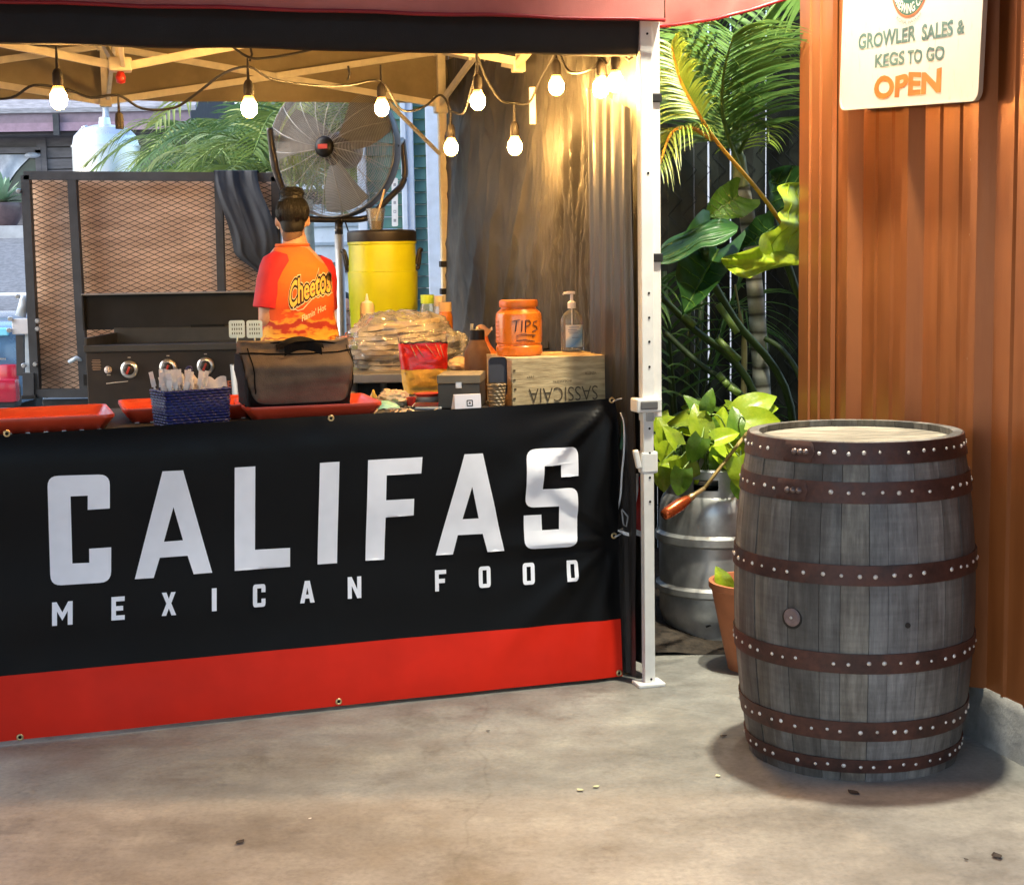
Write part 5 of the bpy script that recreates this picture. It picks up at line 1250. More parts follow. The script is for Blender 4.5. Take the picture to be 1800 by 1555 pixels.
# two slotted spatulas on the griddle's far side
MSPA = M('pale_blue_steel', (.42, .55, .62), .35, .25, var=.08)
for i, px in enumerate((417, 448)):
    p = at(px, 600, 6.05); t_ = thing('spatula', p, ('slotted steel spatula standing upright beside the cook, farther from the orange shirt', 'slotted steel spatula standing upright against the orange shirt')[i], 'spatula')
    def sp(x, z, h): return p + V((x, .006 * z / .1 - h, z))
    w2, z0_, z1_ = .031, at(px, 594, 6.05).z - p.z, at(px, 563, 6.05).z - p.z
    holes = [[(cx2 - .0022, cz2 - .0045), (cx2 + .0022, cz2 - .0045), (cx2 + .0022, cz2 + .0045), (cx2 - .0022, cz2 + .0045)] for cx2 in (-.018, -.009, 0, .009, .018) for cz2 in (z0_ + .018, z0_ + .035, z0_ + .052)]
    MB().poly(rr(-w2, z0_, w2, z1_, .009), holes, sp, .0022).build('blade', MSPA, t_)
    MB().bar(sp(0, z0_ + .01, 0), sp(.002, -.3, 0), .018, .004, V((1, 0, 0))).build('handle', MSPA, t_)
    # they stand in a pot on the shelf of the table behind
tpot = thing('utensil_crock', V((at(432, 600, 6.05).x, 6.05, 0)), 'steel utensil stand holding two spatulas behind the cooler bag', 'stand')
q = tpot.location.copy(); ztop_ = at(432, 640, 6.05).z
MB().lathe([(0, ztop_ - .14), (.06, ztop_ - .14), (.065, ztop_), (.06, ztop_), (.055, ztop_ - .13), (0, ztop_ - .13)], 24, q).build('pot', MSS, tpot, 40)
MB().tube([q, q + V((0, 0, ztop_ - .13))], .025, 10).build('post', MSS, tpot, True); MB().lathe([(0, .015), (.15, .012), (.155, 0)], 24, q).build('foot', MSS, tpot, 40)

# ------------------------------------------------------------------ pedestal fan
FY = 7.75; fc = at(588, 262, FY); fr_ = 117 * FY / FPX
fax = V((-.31, -.95, .03)).normalized(); fx, fy_ = rot_to(fax); fm_ = Matrix((fx, fy_, fax)).transposed()
pb = at(596, 420, FY); tfn = thing('pedestal_fan', V((pb.x, pb.y, 0)), 'big black drum fan with wire guard on a steel pole behind the cook', 'fan')
MGU = M('guard_wire', (.30, .30, .29), .4, .5)
def guard(sg, dep, nm, rings, spk):
    mb = MB(); f = lambda r: sg * dep * (1 - (r / fr_) ** 2.4) + sg * .04
    for i in range(rings):
        r = fr_ * (.16 + .84 * i / (rings - 1)); n = 48
        mb.tube([fc + fm_ @ V((r * cos(2 * pi * k / n), r * sin(2 * pi * k / n), f(r))) for k in range(n + 1)], .0042 if i == rings - 1 else .0013, 4, caps=False)
    for k in range(spk):
        a = 2 * pi * k / spk
        mb.tube([fc + fm_ @ V((r * cos(a + .25 * (1 - r / fr_)), r * sin(a + .25 * (1 - r / fr_)), f(r))) for r in [fr_ * (.1 + .9 * j / 8) for j in range(9)]], .0021, 4)
    mb.build(nm, MGU, tfn, True)
guard(1, .08, 'front_guard', 40, 18); guard(-1, .10, 'rear_guard', 22, 12)
MB().lathe([(fr_ * 1.005, -.045), (fr_ * 1.012, -.02), (fr_ * 1.012, .03), (fr_ * 1.0, .045)], 56, fc, fm_).build('guard_rim', M('guard_rim', (.025, .022, .022), .4, .4), tfn, True)
MB().lathe([(0, .14), (.035, .138), (.05, .125), (.055, .10), (0, .1)], 24, fc, fm_).build('badge_disc', MBLK, tfn, True)
MB().box(fc + fm_ @ V((0, .0, .1405)), (.05, .022, .004), fm_).build('badge', M('badge_red', (.5, .06, .05), .5), tfn)
MB().lathe([(0, .06), (.05, .05), (.075, .0), (.09, -.06), (.085, -.16), (0, -.17)], 24, fc, fm_).build('motor', M('motor', (.04, .03, .028), .5, .3), tfn, True)
for k in range(3):
    mb = MB(); a0 = 2 * pi * k / 3 + .5
    def bl(u, v):
        r = fr_ * (.2 + .72 * v); a = a0 + (u - .5) * (1.15 - .25 * v) + .25 * v; return fc + fm_ @ V((r * cos(a), r * sin(a), -.01 + .07 * (u - .5)))
    mb.grid(bl, 10, 10); mb.build('blade', M('blade_alu', (.15, .15, .145), .55, .2, var=.15), tfn, True)
MDK = M('dark_tube', (.035, .03, .03), .35, .4)
def fp_(px, py, d=0): return at(px, py, FY + d)
yk = spl([fp_(707, 246, .05), fp_(712, 300, .05), fp_(706, 325, .05), fp_(690, 342, .03), fp_(655, 376, .02), fp_(636, 385), fp_(596, 386), fp_(545, 385), fp_(522, 376, -.02), fp_(494, 325, -.05), fp_(480, 270, -.07), fp_(474, 225, -.08)], 6)
MB().tube(yk, .0165, 10).build('yoke', MDK, tfn, True)
for a, b in ((yk[0] + V((0, 0, 0)), fc + fx * fr_ * .98 if (fx.x > 0) else fc - fx * fr_ * .98),): MB().tube([a, b], .014, 8).build('pivot', MDK, tfn, True)
MB().tube([fp_(596, 386), fp_(596, 418)], .021, 12).build('pole_socket', MDK, tfn, True)
MB().lathe([(0, .006), (.004, .005), (.006, 0)], 10, fp_(590, 405, -.022), mk).build('set_screw', MSTEEL, tfn, True)
MB().tube([fp_(596, 412), V((pb.x, pb.y, .03))], .0235, 14).build('pole', M('galvanised', (.42, .43, .42), .4, .55, var=.12), tfn, True)
MB().lathe([(0, .04), (.03, .04), (.04, .025), (.27, .02), (.275, 0)], 32, V((pb.x, pb.y, 0))).build('base', MDK, tfn, 40)
MB().tube(spl([fp_(606, 388, -.02), fp_(613, 410, -.02), fp_(620, 450, 0), fp_(628, 500, .0), fp_(620, 700, .05)], 6), .004, 6).build('cord', MBLK, tfn, True)
# ================================================================== PEOPLE
def fuse(mb, vox=.010, sm=4):
    me = mb.mesh('tmp'); o = bpy.data.objects.new('tmp', me); col.objects.link(o)
    m = o.modifiers.new('r', 'REMESH'); m.mode = 'VOXEL'; m.voxel_size = vox
    me2 = bpy.data.meshes.new_from_object(o.evaluated_get(bpy.context.evaluated_depsgraph_get()))
    bpy.data.objects.remove(o); b = bmesh.new(); b.from_mesh(me2)
    for _ in range(sm): bmesh.ops.smooth_vert(b, verts=b.verts[:], factor=.5, use_axis_x=True, use_axis_y=True, use_axis_z=True)
    r = MB(); b.verts.index_update(); r.v = [v.co.copy() for v in b.verts]; r.f = [tuple(v.index for v in f.verts) for f in b.faces]; b.free(); bpy.data.meshes.remove(me2); return r
def limb(mb, pts, rs, seg=14):
    p = spl(pts, 5); n = len(pts) - 1; rr_ = []
    for i in range(len(p)):
        t = i / 5; k = min(int(t), n - 1); rr_.append(rs[k] + (rs[k + 1] - rs[k]) * (t - k))
    mb.tube(p, rr_, seg); mb.ball(pts[0], rs[0]); mb.ball(pts[-1], rs[-1])
def hand(mb, w, d, side, curl=.5, k=1.0):
    # palm and five bent fingers, rooted at wrist w, pointing along d; side = thumb direction
    d = d.normalized(); s = side.normalized(); n = d.cross(s).normalized()
    mb.loft([(w + d * t * k, s * .034 * k * a, n * .014 * k) for t, a in ((0, .75), (.03, .95), (.06, 1.1), (.085, 1.0))], 12)
    for i, ln in enumerate((.068, .078, .072, .056)):
        p = w + d * .08 * k + s * (.026 - .0175 * i) * k; pts = [p - d * .01]; dd = d.copy()
        for j, f in enumerate((.45, .3, .25)): dd = (dd + n * curl * (.35 + .3 * j)).normalized(); pts.append(pts[-1] + dd * ln * f * k)
        limb(mb, pts, [.0095 * k, .009 * k, .0085 * k, .0075 * k], 8)
    p = w + d * .02 * k + s * .028 * k; limb(mb, [p, p + (d * .5 + s * .7) * .035 * k, p + (d * .95 + s * .75 + n * curl * .3) * .055 * k], [.013 * k, .0105 * k, .009 * k], 8)
def head(mb, c, f, r, up=V((0, 0, 1)), k=1.0):
    # skull, jaw, nose, ears, brow; f = facing, r = right-hand side of the face
    m = Matrix((r, f, up)).transposed(); q = lambda x, y, z: c + m @ (V((x, y, z)) * k)
    mb.ball(q(0, -.012, .03), (.075 * k, .092 * k, .088 * k), 20, 14, m); mb.ball(q(0, .02, -.03), (.060 * k, .070 * k, .078 * k), 18, 12, m)
    mb.ball(q(0, .055, -.082), (.030 * k, .028 * k, .022 * k), 12, 8, m)
    mb.loft([(q(0, .082, .022), m @ V((.008 * k, 0, 0)), m @ V((0, .008 * k, 0))), (q(0, .098, -.01), m @ V((.012 * k, 0, 0)), m @ V((0, .014 * k, 0))), (q(0, .095, -.024), m @ V((.016 * k, 0, 0)), m @ V((0, .014 * k, 0)))], 10)
    mb.loft([(q(-.018, .078, -.05), m @ V((0, .012 * k, 0)), m @ V((0, 0, .009 * k))), (q(0, .086, -.048), m @ V((0, .014 * k, 0)), m @ V((0, 0, .012 * k))), (q(.018, .078, -.05), m @ V((0, .012 * k, 0)), m @ V((0, 0, .009 * k)))], 10)
    mb.ball(q(0, .074, .038), (.05 * k, .016 * k, .011 * k), 12, 8, m)
    for s in (-1, 1): mb.ball(q(s * .078, -.004, -.002), (.010 * k, .019 * k, .031 * k), 12, 8, m @ Matrix.Rotation(s * R(18), 3, 'Z'))
    return q, m
def face_parts(root, q, m, k, brow):
    MEW = M('eye_white', (.75, .73, .7), .25, var=.03); MEI = M('eye_dark', (.02, .012, .008), .15)
    for s in (-1, 1):
        e = MB().ball(q(s * .031, .066, .004), .0125 * k, 12, 8).build('eye', MEW, root, True); MB().ball(q(s * .031, .0775 , .004), (.0055 * k, .002 * k, .0055 * k), 10, 6, m).build('iris', MEI, e, True)
        MB().tube([q(s * .012, .086, .026), q(s * .032, .086, .033), q(s * .052, .072, .027)], [.003 * k, .004 * k, .002 * k], 6).build('eyebrow', brow, root, True)
    MB().tube([q(-.024, .083, -.05), q(0, .094, -.049), q(.024, .083, -.05)], [.003 * k, .0055 * k, .003 * k], 8).build('lips', M('lips', (.36, .13, .1), .5), root, True)
MSKIN = M('skin', (.50, .27, .17), .5, var=.1, sc=20, c2=(.56, .32, .21)); MHAIR = M('dark_hair', (.0045, .004, .004), .6, var=.5, sc=60, stretch=(1, 1, .2), bump=.6, bsc=120)
MJEAN = M('dark_denim', (.025, .03, .045), .8, var=.25, sc=30, bump=.3, bsc=300)

# ---- the cook, back to us, working at the griddle
PY = 6.42
def cp(px, py, d=0.0): return at(px, py, PY + d)
pc = cp(528, 560); root = V((pc.x, PY, 0))
tpn = thing('person', root, 'cook in an orange and red printed T-shirt with hair tied up, at the griddle', 'person')
hc = cp(514, 389, .02); FW = V((-.16, .97, .0)).normalized(); RT = V((FW.y, -FW.x, 0))
mb = MB(); hk = .84
q, hm = head(mb, hc, FW, RT, V((.02, .05, 1)).normalized(), hk)
nk = cp(520, 436, .0)
limb(mb, [hc + V((0, -.012, -.04)), cp(517, 415), nk + V((0, 0, -.02))], [.050, .047, .062])
zsh, zhip = cp(530, 455).z, .90
cxs = lambda z: root.x + (-.022) * sstep(zhip, zsh, z)
ringz = [(.84, .142, .105), (.92, .158, .118), (1.02, .140, .102), (1.12, .137, .10), (1.22, .148, .105), (1.30, .150, .10), (1.36, .13, .085), (cp(520, 436).z + .01, .07, .06)]
mb.loft([(V((cxs(z), PY - .005, z)), RT * a, FW * b) for z, a, b in ringz], 24)
shL, shR = cp(486, 466, -.05), cp(562, 470, .10)
elL, elR = cp(470, 560, -.07), cp(570, 560, .15)
haL, haR = cp(476, 592, .10), cp(556, 590, .36)
for sh, el_, ha, s in ((shL, elL, haL, -1), (shR, elR, haR, 1)):
    limb(mb, [sh + V((-s * .02, 0, -.0)), sh.lerp(el_, .5) + V((s * .004, 0, 0)), el_], [.052, .046, .037]); limb(mb, [el_, el_.lerp(ha, .4), ha], [.038, .036, .024]); hand(mb, ha, (ha - el_), V((-s, 0, .3)), .5, .9)
for s in (-1, 1):
    hx = root.x + s * .078; limb(mb, [V((hx, PY, .86)), V((hx + s * .012, PY + .012, .48)), V((hx + s * .02, PY - .012, .09))], [.088, .058, .040]); limb(mb, [V((hx + s * .02, PY - .03, .04)), V((hx + s * .035, PY + .15, .03))], [.042, .032])
body = fuse(mb, .0085, 3).build('body', MSKIN, tpn, True)
# trousers
mb = MB()
mb.loft([(V((root.x, PY, z)), RT * a, FW * b) for z, a, b in ((.80, .162, .125), (.88, .172, .13), (.98, .162, .122))], 20)
for s in (-1, 1):
    hx = root.x + s * .078; limb(mb, [V((hx, PY, .85)), V((hx + s * .012, PY + .012, .48)), V((hx + s * .02, PY - .012, .10))], [.100, .075, .062])
fuse(mb, .014, 3).build('trousers', MJEAN, tpn, True)
for s in (-1, 1):
    hx = root.x + s * .098; mb = MB(); mb.loft([(V((hx + s * .01 * t, PY - .075 + .27 * t, .045 - .012 * t)), V((1, 0, 0)) * .048 * a, V((0, 0, .045 * b))) for t, a, b in ((0, .7, .8), (.2, .95, 1), (.6, 1, .85), (.9, .85, .6), (1, .5, .4))], 14); mb.build('shoe', MBLK, tpn, True)
# shirt
def shirt_mat():
    m, nt, b = nodes('shirt_print'); t = nd(nt, 'TexCoord'); sp = nd(nt, 'SeparateXYZ'); lk(nt, t.outputs['Object'], sp.inputs[0])
    v = coords(nt, (1, 1, 1.6)); n1 = tex(nt, v, 9, 3, .5); n2 = tex(nt, coords(nt, (1, 1, 3)), 11, 4, .6)
    z = math_(nt, 'ADD', sp.outputs[2], math_(nt, 'MULTIPLY', math_(nt, 'SUBTRACT', n1, .5), .16))
    z = math_(nt, 'ADD', z, math_(nt, 'MULTIPLY', math_(nt, 'SUBTRACT', n2, .5), .07))
    def zz(py): return cp(540, py).z
    mr_ = nd(nt, 'MapRange'); mr_.inputs[1].default_value = zz(612); mr_.inputs[2].default_value = zz(432); lk(nt, z, mr_.inputs[0])
    P = lambda py: (zz(py) - zz(612)) / (zz(432) - zz(612))
    st = [(0, (.75, .50, .06)), (P(598), (.80, .52, .07)), (P(592), (.42, .04, .01)), (P(587), (.78, .45, .05)), (P(578), (.72, .32, .03)), (P(573), (.38, .025, .012)), (P(563), (.33, .02, .012)), (P(557), (.75, .33, .03)), (P(552), (.62, .075, .012)), (P(520), (.68, .11, .012)), (P(470), (.76, .19, .02)), (P(440), (.72, .15, .03))]
    lk(nt, ramp(nt, mr_.outputs[0], st), b.inputs['Base Color']); b.inputs['Roughness'].default_value = .75
    bumpn(nt, tex(nt, coords(nt, (1, 1, .6)), 14, 3), .5, .012, b); return m
MSH = shirt_mat(); MSLV = M('red_sleeve', (.52, .015, .022), .7, var=.12, sc=8, bump=.3, bsc=20)
mb = MB(); zs_ = [(.90, .176, .132), (.98, .168, .126), (1.06, .158, .118), (1.14, .154, .114), (1.22, .160, .116), (1.29, .158, .112), (1.345, .138, .098), (1.385, .105, .08), (cp(520, 436).z + .012, .068, .062)]
mb.loft([(V((cxs(z), PY - .005, z)), RT * a, FW * b) for z, a, b in zs_], 28)
for sh, el_, s in ((shL, elL, -1), (shR, elR, 1)): mb.ball(sh + V((-s * .045, 0, .0)), .052)
sh_m = fuse(mb, .011, 4)
for i, p in enumerate(sh_m.v):      # cloth folds, loosest low down
    d = V((p.x - root.x, p.y - PY, 0)).normalized(); lo_f = 1 - sstep(.95, 1.35, p.z)
    sh_m.v[i] = p + d * (.010 * lo_f * NZ(p.x * 9, p.y * 9, p.z * 5) + .006 * (1 - 2 * abs(NZ(p.x * 6 + 3, p.y * 6, p.z * 13))) * (.3 + lo_f))
shirt = sh_m.build('shirt', MSH, tpn, True)
bvh = BVHTree.FromPolygons([tuple(p) for p in sh_m.v], sh_m.f)
for sh, el_, s in ((shL, elL, -1), (shR, elR, 1)):
    mb = MB(); e2 = sh.lerp(el_, .80); ax = (el_ - sh).normalized(); x_, y_ = rot_to(ax)
    ps = [(sh + V((-s * .03, 0, .046)), .040), (sh + V((-s * .012, 0, .022)), .064), (sh + V((-s * .002, 0, -.01)), .068), (sh.lerp(el_, .3), .066), (sh.lerp(el_, .55), .063), (e2, .062), (e2 + ax * .004, .060), (e2 - ax * .02, .052)]
    mb.loft([(p, x_ * r, y_ * r * (1.05)) for p, r in ps], 20, False); 
    for i, p in enumerate(mb.v): mb.v[i] = p + (p - sh.lerp(el_, .5)).normalized() * .006 * NZ(p.x * 14, p.y * 14, p.z * 12)
    mb.build('sleeve', MSLV, tpn, True)
mb = MB(); cz = cp(520, 436).z + .012; mb.tube([V((cxs(cz), PY - .005, cz)) + RT * .066 * cos(2 * pi * k / 24) + FW * .062 * sin(2 * pi * k / 24) for k in range(25)], .007, 6); mb.build('collar', M('orange_rib', (.7, .14, .03), .8), tpn, True)
# the print: layers laid on the shirt's back
def hit(px, py, off):
    d = ray(px, py).normalized(); h = bvh.ray_cast(CO, d)
    p = h[0] if h[0] is not None else CO + d * (PY - .1) / d.y
    return p - d * off
def logo(txt, fn, off, bold, mat, nm, cuts=1):
    raw0 = text_box(txt, 0); vs, fs = text_raw(txt, bold)
    b = bmesh.new(); qv = [b.verts.new((x, y, 0)) for x, y in vs]
    for f in fs:
        try: b.faces.new([qv[i] for i in f])
        except ValueError: pass
    bmesh.ops.triangulate(b, faces=b.faces[:])
    if cuts: bmesh.ops.subdivide_edges(b, edges=b.edges[:], cuts=cuts, use_grid_fill=True)
    b.verts.index_update(); x0, y0, x1, y1 = raw0
    mb = MB(); mb.add([hit(*fn((p.co.x - x0) / (x1 - x0), (p.co.y - y0) / (y1 - y0)), off) for p in b.verts], [[p.index for p in f.verts] for f in b.faces]); b.free()
    mb.build(nm, mat, shirt, normals=False)
def text_raw(txt, bold):
    cu = bpy.data.curves.new('t', 'FONT'); cu.body = txt; cu.offset = bold; cu.resolution_u = 3; cu.fill_mode = 'FRONT'
    o = bpy.data.objects.new('t', cu); col.objects.link(o)
    me = bpy.data.meshes.new_from_object(o.evaluated_get(bpy.context.evaluated_depsgraph_get()))
    r = [(v.co.x, v.co.y) for v in me.vertices], [tuple(p.vertices) for p in me.polygons]
    bpy.data.objects.remove(o); bpy.data.curves.remove(cu); bpy.data.meshes.remove(me); return r
def text_box(txt, bold):
    vs, _ = text_raw(txt, bold); return min(v[0] for v in vs), min(v[1] for v in vs), max(v[0] for v in vs), max(v[1] for v in vs)
MLY = M('logo_yellow', (.82, .55, .12), .7, var=.1); MLW = M('logo_white', (.75, .66, .5), .7)
lf = lambda x, y: (509 + 72 * x, 543 - 31 * x - (39 + 5 * sin(9 * x)) * y - 5 * sin(pi * x))
logo('Cheetos', lf, .004, .12, MLW, 'logo_outline'); logo('Cheetos', lf, .0052, .09, M('logo_black', (.02, .008, .006), .7), 'logo_shadow'); logo('Cheetos', lf, .0066, .02, MLY, 'logo_lettering')
mb = MB(); mb.tube([hit(x, y, .004) for x, y in ((513, 530), (516, 542), (524, 546), (533, 543), (541, 534), (550, 524), (560, 519), (570, 516), (579, 517), (584, 514))], .0022, 6); mb.build('logo_swash', MLW, shirt, True)
logo("Flamin' Hot", lambda x, y: (531 + 42 * x, 565 - 21 * x - 11 * y), .004, .02, MLW, 'logo_small_lettering')
# hair: cropped cap with a high tied knot
mb = MB(); qm = lambda x, y, z: hc + hm @ (V((x, y, z)) * hk)
mb.ball(qm(0, -.024, .045), (.080 * hk, .090 * hk, .085 * hk), 22, 14, hm); mb.ball(qm(0, -.050, -.012), (.061 * hk, .046 * hk, .066 * hk), 18, 12, hm)
tk0 = cp(513, 350, .0); mb.ball(cp(513, 343, .0), (.050, .05, .034), 18, 12); mb.ball(cp(506, 340, -.01), (.034, .036, .026), 14, 10); mb.ball(cp(521, 339, 0), (.034, .034, .024), 12, 8)
hr = fuse(mb, .008, 3)
for i, p in enumerate(hr.v):
    d = p - hc; hr.v[i] = p + d.normalized() * .003 * NZ(p.x * 60, p.y * 60, p.z * 14)
hr.build('hair', MHAIR, tpn, True)
mb = MB(); hm2 = lambda a, ph: qm(0, -.024, .045) + hm @ V((.0815 * hk * sin(a) * cos(ph), -.0915 * hk * cos(a) * cos(ph), .0865 * hk * sin(ph)))
for k in range(150):
    a = rnd.uniform(-1.75, 1.75); p0_ = rnd.uniform(-.75, -.1); tw_ = rnd.uniform(-.12, .12)
    mb.tube([hm2(a + tw_ * t, p0_ + (1.28 - p0_) * t) + V((rnd.uniform(-.001, .001), 0, 0)) for t in (0, .2, .4, .6, .8, 1)], [.0008, .0016, .0018, .0018, .0016, .0008], 4)
for k in range(60):
    a = rnd.uniform(0, 2 * pi); b_ = rnd.uniform(-.3, .9); c0_ = cp(513, 343, .0)
    mb.tube([c0_ + V((.052 * cos(a + t) * cos(b_ + .2 * sin(3 * t)), .052 * sin(a + t) * cos(b_), .036 * sin(b_ + .25 * sin(2 * t)))) for t in (0, .3, .6, .9, 1.2)], .0016, 4)
for k in range(14):
    a = rnd.uniform(-1.2, 1.2); p = hm2(a, -.85); mb.tube([p, p + V((rnd.uniform(-.012, .012), -.004, -.018)), p + V((rnd.uniform(-.018, .018), .0, -.036))], [.0011, .0009, .0004], 4)
tag(mb.build('hair_strands', MHAIR, tpn, True), kind='stuff')
MB().tube([cp(513, 353, 0) + V((.049 * cos(2 * pi * k / 18), .049 * sin(2 * pi * k / 18), .0)) for k in range(19)], .006, 6).build('hair_tie', MBLK, tpn, True)
mb = MB(); mb.ball(qm(0, -.045, -.07), (.052 * hk, .04 * hk, .05 * hk), 14, 10, hm); mb.build('nape_stubble', M('stubble', (.20, .11, .07), .7, var=.3), tpn, True)
face_parts(tpn, q, hm, hk, MHAIR)
MB().tube([cp(490, 402, .0), cp(486, 396, .05)], .003, 6).build('mask_strap', M('paper_white'), tpn)

# ---- seated person behind the pole, looking out
SY_ = 8.35
def sp2(px, py, d=0): return at(px, py, SY_ + d)
hc2 = sp2(602, 553); F2 = V((.30, -.95, -.05)).normalized(); R2 = F2.cross(V((0, 0, 1))).normalized(); U2 = R2.cross(F2)
b2 = V((hc2.x - .02, SY_ + .12, 0))
tp3 = thing('person', b2, 'seated person in dark clothes looking out from behind the steel fan pole', 'person')
mb = MB(); q2, m2 = head(mb, hc2, F2, R2, U2, .95)
ch = V((b2.x, SY_ + .10, hc2.z - .33)); pel = V((b2.x, SY_ + .18, .50))
limb(mb, [hc2 + V((0, .02, -.05)), ch + V((0, -.02, .16))], [.05, .058])
mb.loft([(pel, V((.16, 0, 0)), V((0, .12, 0))), (pel.lerp(ch, .5), V((.145, 0, 0)), V((0, .10, 0))), (ch, V((.165, 0, 0)), V((0, .105, 0))), (ch + V((0, 0, .11)), V((.14, 0, 0)), V((0, .08, 0))), (ch + V((0, -.01, .16)), V((.06, 0, 0)), V((0, .055, 0)))], 20)
for s in (-1, 1):
    sh = ch + V((s * .165, 0, .08)); el_ = sh + V((s * .05, -.08, -.26)); ha = el_ + V((-s * .10, -.20, -.02))
    limb(mb, [sh, el_], [.052, .04]); limb(mb, [el_, ha], [.04, .028]); hand(mb, ha, ha - el_, V((-s, 0, .3)), .5, .95)
    kn = V((b2.x + s * .12, SY_ - .22, .50)); ft = V((b2.x + s * .13, SY_ - .20, .07)); limb(mb, [pel + V((s * .08, 0, -.0)), kn], [.09, .062]); limb(mb, [kn, ft], [.062, .04]); limb(mb, [ft + V((0, 0, -.03)), ft + V((0, -.15, -.04))], [.038, .03])
fuse(mb, .010, 3).build('body', MSKIN, tp3, True)
mb = MB(); mb.loft([(pel + V((0, 0, -.04)), V((.185, 0, 0)), V((0, .145, 0))), (pel.lerp(ch, .5), V((.17, 0, 0)), V((0, .125, 0))), (ch, V((.185, 0, 0)), V((0, .125, 0))), (ch + V((0, 0, .11)), V((.16, 0, 0)), V((0, .1, 0))), (ch + V((0, -.01, .165)), V((.075, 0, 0)), V((0, .07, 0)))], 20)
for s in (-1, 1):
    sh = ch + V((s * .165, 0, .08)); el_ = sh + V((s * .05, -.08, -.26)); ha = el_ + V((-s * .10, -.20, -.02)); limb(mb, [sh, el_], [.068, .056]); limb(mb, [el_, el_.lerp(ha, .85)], [.056, .042])
fuse(mb, .014, 4).build('jacket', M('black_jacket', (.015, .017, .022), .75, var=.3, bump=.3, bsc=40), tp3, True)
mb = MB()
for s in (-1, 1):
    kn = V((b2.x + s * .12, SY_ - .22, .50)); ft = V((b2.x + s * .13, SY_ - .20, .07)); limb(mb, [pel + V((s * .08, 0, -.0)), kn], [.105, .078]); limb(mb, [kn, ft + V((0, 0, .02))], [.078, .058])
fuse(mb, .014, 3).build('trousers', MJEAN, tp3, True)
mb = MB(); q_ = lambda x, y, z: hc2 + m2 @ (V((x, y, z)) * .95); mb.ball(q_(0, -.028, .05), (.079, .085, .08), 18, 12, m2); mb.ball(q_(0, -.06, -.01), (.07, .05, .08), 16, 10, m2); fuse(mb, .009, 2).build('hair', MHAIR, tp3, True)
face_parts(tp3, q2, m2, .95, MHAIR)
t_ = thing('stool', V((b2.x, SY_ + .18, 0)), 'plain dark stool under the seated person behind the fan pole', 'stool')
MB().lathe([(0, .40), (.17, .40), (.175, .39), (.17, .37), (0, .37)], 24, t_.location).build('seat', MBLK, t_, 40)
for k in range(4):
    a = pi / 4 + k * pi / 2; p = t_.location; MB().tube([p + V((.12 * cos(a), .12 * sin(a), .38)), p + V((.17 * cos(a), .17 * sin(a), 0))], .014, 8).build('leg', MBLK, t_, True)
# ================================================================== GARDEN CORNER
def leaf_mat(name, c, c2, transl=.3, rough=.4, vs_=12):
    m, nt, b = nodes(name); v = coords(nt); oi = nd(nt, 'ObjectInfo')
    a = tex(nt, v, vs_, 4); f = tex(nt, v, vs_ * 6, 3)
    cc = ramp(nt, a, [(.3, c), (.7, c2)]); cc = mixc(nt, .4, cc, ramp(nt, f, [(.35, (.75, .78, .7)), (.6, (1.1, 1.08, 1.0))]), 'MULTIPLY')
    h = nd(nt, 'HueSaturation'); val = math_(nt, 'MULTIPLY_ADD', oi.outputs['Random'], .5); val.node.inputs[2].default_value = .75
    lk(nt, val, h.inputs['Value']); lk(nt, cc, h.inputs['Color']); lk(nt, h.outputs[0], b.inputs['Base Color'])
    b.inputs['Roughness'].default_value = rough; bumpn(nt, a, .3, .01, b)
    t = nd(nt, 'BsdfTranslucent'); lk(nt, h.outputs[0], t.inputs[0]); mx = nd(nt, 'MixShader'); mx.inputs[0].default_value = transl
    lk(nt, b.outputs[0], mx.inputs[1]); lk(nt, t.outputs[0], mx.inputs[2]); lk(nt, mx.outputs[0], nt.nodes['Material Output'].inputs[0]); return m
MLP = leaf_mat('palm_green', (.11, .23, .05), (.19, .33, .09)); MLY2 = leaf_mat('palm_yellow', (.30, .24, .015), (.42, .36, .04)); MLYG = leaf_mat('palm_yellow_green', (.11, .19, .022), (.20, .26, .04))
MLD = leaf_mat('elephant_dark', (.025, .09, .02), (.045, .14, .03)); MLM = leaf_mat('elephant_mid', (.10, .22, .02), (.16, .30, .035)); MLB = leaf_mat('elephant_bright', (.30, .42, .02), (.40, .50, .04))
MPO = leaf_mat('pothos', (.26, .40, .014), (.40, .50, .03), .3, .35, 25); MPOD = leaf_mat('pothos_dark', (.08, .19, .014), (.15, .26, .025), .3, .35, 25)
MSTEM = M('green_stem', (.16, .24, .05), .45, var=.25, sc=8); MSTD = M('dark_stem', (.045, .075, .018), .5, var=.3, sc=8); MYST = M('yellow_stem', (.46, .26, .03), .45, var=.25, sc=10)
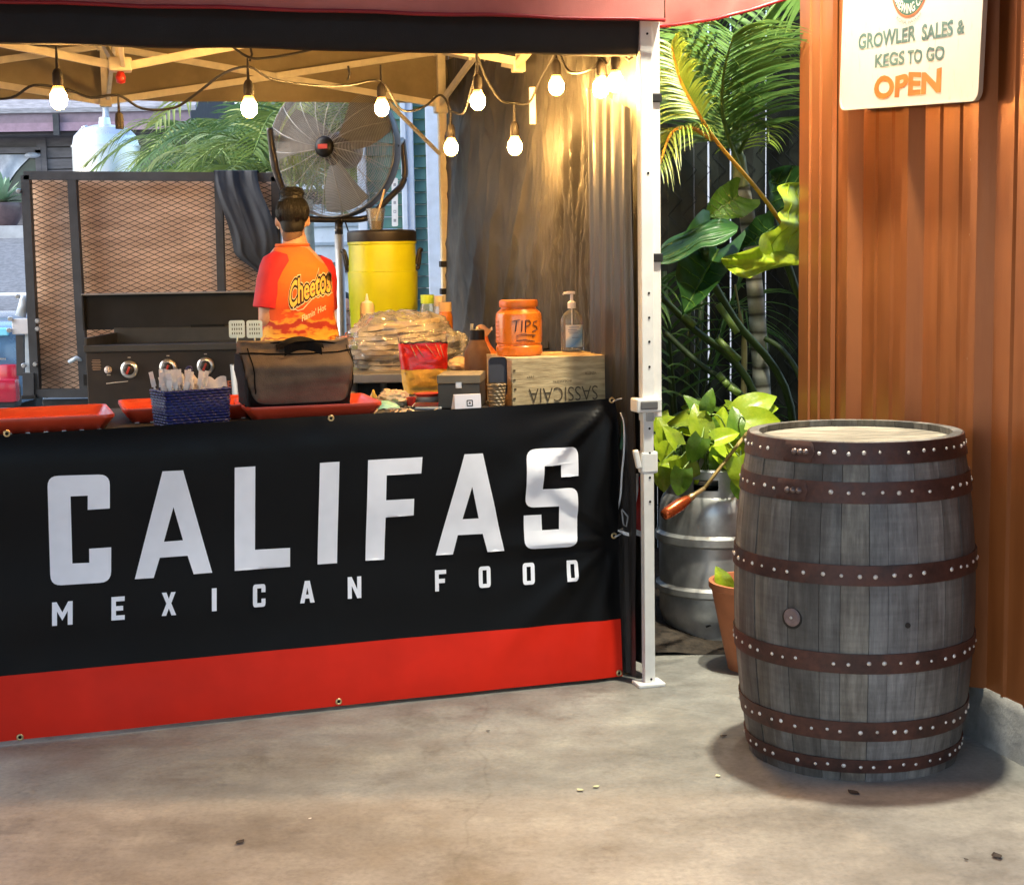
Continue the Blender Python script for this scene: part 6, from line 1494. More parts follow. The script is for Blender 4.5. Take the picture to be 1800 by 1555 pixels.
def frond(root, pts, ln, n, droop, mat, stem, w_=.018, up=V((0, 0, 1)), start=.12, spread=.9, rs=.009, seed=0, taper=.35, side_dir=None, nm='frond'):
    # feather frond: rachis through pts, paired leaflets that arch and droop
    R_ = random.Random(seed); p = spl(pts, 10); N_ = len(p) - 1; mb = MB()
    for i in range(n):
        t = start + (1 - start) * i / (n - 1); k = min(int(t * N_), N_ - 1); c = p[k].lerp(p[k + 1], t * N_ - k); d = (p[min(k + 2, N_)] - p[max(k - 1, 0)]).normalized()
        s = side_dir.copy() if side_dir else d.cross(up).normalized()
        if s.length < .1: s = V((1, 0, 0))
        L = ln * (sin(pi * min(1, .18 + t * .74)) ** .7) * R_.uniform(.85, 1.12)
        for sg in (-1, 1):
            d0 = (s * sg * spread + d * (.35 + .6 * t) + V((R_.uniform(-.08, .08), R_.uniform(-.08, .08), .10 + R_.uniform(-.08, .08)))).normalized()
            q = c.copy(); dd = d0.copy(); pr = []; ns = 6
            for j in range(ns + 1):
                pr.append((q.copy(), w_ * (.55 if j == 0 else 1) * (1 - (j / ns) ** 2.2) + .0008)); q = q + dd * L / ns; dd = (dd + V((0, 0, -droop * (.10 + .22 * j / ns)))).normalized()
            sd = d0.cross(V((0, 0, 1))); sd = sd.normalized() if sd.length > .05 else d
            fl = d * .6 + sd * .55; fl.normalize(); o = len(mb.v)
            for q, hw in pr: mb.v += [q - fl * hw * .5, q + V((0, 0, -hw * .22)), q + fl * hw * .5]
            for j in range(ns): a = o + 3 * j; mb.f += [(a, a + 1, a + 4, a + 3), (a + 1, a + 2, a + 5, a + 4)]
    fo = mb.build(nm, mat, root, True, normals=False)
    rb = MB(); rb.tube(p, [rs * (1 - (1 - taper) * i / N_) * (1 if i < N_ else .4) for i in range(N_ + 1)], 7); rb.build('rachis', stem, fo, True)
    return fo
# slatted chain-link fence at the back of the corner
FNY = 6.75
MSLAT = M('fence_slat', (.010, .016, .013), .45, var=.4, sc=5, orand=.3); MGALV = M('fence_wire', (.03, .035, .032), .5, .5)
tfe = thing('slat_fence', V((1.1, FNY, 0)), 'tall chain-link fence filled with dark vertical slats behind the plants', 'fence')
x = .28; sm_ = MB().box((0, 0, 1.75), (.052, .008, 3.5)).mesh('slat'); sm_.materials.append(MSLAT)
while x < 2.35:
    o = bpy.data.objects.new('slat', sm_); col.objects.link(o); o.parent = tfe; wd = rnd.uniform(.8, 1.18)
    o.location = (x - 1.1, rnd.uniform(-.003, .003), 0); o.scale = (wd, 1, 1); o.rotation_euler = (0, 0, rnd.uniform(-.12, .12)); x += .052 * wd + rnd.choice((.0003, .0003, .0005, .0005, .0008, .0008, .001, .001, .0015, .003))
mb = MB()
for i in range(58):
    z0 = -.3 + i * .064
    for sg in (-1, 1):
        pts = []
        n_ = 33
        for k in range(n_ + 1):
            pass
for k in range(34):
    xa = .28 + k * .0635; pts = [V((xa + (.03 if j % 2 else -.03), FNY - .012 - .004 * (j % 2), j * .064)) for j in range(54)]
    mb.tube(pts, .0022, 3, caps=False)
mb.build('wire_mesh', MGALV, tfe)
for x in (.26, 2.36): MB().tube([(x, FNY + .03, 0), (x, FNY + .03, 3.5)], .03, 12).build('post', MGALV, tfe, True)
MB().tube([(.26, FNY + .03, 3.5), (2.36, FNY + .03, 3.5)], .022, 10).build('top_rail', MGALV, tfe, True)
# pale wall added beyond that fence so its gaps show bright
tnw = thing('glint_wall', V((1.8, 10.2, 0)), 'added pale wall that brightens the gaps of the slat fence', 'wall')
MB().box((2.1, 10.2, 1.3), (3.4, .2, 2.6)).build('render', M('pale_render', (.72, .74, .76), .8, var=.1), tnw); MB().box((2.1, 10.18, 2.65), (3.5, .3, .1)).build('coping', M('pale_render'), tnw)
# soil bed
mb = MB(); mb.grid(lambda u, v: V((.10 + 1.35 * u, 5.15 + 1.55 * v, .012 + .05 * sstep(0, .2, v) + .03 * NZ(u * 6, v * 6, 2))), 24, 24); tag(mb.build('planting_bed', M('bed_soil', (.035, .026, .018), .95, var=.5, sc=30, bump=1, bsc=60), None, True), kind='structure')

# palm with ringed trunk
PLY = 5.95
def pp_(px, py, d=0): return at(px, py, PLY + d)
base = pp_(1345, 900); base.z = .04
tpl = thing('palm_tree', base, 'palm with pale ringed trunk and arching fronds before the slat fence', 'palm')
def trunk_mat():
    m, nt, b = nodes('palm_trunk'); v = coords(nt); w_ = nd(nt, 'TexWave'); w_.bands_direction = 'Z'; w_.inputs['Scale'].default_value = 4.6; w_.inputs['Distortion'].default_value = 2.2; w_.inputs['Detail'].default_value = 3
    lk(nt, v, w_.inputs[0]); n = tex(nt, v, 30, 4); c = ramp(nt, w_.outputs[1], [(.0, (.10, .09, .065)), (.12, (.36, .35, .28)), (.6, (.55, .54, .46))])
    lk(nt, mixc(nt, .6, c, ramp(nt, n, [(.3, (.6, .62, .5)), (.6, (1, 1, 1))]), 'MULTIPLY'), b.inputs['Base Color']); b.inputs['Roughness'].default_value = .7; bumpn(nt, w_.outputs[1], .6, .01, b); return m
tp_pts = spl([base, pp_(1345, 800), pp_(1338, 660), pp_(1328, 520), pp_(1316, 400), pp_(1304, 325)], 12); nT = len(tp_pts)
rads = [(.036 - .007 * i / nT) * (1 + (.03 if i % 4 == 0 else 0)) for i in range(nT)]
MB().tube(tp_pts, rads, 16).build('trunk', trunk_mat(), tpl, True)
MB().tube(spl([pp_(1304, 330), pp_(1301, 300), pp_(1297, 272), pp_(1290, 225)], 6), [.031] * 6 + [.028] * 6 + [.022 - .001 * k for k in range(7)], 14).build('crownshaft', M('crownshaft', (.24, .28, .13), .45, var=.2, sc=9), tpl, True)
cr_ = pp_(1297, 275)
# frond that hangs toward us, its rib seen running down
frond(tpl, [pp_(1302, 300, -.05), pp_(1272, 210, -.22), pp_(1272, 130, -.42), pp_(1290, 60, -.62)], .50, 38, .85, MLP, MSTEM, .020, seed=1, start=.18, side_dir=V((1, -.25, 0)).normalized())
frond(tpl, [cr_, pp_(1300, 170, -.05), pp_(1330, 60, -.15), pp_(1392, -20, -.35), pp_(1420, -10, -.5)], .42, 34, 1.1, MLP, MSTEM, .018, seed=2, side_dir=V((.5, -.8, .2)).normalized())
frond(tpl, [cr_, pp_(1285, 180, .1), pp_(1250, 80, .15), pp_(1205, 0, .2)], .45, 30, .9, MLP, MSTEM, .018, seed=3, side_dir=V((.9, .3, .2)).normalized())
frond(tpl, [cr_, pp_(1310, 190, .1), pp_(1350, 110, .3), pp_(1410, 70, .45)], .42, 28, 1.0, MLP, MSTEM, .018, seed=4, side_dir=V((.3, .9, .3)).normalized())
frond(tpl, [cr_, pp_(1315, 240, -.1), pp_(1345, 215, -.25), pp_(1352, 250, -.35)], .16, 16, 1.2, MLYG, MSTEM, .014, seed=5)
frond(tpl, [cr_, pp_(1275, 215, -.1), pp_(1235, 140, -.3), pp_(1190, 75, -.45), pp_(1165, 80, -.55)], .36, 30, 1.3, MLYG, MSTEM, .018, seed=6, side_dir=V((.6, -.7, .2)).normalized())
# second palm behind the leg: yellowing frond and its orange stalk
b2_ = at(1395, 420, 5.6); tpy = thing('palm_plant', V((at(1425, 700, 5.75).x, 5.75, .04)), 'yellowing palm frond on an orange stalk slanting across the garden corner', 'palm')
st_ = [at(1432, 520, 5.75), at(1396, 430, 5.66), at(1340, 345, 5.52), at(1262, 252, 5.35), at(1225, 195, 5.25), at(1196, 140, 5.18), at(1180, 80, 5.12)]
frond(tpy, st_, .21, 30, 1.3, MLYG, MYST, .009, seed=7, start=.62, side_dir=V((.75, -.6, .25)).normalized(), rs=.0105)
frond(tpy, [at(1250, 245, 5.34), at(1215, 225, 5.25), at(1180, 235, 5.2), at(1160, 290, 5.15)], .26, 20, 1.3, MLYG, MYST, .008, seed=8, side_dir=V((.5, -.8, .1)).normalized())
MB().tube([tpy.location.copy(), at(1432, 520, 5.75)], .011, 8).build('stem', MSTD, tpy, True)
# shaded understory palms
for i, (px, py, Y, lab) in enumerate(((1200, 560, 6.3, 'dim green palm clump half hidden behind the white canopy leg'), (1250, 760, 5.9, 'low dark palm seedling behind the beer keg'))):
    bb = at(px, py, Y); bb.z = .04; t_ = thing('understory_palm', bb, lab, 'palm')
    for k in range(4 if i == 0 else 5):
        a = R(-160 + 50 * k + 13 * i); h = (1.35, .75)[i] * rnd.uniform(.75, 1.1); d = V((cos(a), sin(a) * .6, 0)) * (.45, .28)[i]
        frond(t_, [bb, bb + d * .25 + V((0, 0, h * .55)), bb + d * .7 + V((0, 0, h * .92)), bb + d * 1.3 + V((0, 0, h * .85))], (.34, .2)[i], 22, 1.0, MLP, MSTD, .016, seed=20 + 9 * i + k, start=.35)
    for k in range(3): MB().tube([bb, bb + V((rnd.uniform(-.1, .1), 0, .9 * (1.4 - i)))], .012, 8).build('stem', MSTD, t_, True)
# elephant ears
def ear(root, tip, cl, cr2, top, mat, wave, seed, stem=None, cup=.05, nm='leaf'):
    # big leaf: centre line from notch (top) to tip, half widths to left/right points; ruffled rim
    tip, cl, cr2, top = (V(p) for p in (tip, cl, cr2, top)); ax = tip - top; L = ax.length; axn = ax.normalized()
    wl, wr = cl - (top + axn * (cl - top).dot(axn)), cr2 - (top + axn * (cr2 - top).dot(axn)); nrm = axn.cross((wr - wl).normalized()).normalized()
    if nrm.y > 0: nrm = -nrm
    mb = MB(); nu, nv = 24, 26
    def f(u, v):
        s = 2 * u - 1; t = v; sh = (sin(pi * min(1, .30 + t * .70)) ** .75) if t > 0 else .72
        lob = -.22 * abs(s) ** 1.6 * (1 - t) ** 2                       # rear lobes reach back past the stalk
        w_ = (wr if s > 0 else wl) * abs(s) * sh
        rim = abs(s) ** 3
        z = cup * (abs(s) ** 1.5) + wave * rim * sin(t * 17 + seed + 4 * (s > 0)) + .004 * sin(t * 40) * (1 - abs(s)) - .004 * math.exp(-(s / .04) ** 2) + .006 * (1 - 2 * abs(NZ(t * 14 - abs(s) * 5, 0, seed)))
        return top + ax * (t + lob) + w_ + nrm * z
    mb.grid(f, nu, nv); lf_ = mb.build(nm, mat, root, True)
    rb = MB(); rb.tube([f(.5, k / 12) + nrm * .001 for k in range(13)], [.006 * (1 - .8 * k / 12) for k in range(13)], 6)
    for k in range(1, 6):
        for s_ in (-1, 1): rb.tube([f(.5 + s_ * .5 * j / 7 * .92, min(1, .04 + k * .14 + .055 * j / 7 * 3)) + nrm * .001 for j in range(8)], [.0028 * (1 - .8 * j / 7) for j in range(8)], 5)
    rb.build('veins', MSTEM if mat is not MLD else MLM, lf_, True)
    if stem: MB().tube(spl(stem, 6), [.017 - .006 * i / (6 * (len(stem) - 1)) for i in range(6 * (len(stem) - 1) + 1)], 9).build('stalk', MSTD, root, True)
eb = V((at(1425, 700, 5.7).x, 5.7, .05))
tea = thing('elephant_ear_plant', eb, 'elephant ear plant with one huge ruffled yellow-green leaf against the tin wall', 'plant')
e_ = lambda px, py, Y=5.45: at(px, py, Y)
def broad(root, L_, R_, Y0, Y1, belly, mat, seed, nm='leaf', vein=True):
    # broad ruffled blade between two measured rims
    a, b = spl([V((x, y, 0)) for x, y in L_], 8), spl([V((x, y, 0)) for x, y in R_], 8)
    pick = lambda p, t: p[min(int(t * (len(p) - 1)), len(p) - 2)].lerp(p[min(int(t * (len(p) - 1)), len(p) - 2) + 1], t * (len(p) - 1) - min(int(t * (len(p) - 1)), len(p) - 2))
    def f(u, v):
        q = pick(a, v).lerp(pick(b, v), u)
        d = Y0 + (Y1 - Y0) * u - belly * sin(pi * v) * (1 - u) ** .5 + .03 * math.exp(-u * 6) * sin(v * 19 + seed) + .012 * (1 - 2 * abs(NZ(u * 7 + v * 1.5, v * .6, seed)))
        return at(q.x, q.y, d)
    mb = MB(); mb.grid(f, 34, 40); lf_ = mb.build(nm, mat, root, True)
    if not vein: return
    rb = MB()
    for k in range(5): rb.tube([f(.12 + .17 * k + .05 * j / 8, .06 + .88 * j / 8) - V((0, .002, 0)) for j in range(9)], [.0028 * (1 - .6 * j / 8) for j in range(9)], 5)
    rb.build('veins', MPO, lf_, True)
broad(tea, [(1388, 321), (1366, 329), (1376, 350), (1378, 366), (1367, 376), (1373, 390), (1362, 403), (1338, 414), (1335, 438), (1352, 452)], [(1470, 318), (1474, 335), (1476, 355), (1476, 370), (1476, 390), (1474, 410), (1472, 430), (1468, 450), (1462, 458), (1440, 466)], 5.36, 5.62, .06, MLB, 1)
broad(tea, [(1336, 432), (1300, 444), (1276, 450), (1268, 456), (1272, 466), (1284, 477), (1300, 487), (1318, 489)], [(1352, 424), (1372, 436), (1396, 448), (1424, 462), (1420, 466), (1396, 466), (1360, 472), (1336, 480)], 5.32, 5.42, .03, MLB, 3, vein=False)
MB().tube(spl([eb, e_(1428, 620, 5.66), e_(1396, 500, 5.52), e_(1380, 455, 5.44)], 6), .014, 9).build('stalk', MSTD, tea, True)
te2 = thing('elephant_ear_plant', V((at(1390, 760, 5.85).x, 5.85, .05)), 'elephant ear plant with dark green drooping leaves behind the canopy leg', 'plant')
eb2 = te2.location.copy()
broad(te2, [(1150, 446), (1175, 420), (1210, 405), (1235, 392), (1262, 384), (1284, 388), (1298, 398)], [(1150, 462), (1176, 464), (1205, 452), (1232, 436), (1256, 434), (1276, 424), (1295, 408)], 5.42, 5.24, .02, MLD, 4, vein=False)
MB().tube(spl([eb2, e_(1390, 715, 5.8), e_(1290, 560, 5.62), e_(1245, 480, 5.5), e_(1240, 440, 5.4)], 6), .015, 9).build('stalk', MSTD, te2, True)
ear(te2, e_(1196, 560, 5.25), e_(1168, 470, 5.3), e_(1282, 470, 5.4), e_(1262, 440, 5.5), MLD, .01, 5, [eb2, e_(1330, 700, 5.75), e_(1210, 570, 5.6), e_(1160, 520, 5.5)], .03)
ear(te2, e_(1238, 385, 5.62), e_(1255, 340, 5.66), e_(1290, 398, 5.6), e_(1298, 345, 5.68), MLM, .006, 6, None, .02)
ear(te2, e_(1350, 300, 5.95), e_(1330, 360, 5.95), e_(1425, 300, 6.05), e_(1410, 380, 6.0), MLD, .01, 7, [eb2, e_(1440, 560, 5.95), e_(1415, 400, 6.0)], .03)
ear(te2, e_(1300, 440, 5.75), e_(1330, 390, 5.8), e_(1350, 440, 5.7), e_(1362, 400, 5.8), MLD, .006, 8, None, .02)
for pts in ([e_(1170, 585, 5.75), e_(1230, 640, 5.7), e_(1300, 690, 5.65), e_(1345, 760, 5.7)], [e_(1345, 595, 5.85), e_(1375, 615, 5.8), e_(1405, 660, 5.75), e_(1422, 720, 5.75)]): MB().tube(spl(pts, 6), .011, 8).build('stalk', MSTD, te2, True)
for (a, b) in (((1200, 555), (1222, 572)), ((1262, 535), (1296, 585)), ((1260, 595), (1300, 633))): MB().tube([e_(*a, 5.52), e_(*b, 5.52)], .0125, 10).build('pale_stalk', MSTEM, te2, True)
for (a, b) in (((1262, 657), (1271, 667)), ((1272, 669), (1280, 678)), ((1281, 680), (1300, 692))): MB().tube([e_(*a, 5.5), e_(*b, 5.5)], .0125, 10).build('bamboo_joint', MSTEM, te2, True)
# dry stalk
t_ = thing('dry_stalk', V((at(1300, 760, 5.85).x, 5.85, .04)), 'thin dry yellow stalk beside the ringed palm trunk', 'plant'); MB().tube(spl([t_.location.copy(), e_(1308, 640, 5.85), e_(1303, 570, 5.8), e_(1292, 500, 5.78)], 6), [.012] * 8 + [.008] * 6 + [.004] * 5, 7).build('stem', M('dry_stem', (.38, .32, .13), .6, var=.3), t_, True)

# steel beer keg used as planter
kgc = V((.728, 5.43, 0)); KR = .205
tkg = thing('beer_keg', kgc, 'dented steel beer keg planter behind the oak barrel', 'keg')
MKEG = M('keg_steel', (.42, .43, .43), .36, .55, var=.3, sc=7, bump=.2, bsc=9)
KP = [(.0, .03), (.17, .03), (.178, .0), (.185, .0), (.188, .05), (.196, .075), (KR, .10), (KR, .17), (KR + .014, .18), (KR + .014, .20), (KR, .21), (KR, .35), (KR + .014, .36), (KR + .014, .385), (KR, .395), (KR, .46), (.198, .50), (.186, .525), (.182, .53)]
MB().lathe(KP, 64, kgc).build('body', MKEG, tkg, 40)
# top chime ring with grip slots
mb = MB(); na = 64
slots = [R(250), R(70)]
for k in range(na):
    a0, a1 = 2 * pi * k / na, 2 * pi * (k + 1) / na; am = (a0 + a1) / 2
    zsg = [(.525, .62)]
    if any(abs((am - s + pi) % (2 * pi) - pi) < .24 for s in slots): zsg = [(.525, .552), (.59, .62)]
    for z0, z1 in zsg:
        for r_ in (.184, .178): mb.add([kgc + V((r_ * cos(a), r_ * sin(a), z)) for a, z in ((a0, z0), (a1, z0), (a1, z1), (a0, z1))], [(0, 1, 2, 3)])
mb.build('top_chime', MKEG, tkg, 40, merge=.0005)
MB().lathe([(.175, .618), (.18, .625), (.187, .618)], 48, kgc).build('rim', MKEG, tkg, True)
MB().lathe([(0, .58), (.178, .57)], 32, kgc).build('soil', M('bed_soil'), tkg)
MB().box(kgc + V((-.04, -.19, .085)), (.05, .006, .006), Matrix.Rotation(R(-20), 3, 'Y')).build('scratch', MBLK, tkg)
for k in range(3): MB().box(kgc + V((.12 * cos(k * 2.1), .12 * sin(k * 2.1), .012)), (.09, .09, .036)).build('foot_block', M('dark_block', (.02, .02, .02), .8), tkg)
# terracotta pot peeping out beside the barrel
ptc = V((.80, 4.98, 0)); tpo = thing('terracotta_pot', ptc, 'orange terracotta pot half hidden behind the oak barrel', 'pot')
MTER = M('terracotta', (.42, .14, .055), .7, var=.15, sc=8)
MB().lathe([(0, 0), (.095, 0), (.15, .27), (.158, .275), (.158, .295), (.145, .295), (.138, .27), (.09, .02), (0, .02)], 40, ptc).build('body', MTER, tpo, 35); MB().lathe([(0, .26), (.138, .26)], 24, ptc).build('soil', M('bed_soil'), tpo)
def leafm(L, w_, mat, nm, seed=0, heart=.25, fold=.25, curl=.35):
    mb = MB()
    def f(u, v):
        s = 2 * u - 1; h = w_ * (sin(pi * min(1, .24 + .76 * v)) ** .8) * (1 - .12 * v)
        if v > .97: h *= .15
        y = L * v - heart * L * .5 * abs(s) ** 1.4 * (1 - v) ** 3
        return V((s * h, y, fold * abs(s) * h + .02 * L * sin(v * 14 + 2 * s) * abs(s) - curl * L * v * v + .006 * L * (1 - 2 * abs(NZ(v * 12 - abs(s) * 4, seed)))))
    mb.grid(f, 8, 10); me = mb.mesh(nm, smooth=True); me.materials.append(mat); return me
LMS = [leafm(.115, .045, MPO, 'leaf', 1), leafm(.10, .038, MPO, 'leaf', 2, .3, .5, .2), leafm(.105, .042, MPOD, 'leaf', 3, .25, .2, .5)]
def pl_leaf(root, p, d, nrm, k, me):
    d = d.normalized(); x = d.cross(nrm).normalized(); n = x.cross(d); m = Matrix((x, d, n)).transposed().to_4x4(); m.translation = p - root.location
    o = bpy.data.objects.new('leaf', me); col.objects.link(o); o.parent = root; o.matrix_local = m @ Matrix.Scale(k, 4)
tpo2 = thing('leafy_vine', kgc + V((0, 0, .57)), 'bright lime green broad-leaved vine growing out of the beer keg', 'plant')
ctr = kgc + V((-.02, 0, .60))
spots = [(1325, 712, 1.25, 35, 0), (1340, 735, 1.15, 8, 0), (1275, 800, 1.0, -50, 0), (1232, 745, 1.0, 100, 0), (1250, 770, 1.1, -70, 2), (1298, 745, 1.0, 90, 2), (1305, 830, 1.1, -80, 0), (1208, 828, 1.05, -60, 0), (1196, 850, 1.0, -100, 2), (1168, 790, .9, -80, 0), (1165, 835, .9, -85, 0), (1180, 765, .8, 120, 1), (1262, 815, .95, -95, 2), (1280, 765, 1.0, 20, 1), (1225, 715, .8, 110, 2), (1350, 718, .9, 10, 1), (1300, 860, .8, -95, 2), (1245, 705, .7, 80, 2), (1312, 760, 1.0, -20, 0), (1268, 735, .9, 75, 1), (1180, 815, .8, 170, 1), (1222, 790, .9, -120, 2), (1292, 790, 1.1, -30, 0), (1165, 755, .7, 95, 0),]
for i, (px, py, k, ang, mi) in enumerate(spots):
    Y = 5.22 + rnd.uniform(-.10, .12); p = at(px, py, Y); a = R(ang); d = V((cos(a), rnd.uniform(-.35, .1), sin(a)))
    nrm = V((rnd.uniform(-.3, .3) - .3 * cos(a), -.75, .55 + rnd.uniform(-.2, .2))).normalized(); st = p - d.normalized() * .05 * k
    pl_leaf(tpo2, st, d, nrm, k * rnd.uniform(.92, 1.08), LMS[mi])
    rt_ = ctr + V((rnd.uniform(-.1, .1), rnd.uniform(-.1, .05), -.01)); md = (rt_ + st) / 2 + V((0, -.02, .10)); MB().tube(spl([rt_, md, st], 6), .0028, 5).build('stem', MSTEM, tpo2, True)
for i in range(22):
    a = rnd.uniform(0, 2 * pi); r_ = rnd.uniform(.03, .20); p = ctr + V((r_ * cos(a), r_ * sin(a), rnd.uniform(.05, .25))); pl_leaf(tpo2, p, V((cos(a), sin(a), rnd.uniform(-.6, .7))), V((rnd.uniform(-.3, .3), -.5, .8)), rnd.uniform(.7, 1.1), LMS[rnd.choice((0, 2, 2, 1))])
pl_leaf(tpo, ptc + V((-.10, -.02, .27)), V((-.4, -.1, .9)), V((0, -1, .2)), .7, LMS[0])
# copper torch head hanging by the keg
c0, c1 = at(1238, 858, 5.08), at(1166, 906, 5.0); t_ = thing('copper_torch', c1, 'copper garden torch head leaning out beside the beer keg', 'torch')
ax = (c0 - c1); x_, y_ = rot_to(ax); fr2 = lambda t, r: (c1 + ax * t, x_ * r, y_ * r)
MB().loft([fr2(0, .016), fr2(.1, .021), fr2(.4, .022), fr2(.58, .016), fr2(.62, .013)], 16).build('head', M('copper', (.48, .10, .03), .25, .7, var=.25, sc=20), t_, True)
MB().loft([fr2(.6, .011), fr2(.7, .012), fr2(.75, .008), fr2(1.0, .007)], 12).build('ferrule', MBRASS, t_, True)
MB().tube([c0, c0 + ax * .9 + V((.03, .05, .1)), kgc + V((0, -.05, .6))], .006, 8).build('cane', M('cane', (.35, .25, .08), .6), t_, True)
# ================================================================== BACKGROUND BEYOND THE STALL
# trailer with mesh tail gate
GY2 = 8.3
def g2(px, py, d=0): return at(px, py, GY2 + d)
tbr = V((g2(250, 600).x, GY2 + .8, 0))
ttr = thing('utility_trailer', tbr, 'black utility trailer with an expanded-metal gate backed by plywood', 'trailer')
MTF = M('trailer_frame', (.035, .037, .042), .5, .3, var=.25); MPLY = M('plywood', (.62, .40, .27), .75, var=.2, sc=3, stretch=(1, 1, 5), c2=(.74, .52, .37), bump=.2, bsc=30)
TL, TRc, BLc, BRc = g2(48, 309), g2(486, 312), g2(66, 690), g2(492, 690)
gp_ = lambda u, v: TL.lerp(TRc, u).lerp(BLc.lerp(BRc, u), v)
MB().add([gp_(0, 0) + V((0, .05, 0)), gp_(1, 0) + V((0, .05, 0)), gp_(1, 1) + V((0, .05, 0)), gp_(0, 1) + V((0, .05, 0)), gp_(0, 0) + V((0, .066, 0)), gp_(1, 0) + V((0, .066, 0)), gp_(1, 1) + V((0, .066, 0)), gp_(0, 1) + V((0, .066, 0))], [(0, 1, 2, 3), (7, 6, 5, 4), (0, 4, 5, 1), (1, 5, 6, 2), (2, 6, 7, 3), (3, 7, 4, 0)]).build('plywood_panel', MPLY, ttr)
mb = MB(); nr, nc = 42, 20
for j in range(nr):
    for s in (-1, 1):
        mb.tube([gp_(k / nc, (j + .5 + (s * .5 if k % 2 else -s * .5)) / nr) + V((0, .004 * s, 0)) for k in range(nc + 1)], .0023, 3, caps=False)
mb.build('expanded_mesh', M('mesh_metal', (.05, .028, .022), .6, .3, var=.3), ttr)
for a, b, wd in ((gp_(-.005, 0), gp_(1.0, 0), .05), (gp_(0, 0), gp_(0, 1), .05), (gp_(.185, 0), gp_(.20, 1), .048), (gp_(.77, 0), gp_(.775, 1), .045), (gp_(1, 0), gp_(1, 1), .05), (gp_(0, 1), gp_(1, 1), .06)):
    MB().bar(a + V((0, -.02, 0)), b + V((0, -.02, 0)), .045 if wd > .045 else .04, wd, V((0, 1, 0))).build('gate_frame', MTF, ttr)
za = BLc.z
MB().box(((BLc.x + BRc.x) / 2 + .02, GY2 + .1, za - .12), (BRc.x - BLc.x + .02, .12, .16), None, .006).build('rear_beam', MTF, ttr)
MB().box(((BLc.x + BRc.x) / 2, GY2 + 1.3, za - .08), (BRc.x - BLc.x, 2.3, .08)).build('deck', MTF, ttr)
for s, x in ((-1, BLc.x - .02), (1, BRc.x + .02)):
    for y in (GY2 + .9, GY2 + 1.65):
        wl = MB().lathe([(.0, -.09), (.12, -.1), (.16, -.09), (.30, -.1), (.315, -.06), (.315, .06), (.30, .1), (.16, .09), (0, .09)], 32, (x, y, .315), Matrix(((0, 0, 1), (1, 0, 0), (0, 1, 0)))).build('tyre', M('rubber', (.018, .018, .018), .8), ttr, 40)
        MB().lathe([(0, -.105), (.05, -.11), (.14, -.1), (.155, -.092)], 20, (x, y, .315), Matrix(((0, 0, 1), (1, 0, 0), (0, 1, 0)))).build('rim', M('rim_white', (.6, .6, .6), .4), wl, 40)
MLB2 = M('pale_blue_paint', (.36, .43, .50), .4, var=.12); 
MB().tube([g2(46, 520), g2(36, 556)], .028, 12).build('gate_spring', MLB2, ttr, True)
MB().box((g2(41, 573).x, GY2 - .02, g2(41, 573).z), (.10, .04, .085), None, .006).build('hinge_plate', M('hinge_white', (.5, .53, .58), .4), ttr)
MB().bar(g2(52, 585), g2(52, 690), .035, .045, V((0, 1, 0))).build('gate_arm', MLB2, ttr); MB().bar(g2(36, 588, .03), g2(38, 660, .03), .04, .04, V((0, 1, 0))).build('side_rail', MTF, ttr)
MB().bar(g2(52, 655, -.03), g2(53, 695, -.03), .06, .06, V((0, 1, 0))).build('jack_leg', MTF, ttr); MB().box(g2(54, 697, -.03), (.08, .08, .022), None, .004).build('jack_foot', MBLK, ttr)
for px, py in ((32, 521), (19, 560), (67, 564), (67, 578), (63, 640), (43, 642), (34, 346 - 10), (17, 580)): MB().lathe([(0, .02), (.010, .02), (.014, .014), (.014, 0), (0, 0)], 8, g2(px, py, -.035), mk).build('bolt', MSTEEL, ttr, 40)
MB().tube([g2(122, 636, -.03), g2(134, 629, -.05), g2(146, 634, -.03)], .012, 8).build('latch', MLB2, ttr, True)
# dark jacket thrown over the gate corner
tja = thing('draped_cover', g2(430, 400, -.06), 'navy black grill cover draped over the corner of the trailer gate', 'cover')
MNV = M('navy_cloth', (.009, .013, .021), .75, var=.3, sc=6, bump=.3, bsc=200)
ol = [(376, 303), (398, 300), (430, 303), (452, 305), (458, 318), (470, 360), (482, 400), (489, 430), (488, 460), (470, 492), (452, 486), (430, 472), (415, 448), (408, 420), (398, 375), (388, 335)]
mb = MB()
nL = 24
def cov(u, v):
    py = 300 + 190 * v; xl = 376 + (py - 300) * .18 + 12 * sin((py - 300) / 60); xl = 376 + 35 * sstep(300, 450, py) + 50 * sstep(440, 492, py); xr = 452 + 38 * sstep(300, 430, py) - 10 * sstep(450, 492, py)
    return g2(xl + (xr - xl) * u, py, -.055 - .05 * sin(pi * v * .8) - .020 * (1 - 2 * abs(NZ(u * 2.3 + v * .6, v * .8, 4))) - .008 * NZ(u * 9, v * 3, 2))
mb.grid(cov, 50, 50); mb.grid(lambda u, v: cov(u, 0) + V((0, .16 * v, .012 * sin(pi * v) - .1 * v * v)), 30, 8); mb.build('cloth', MNV, tja, True)

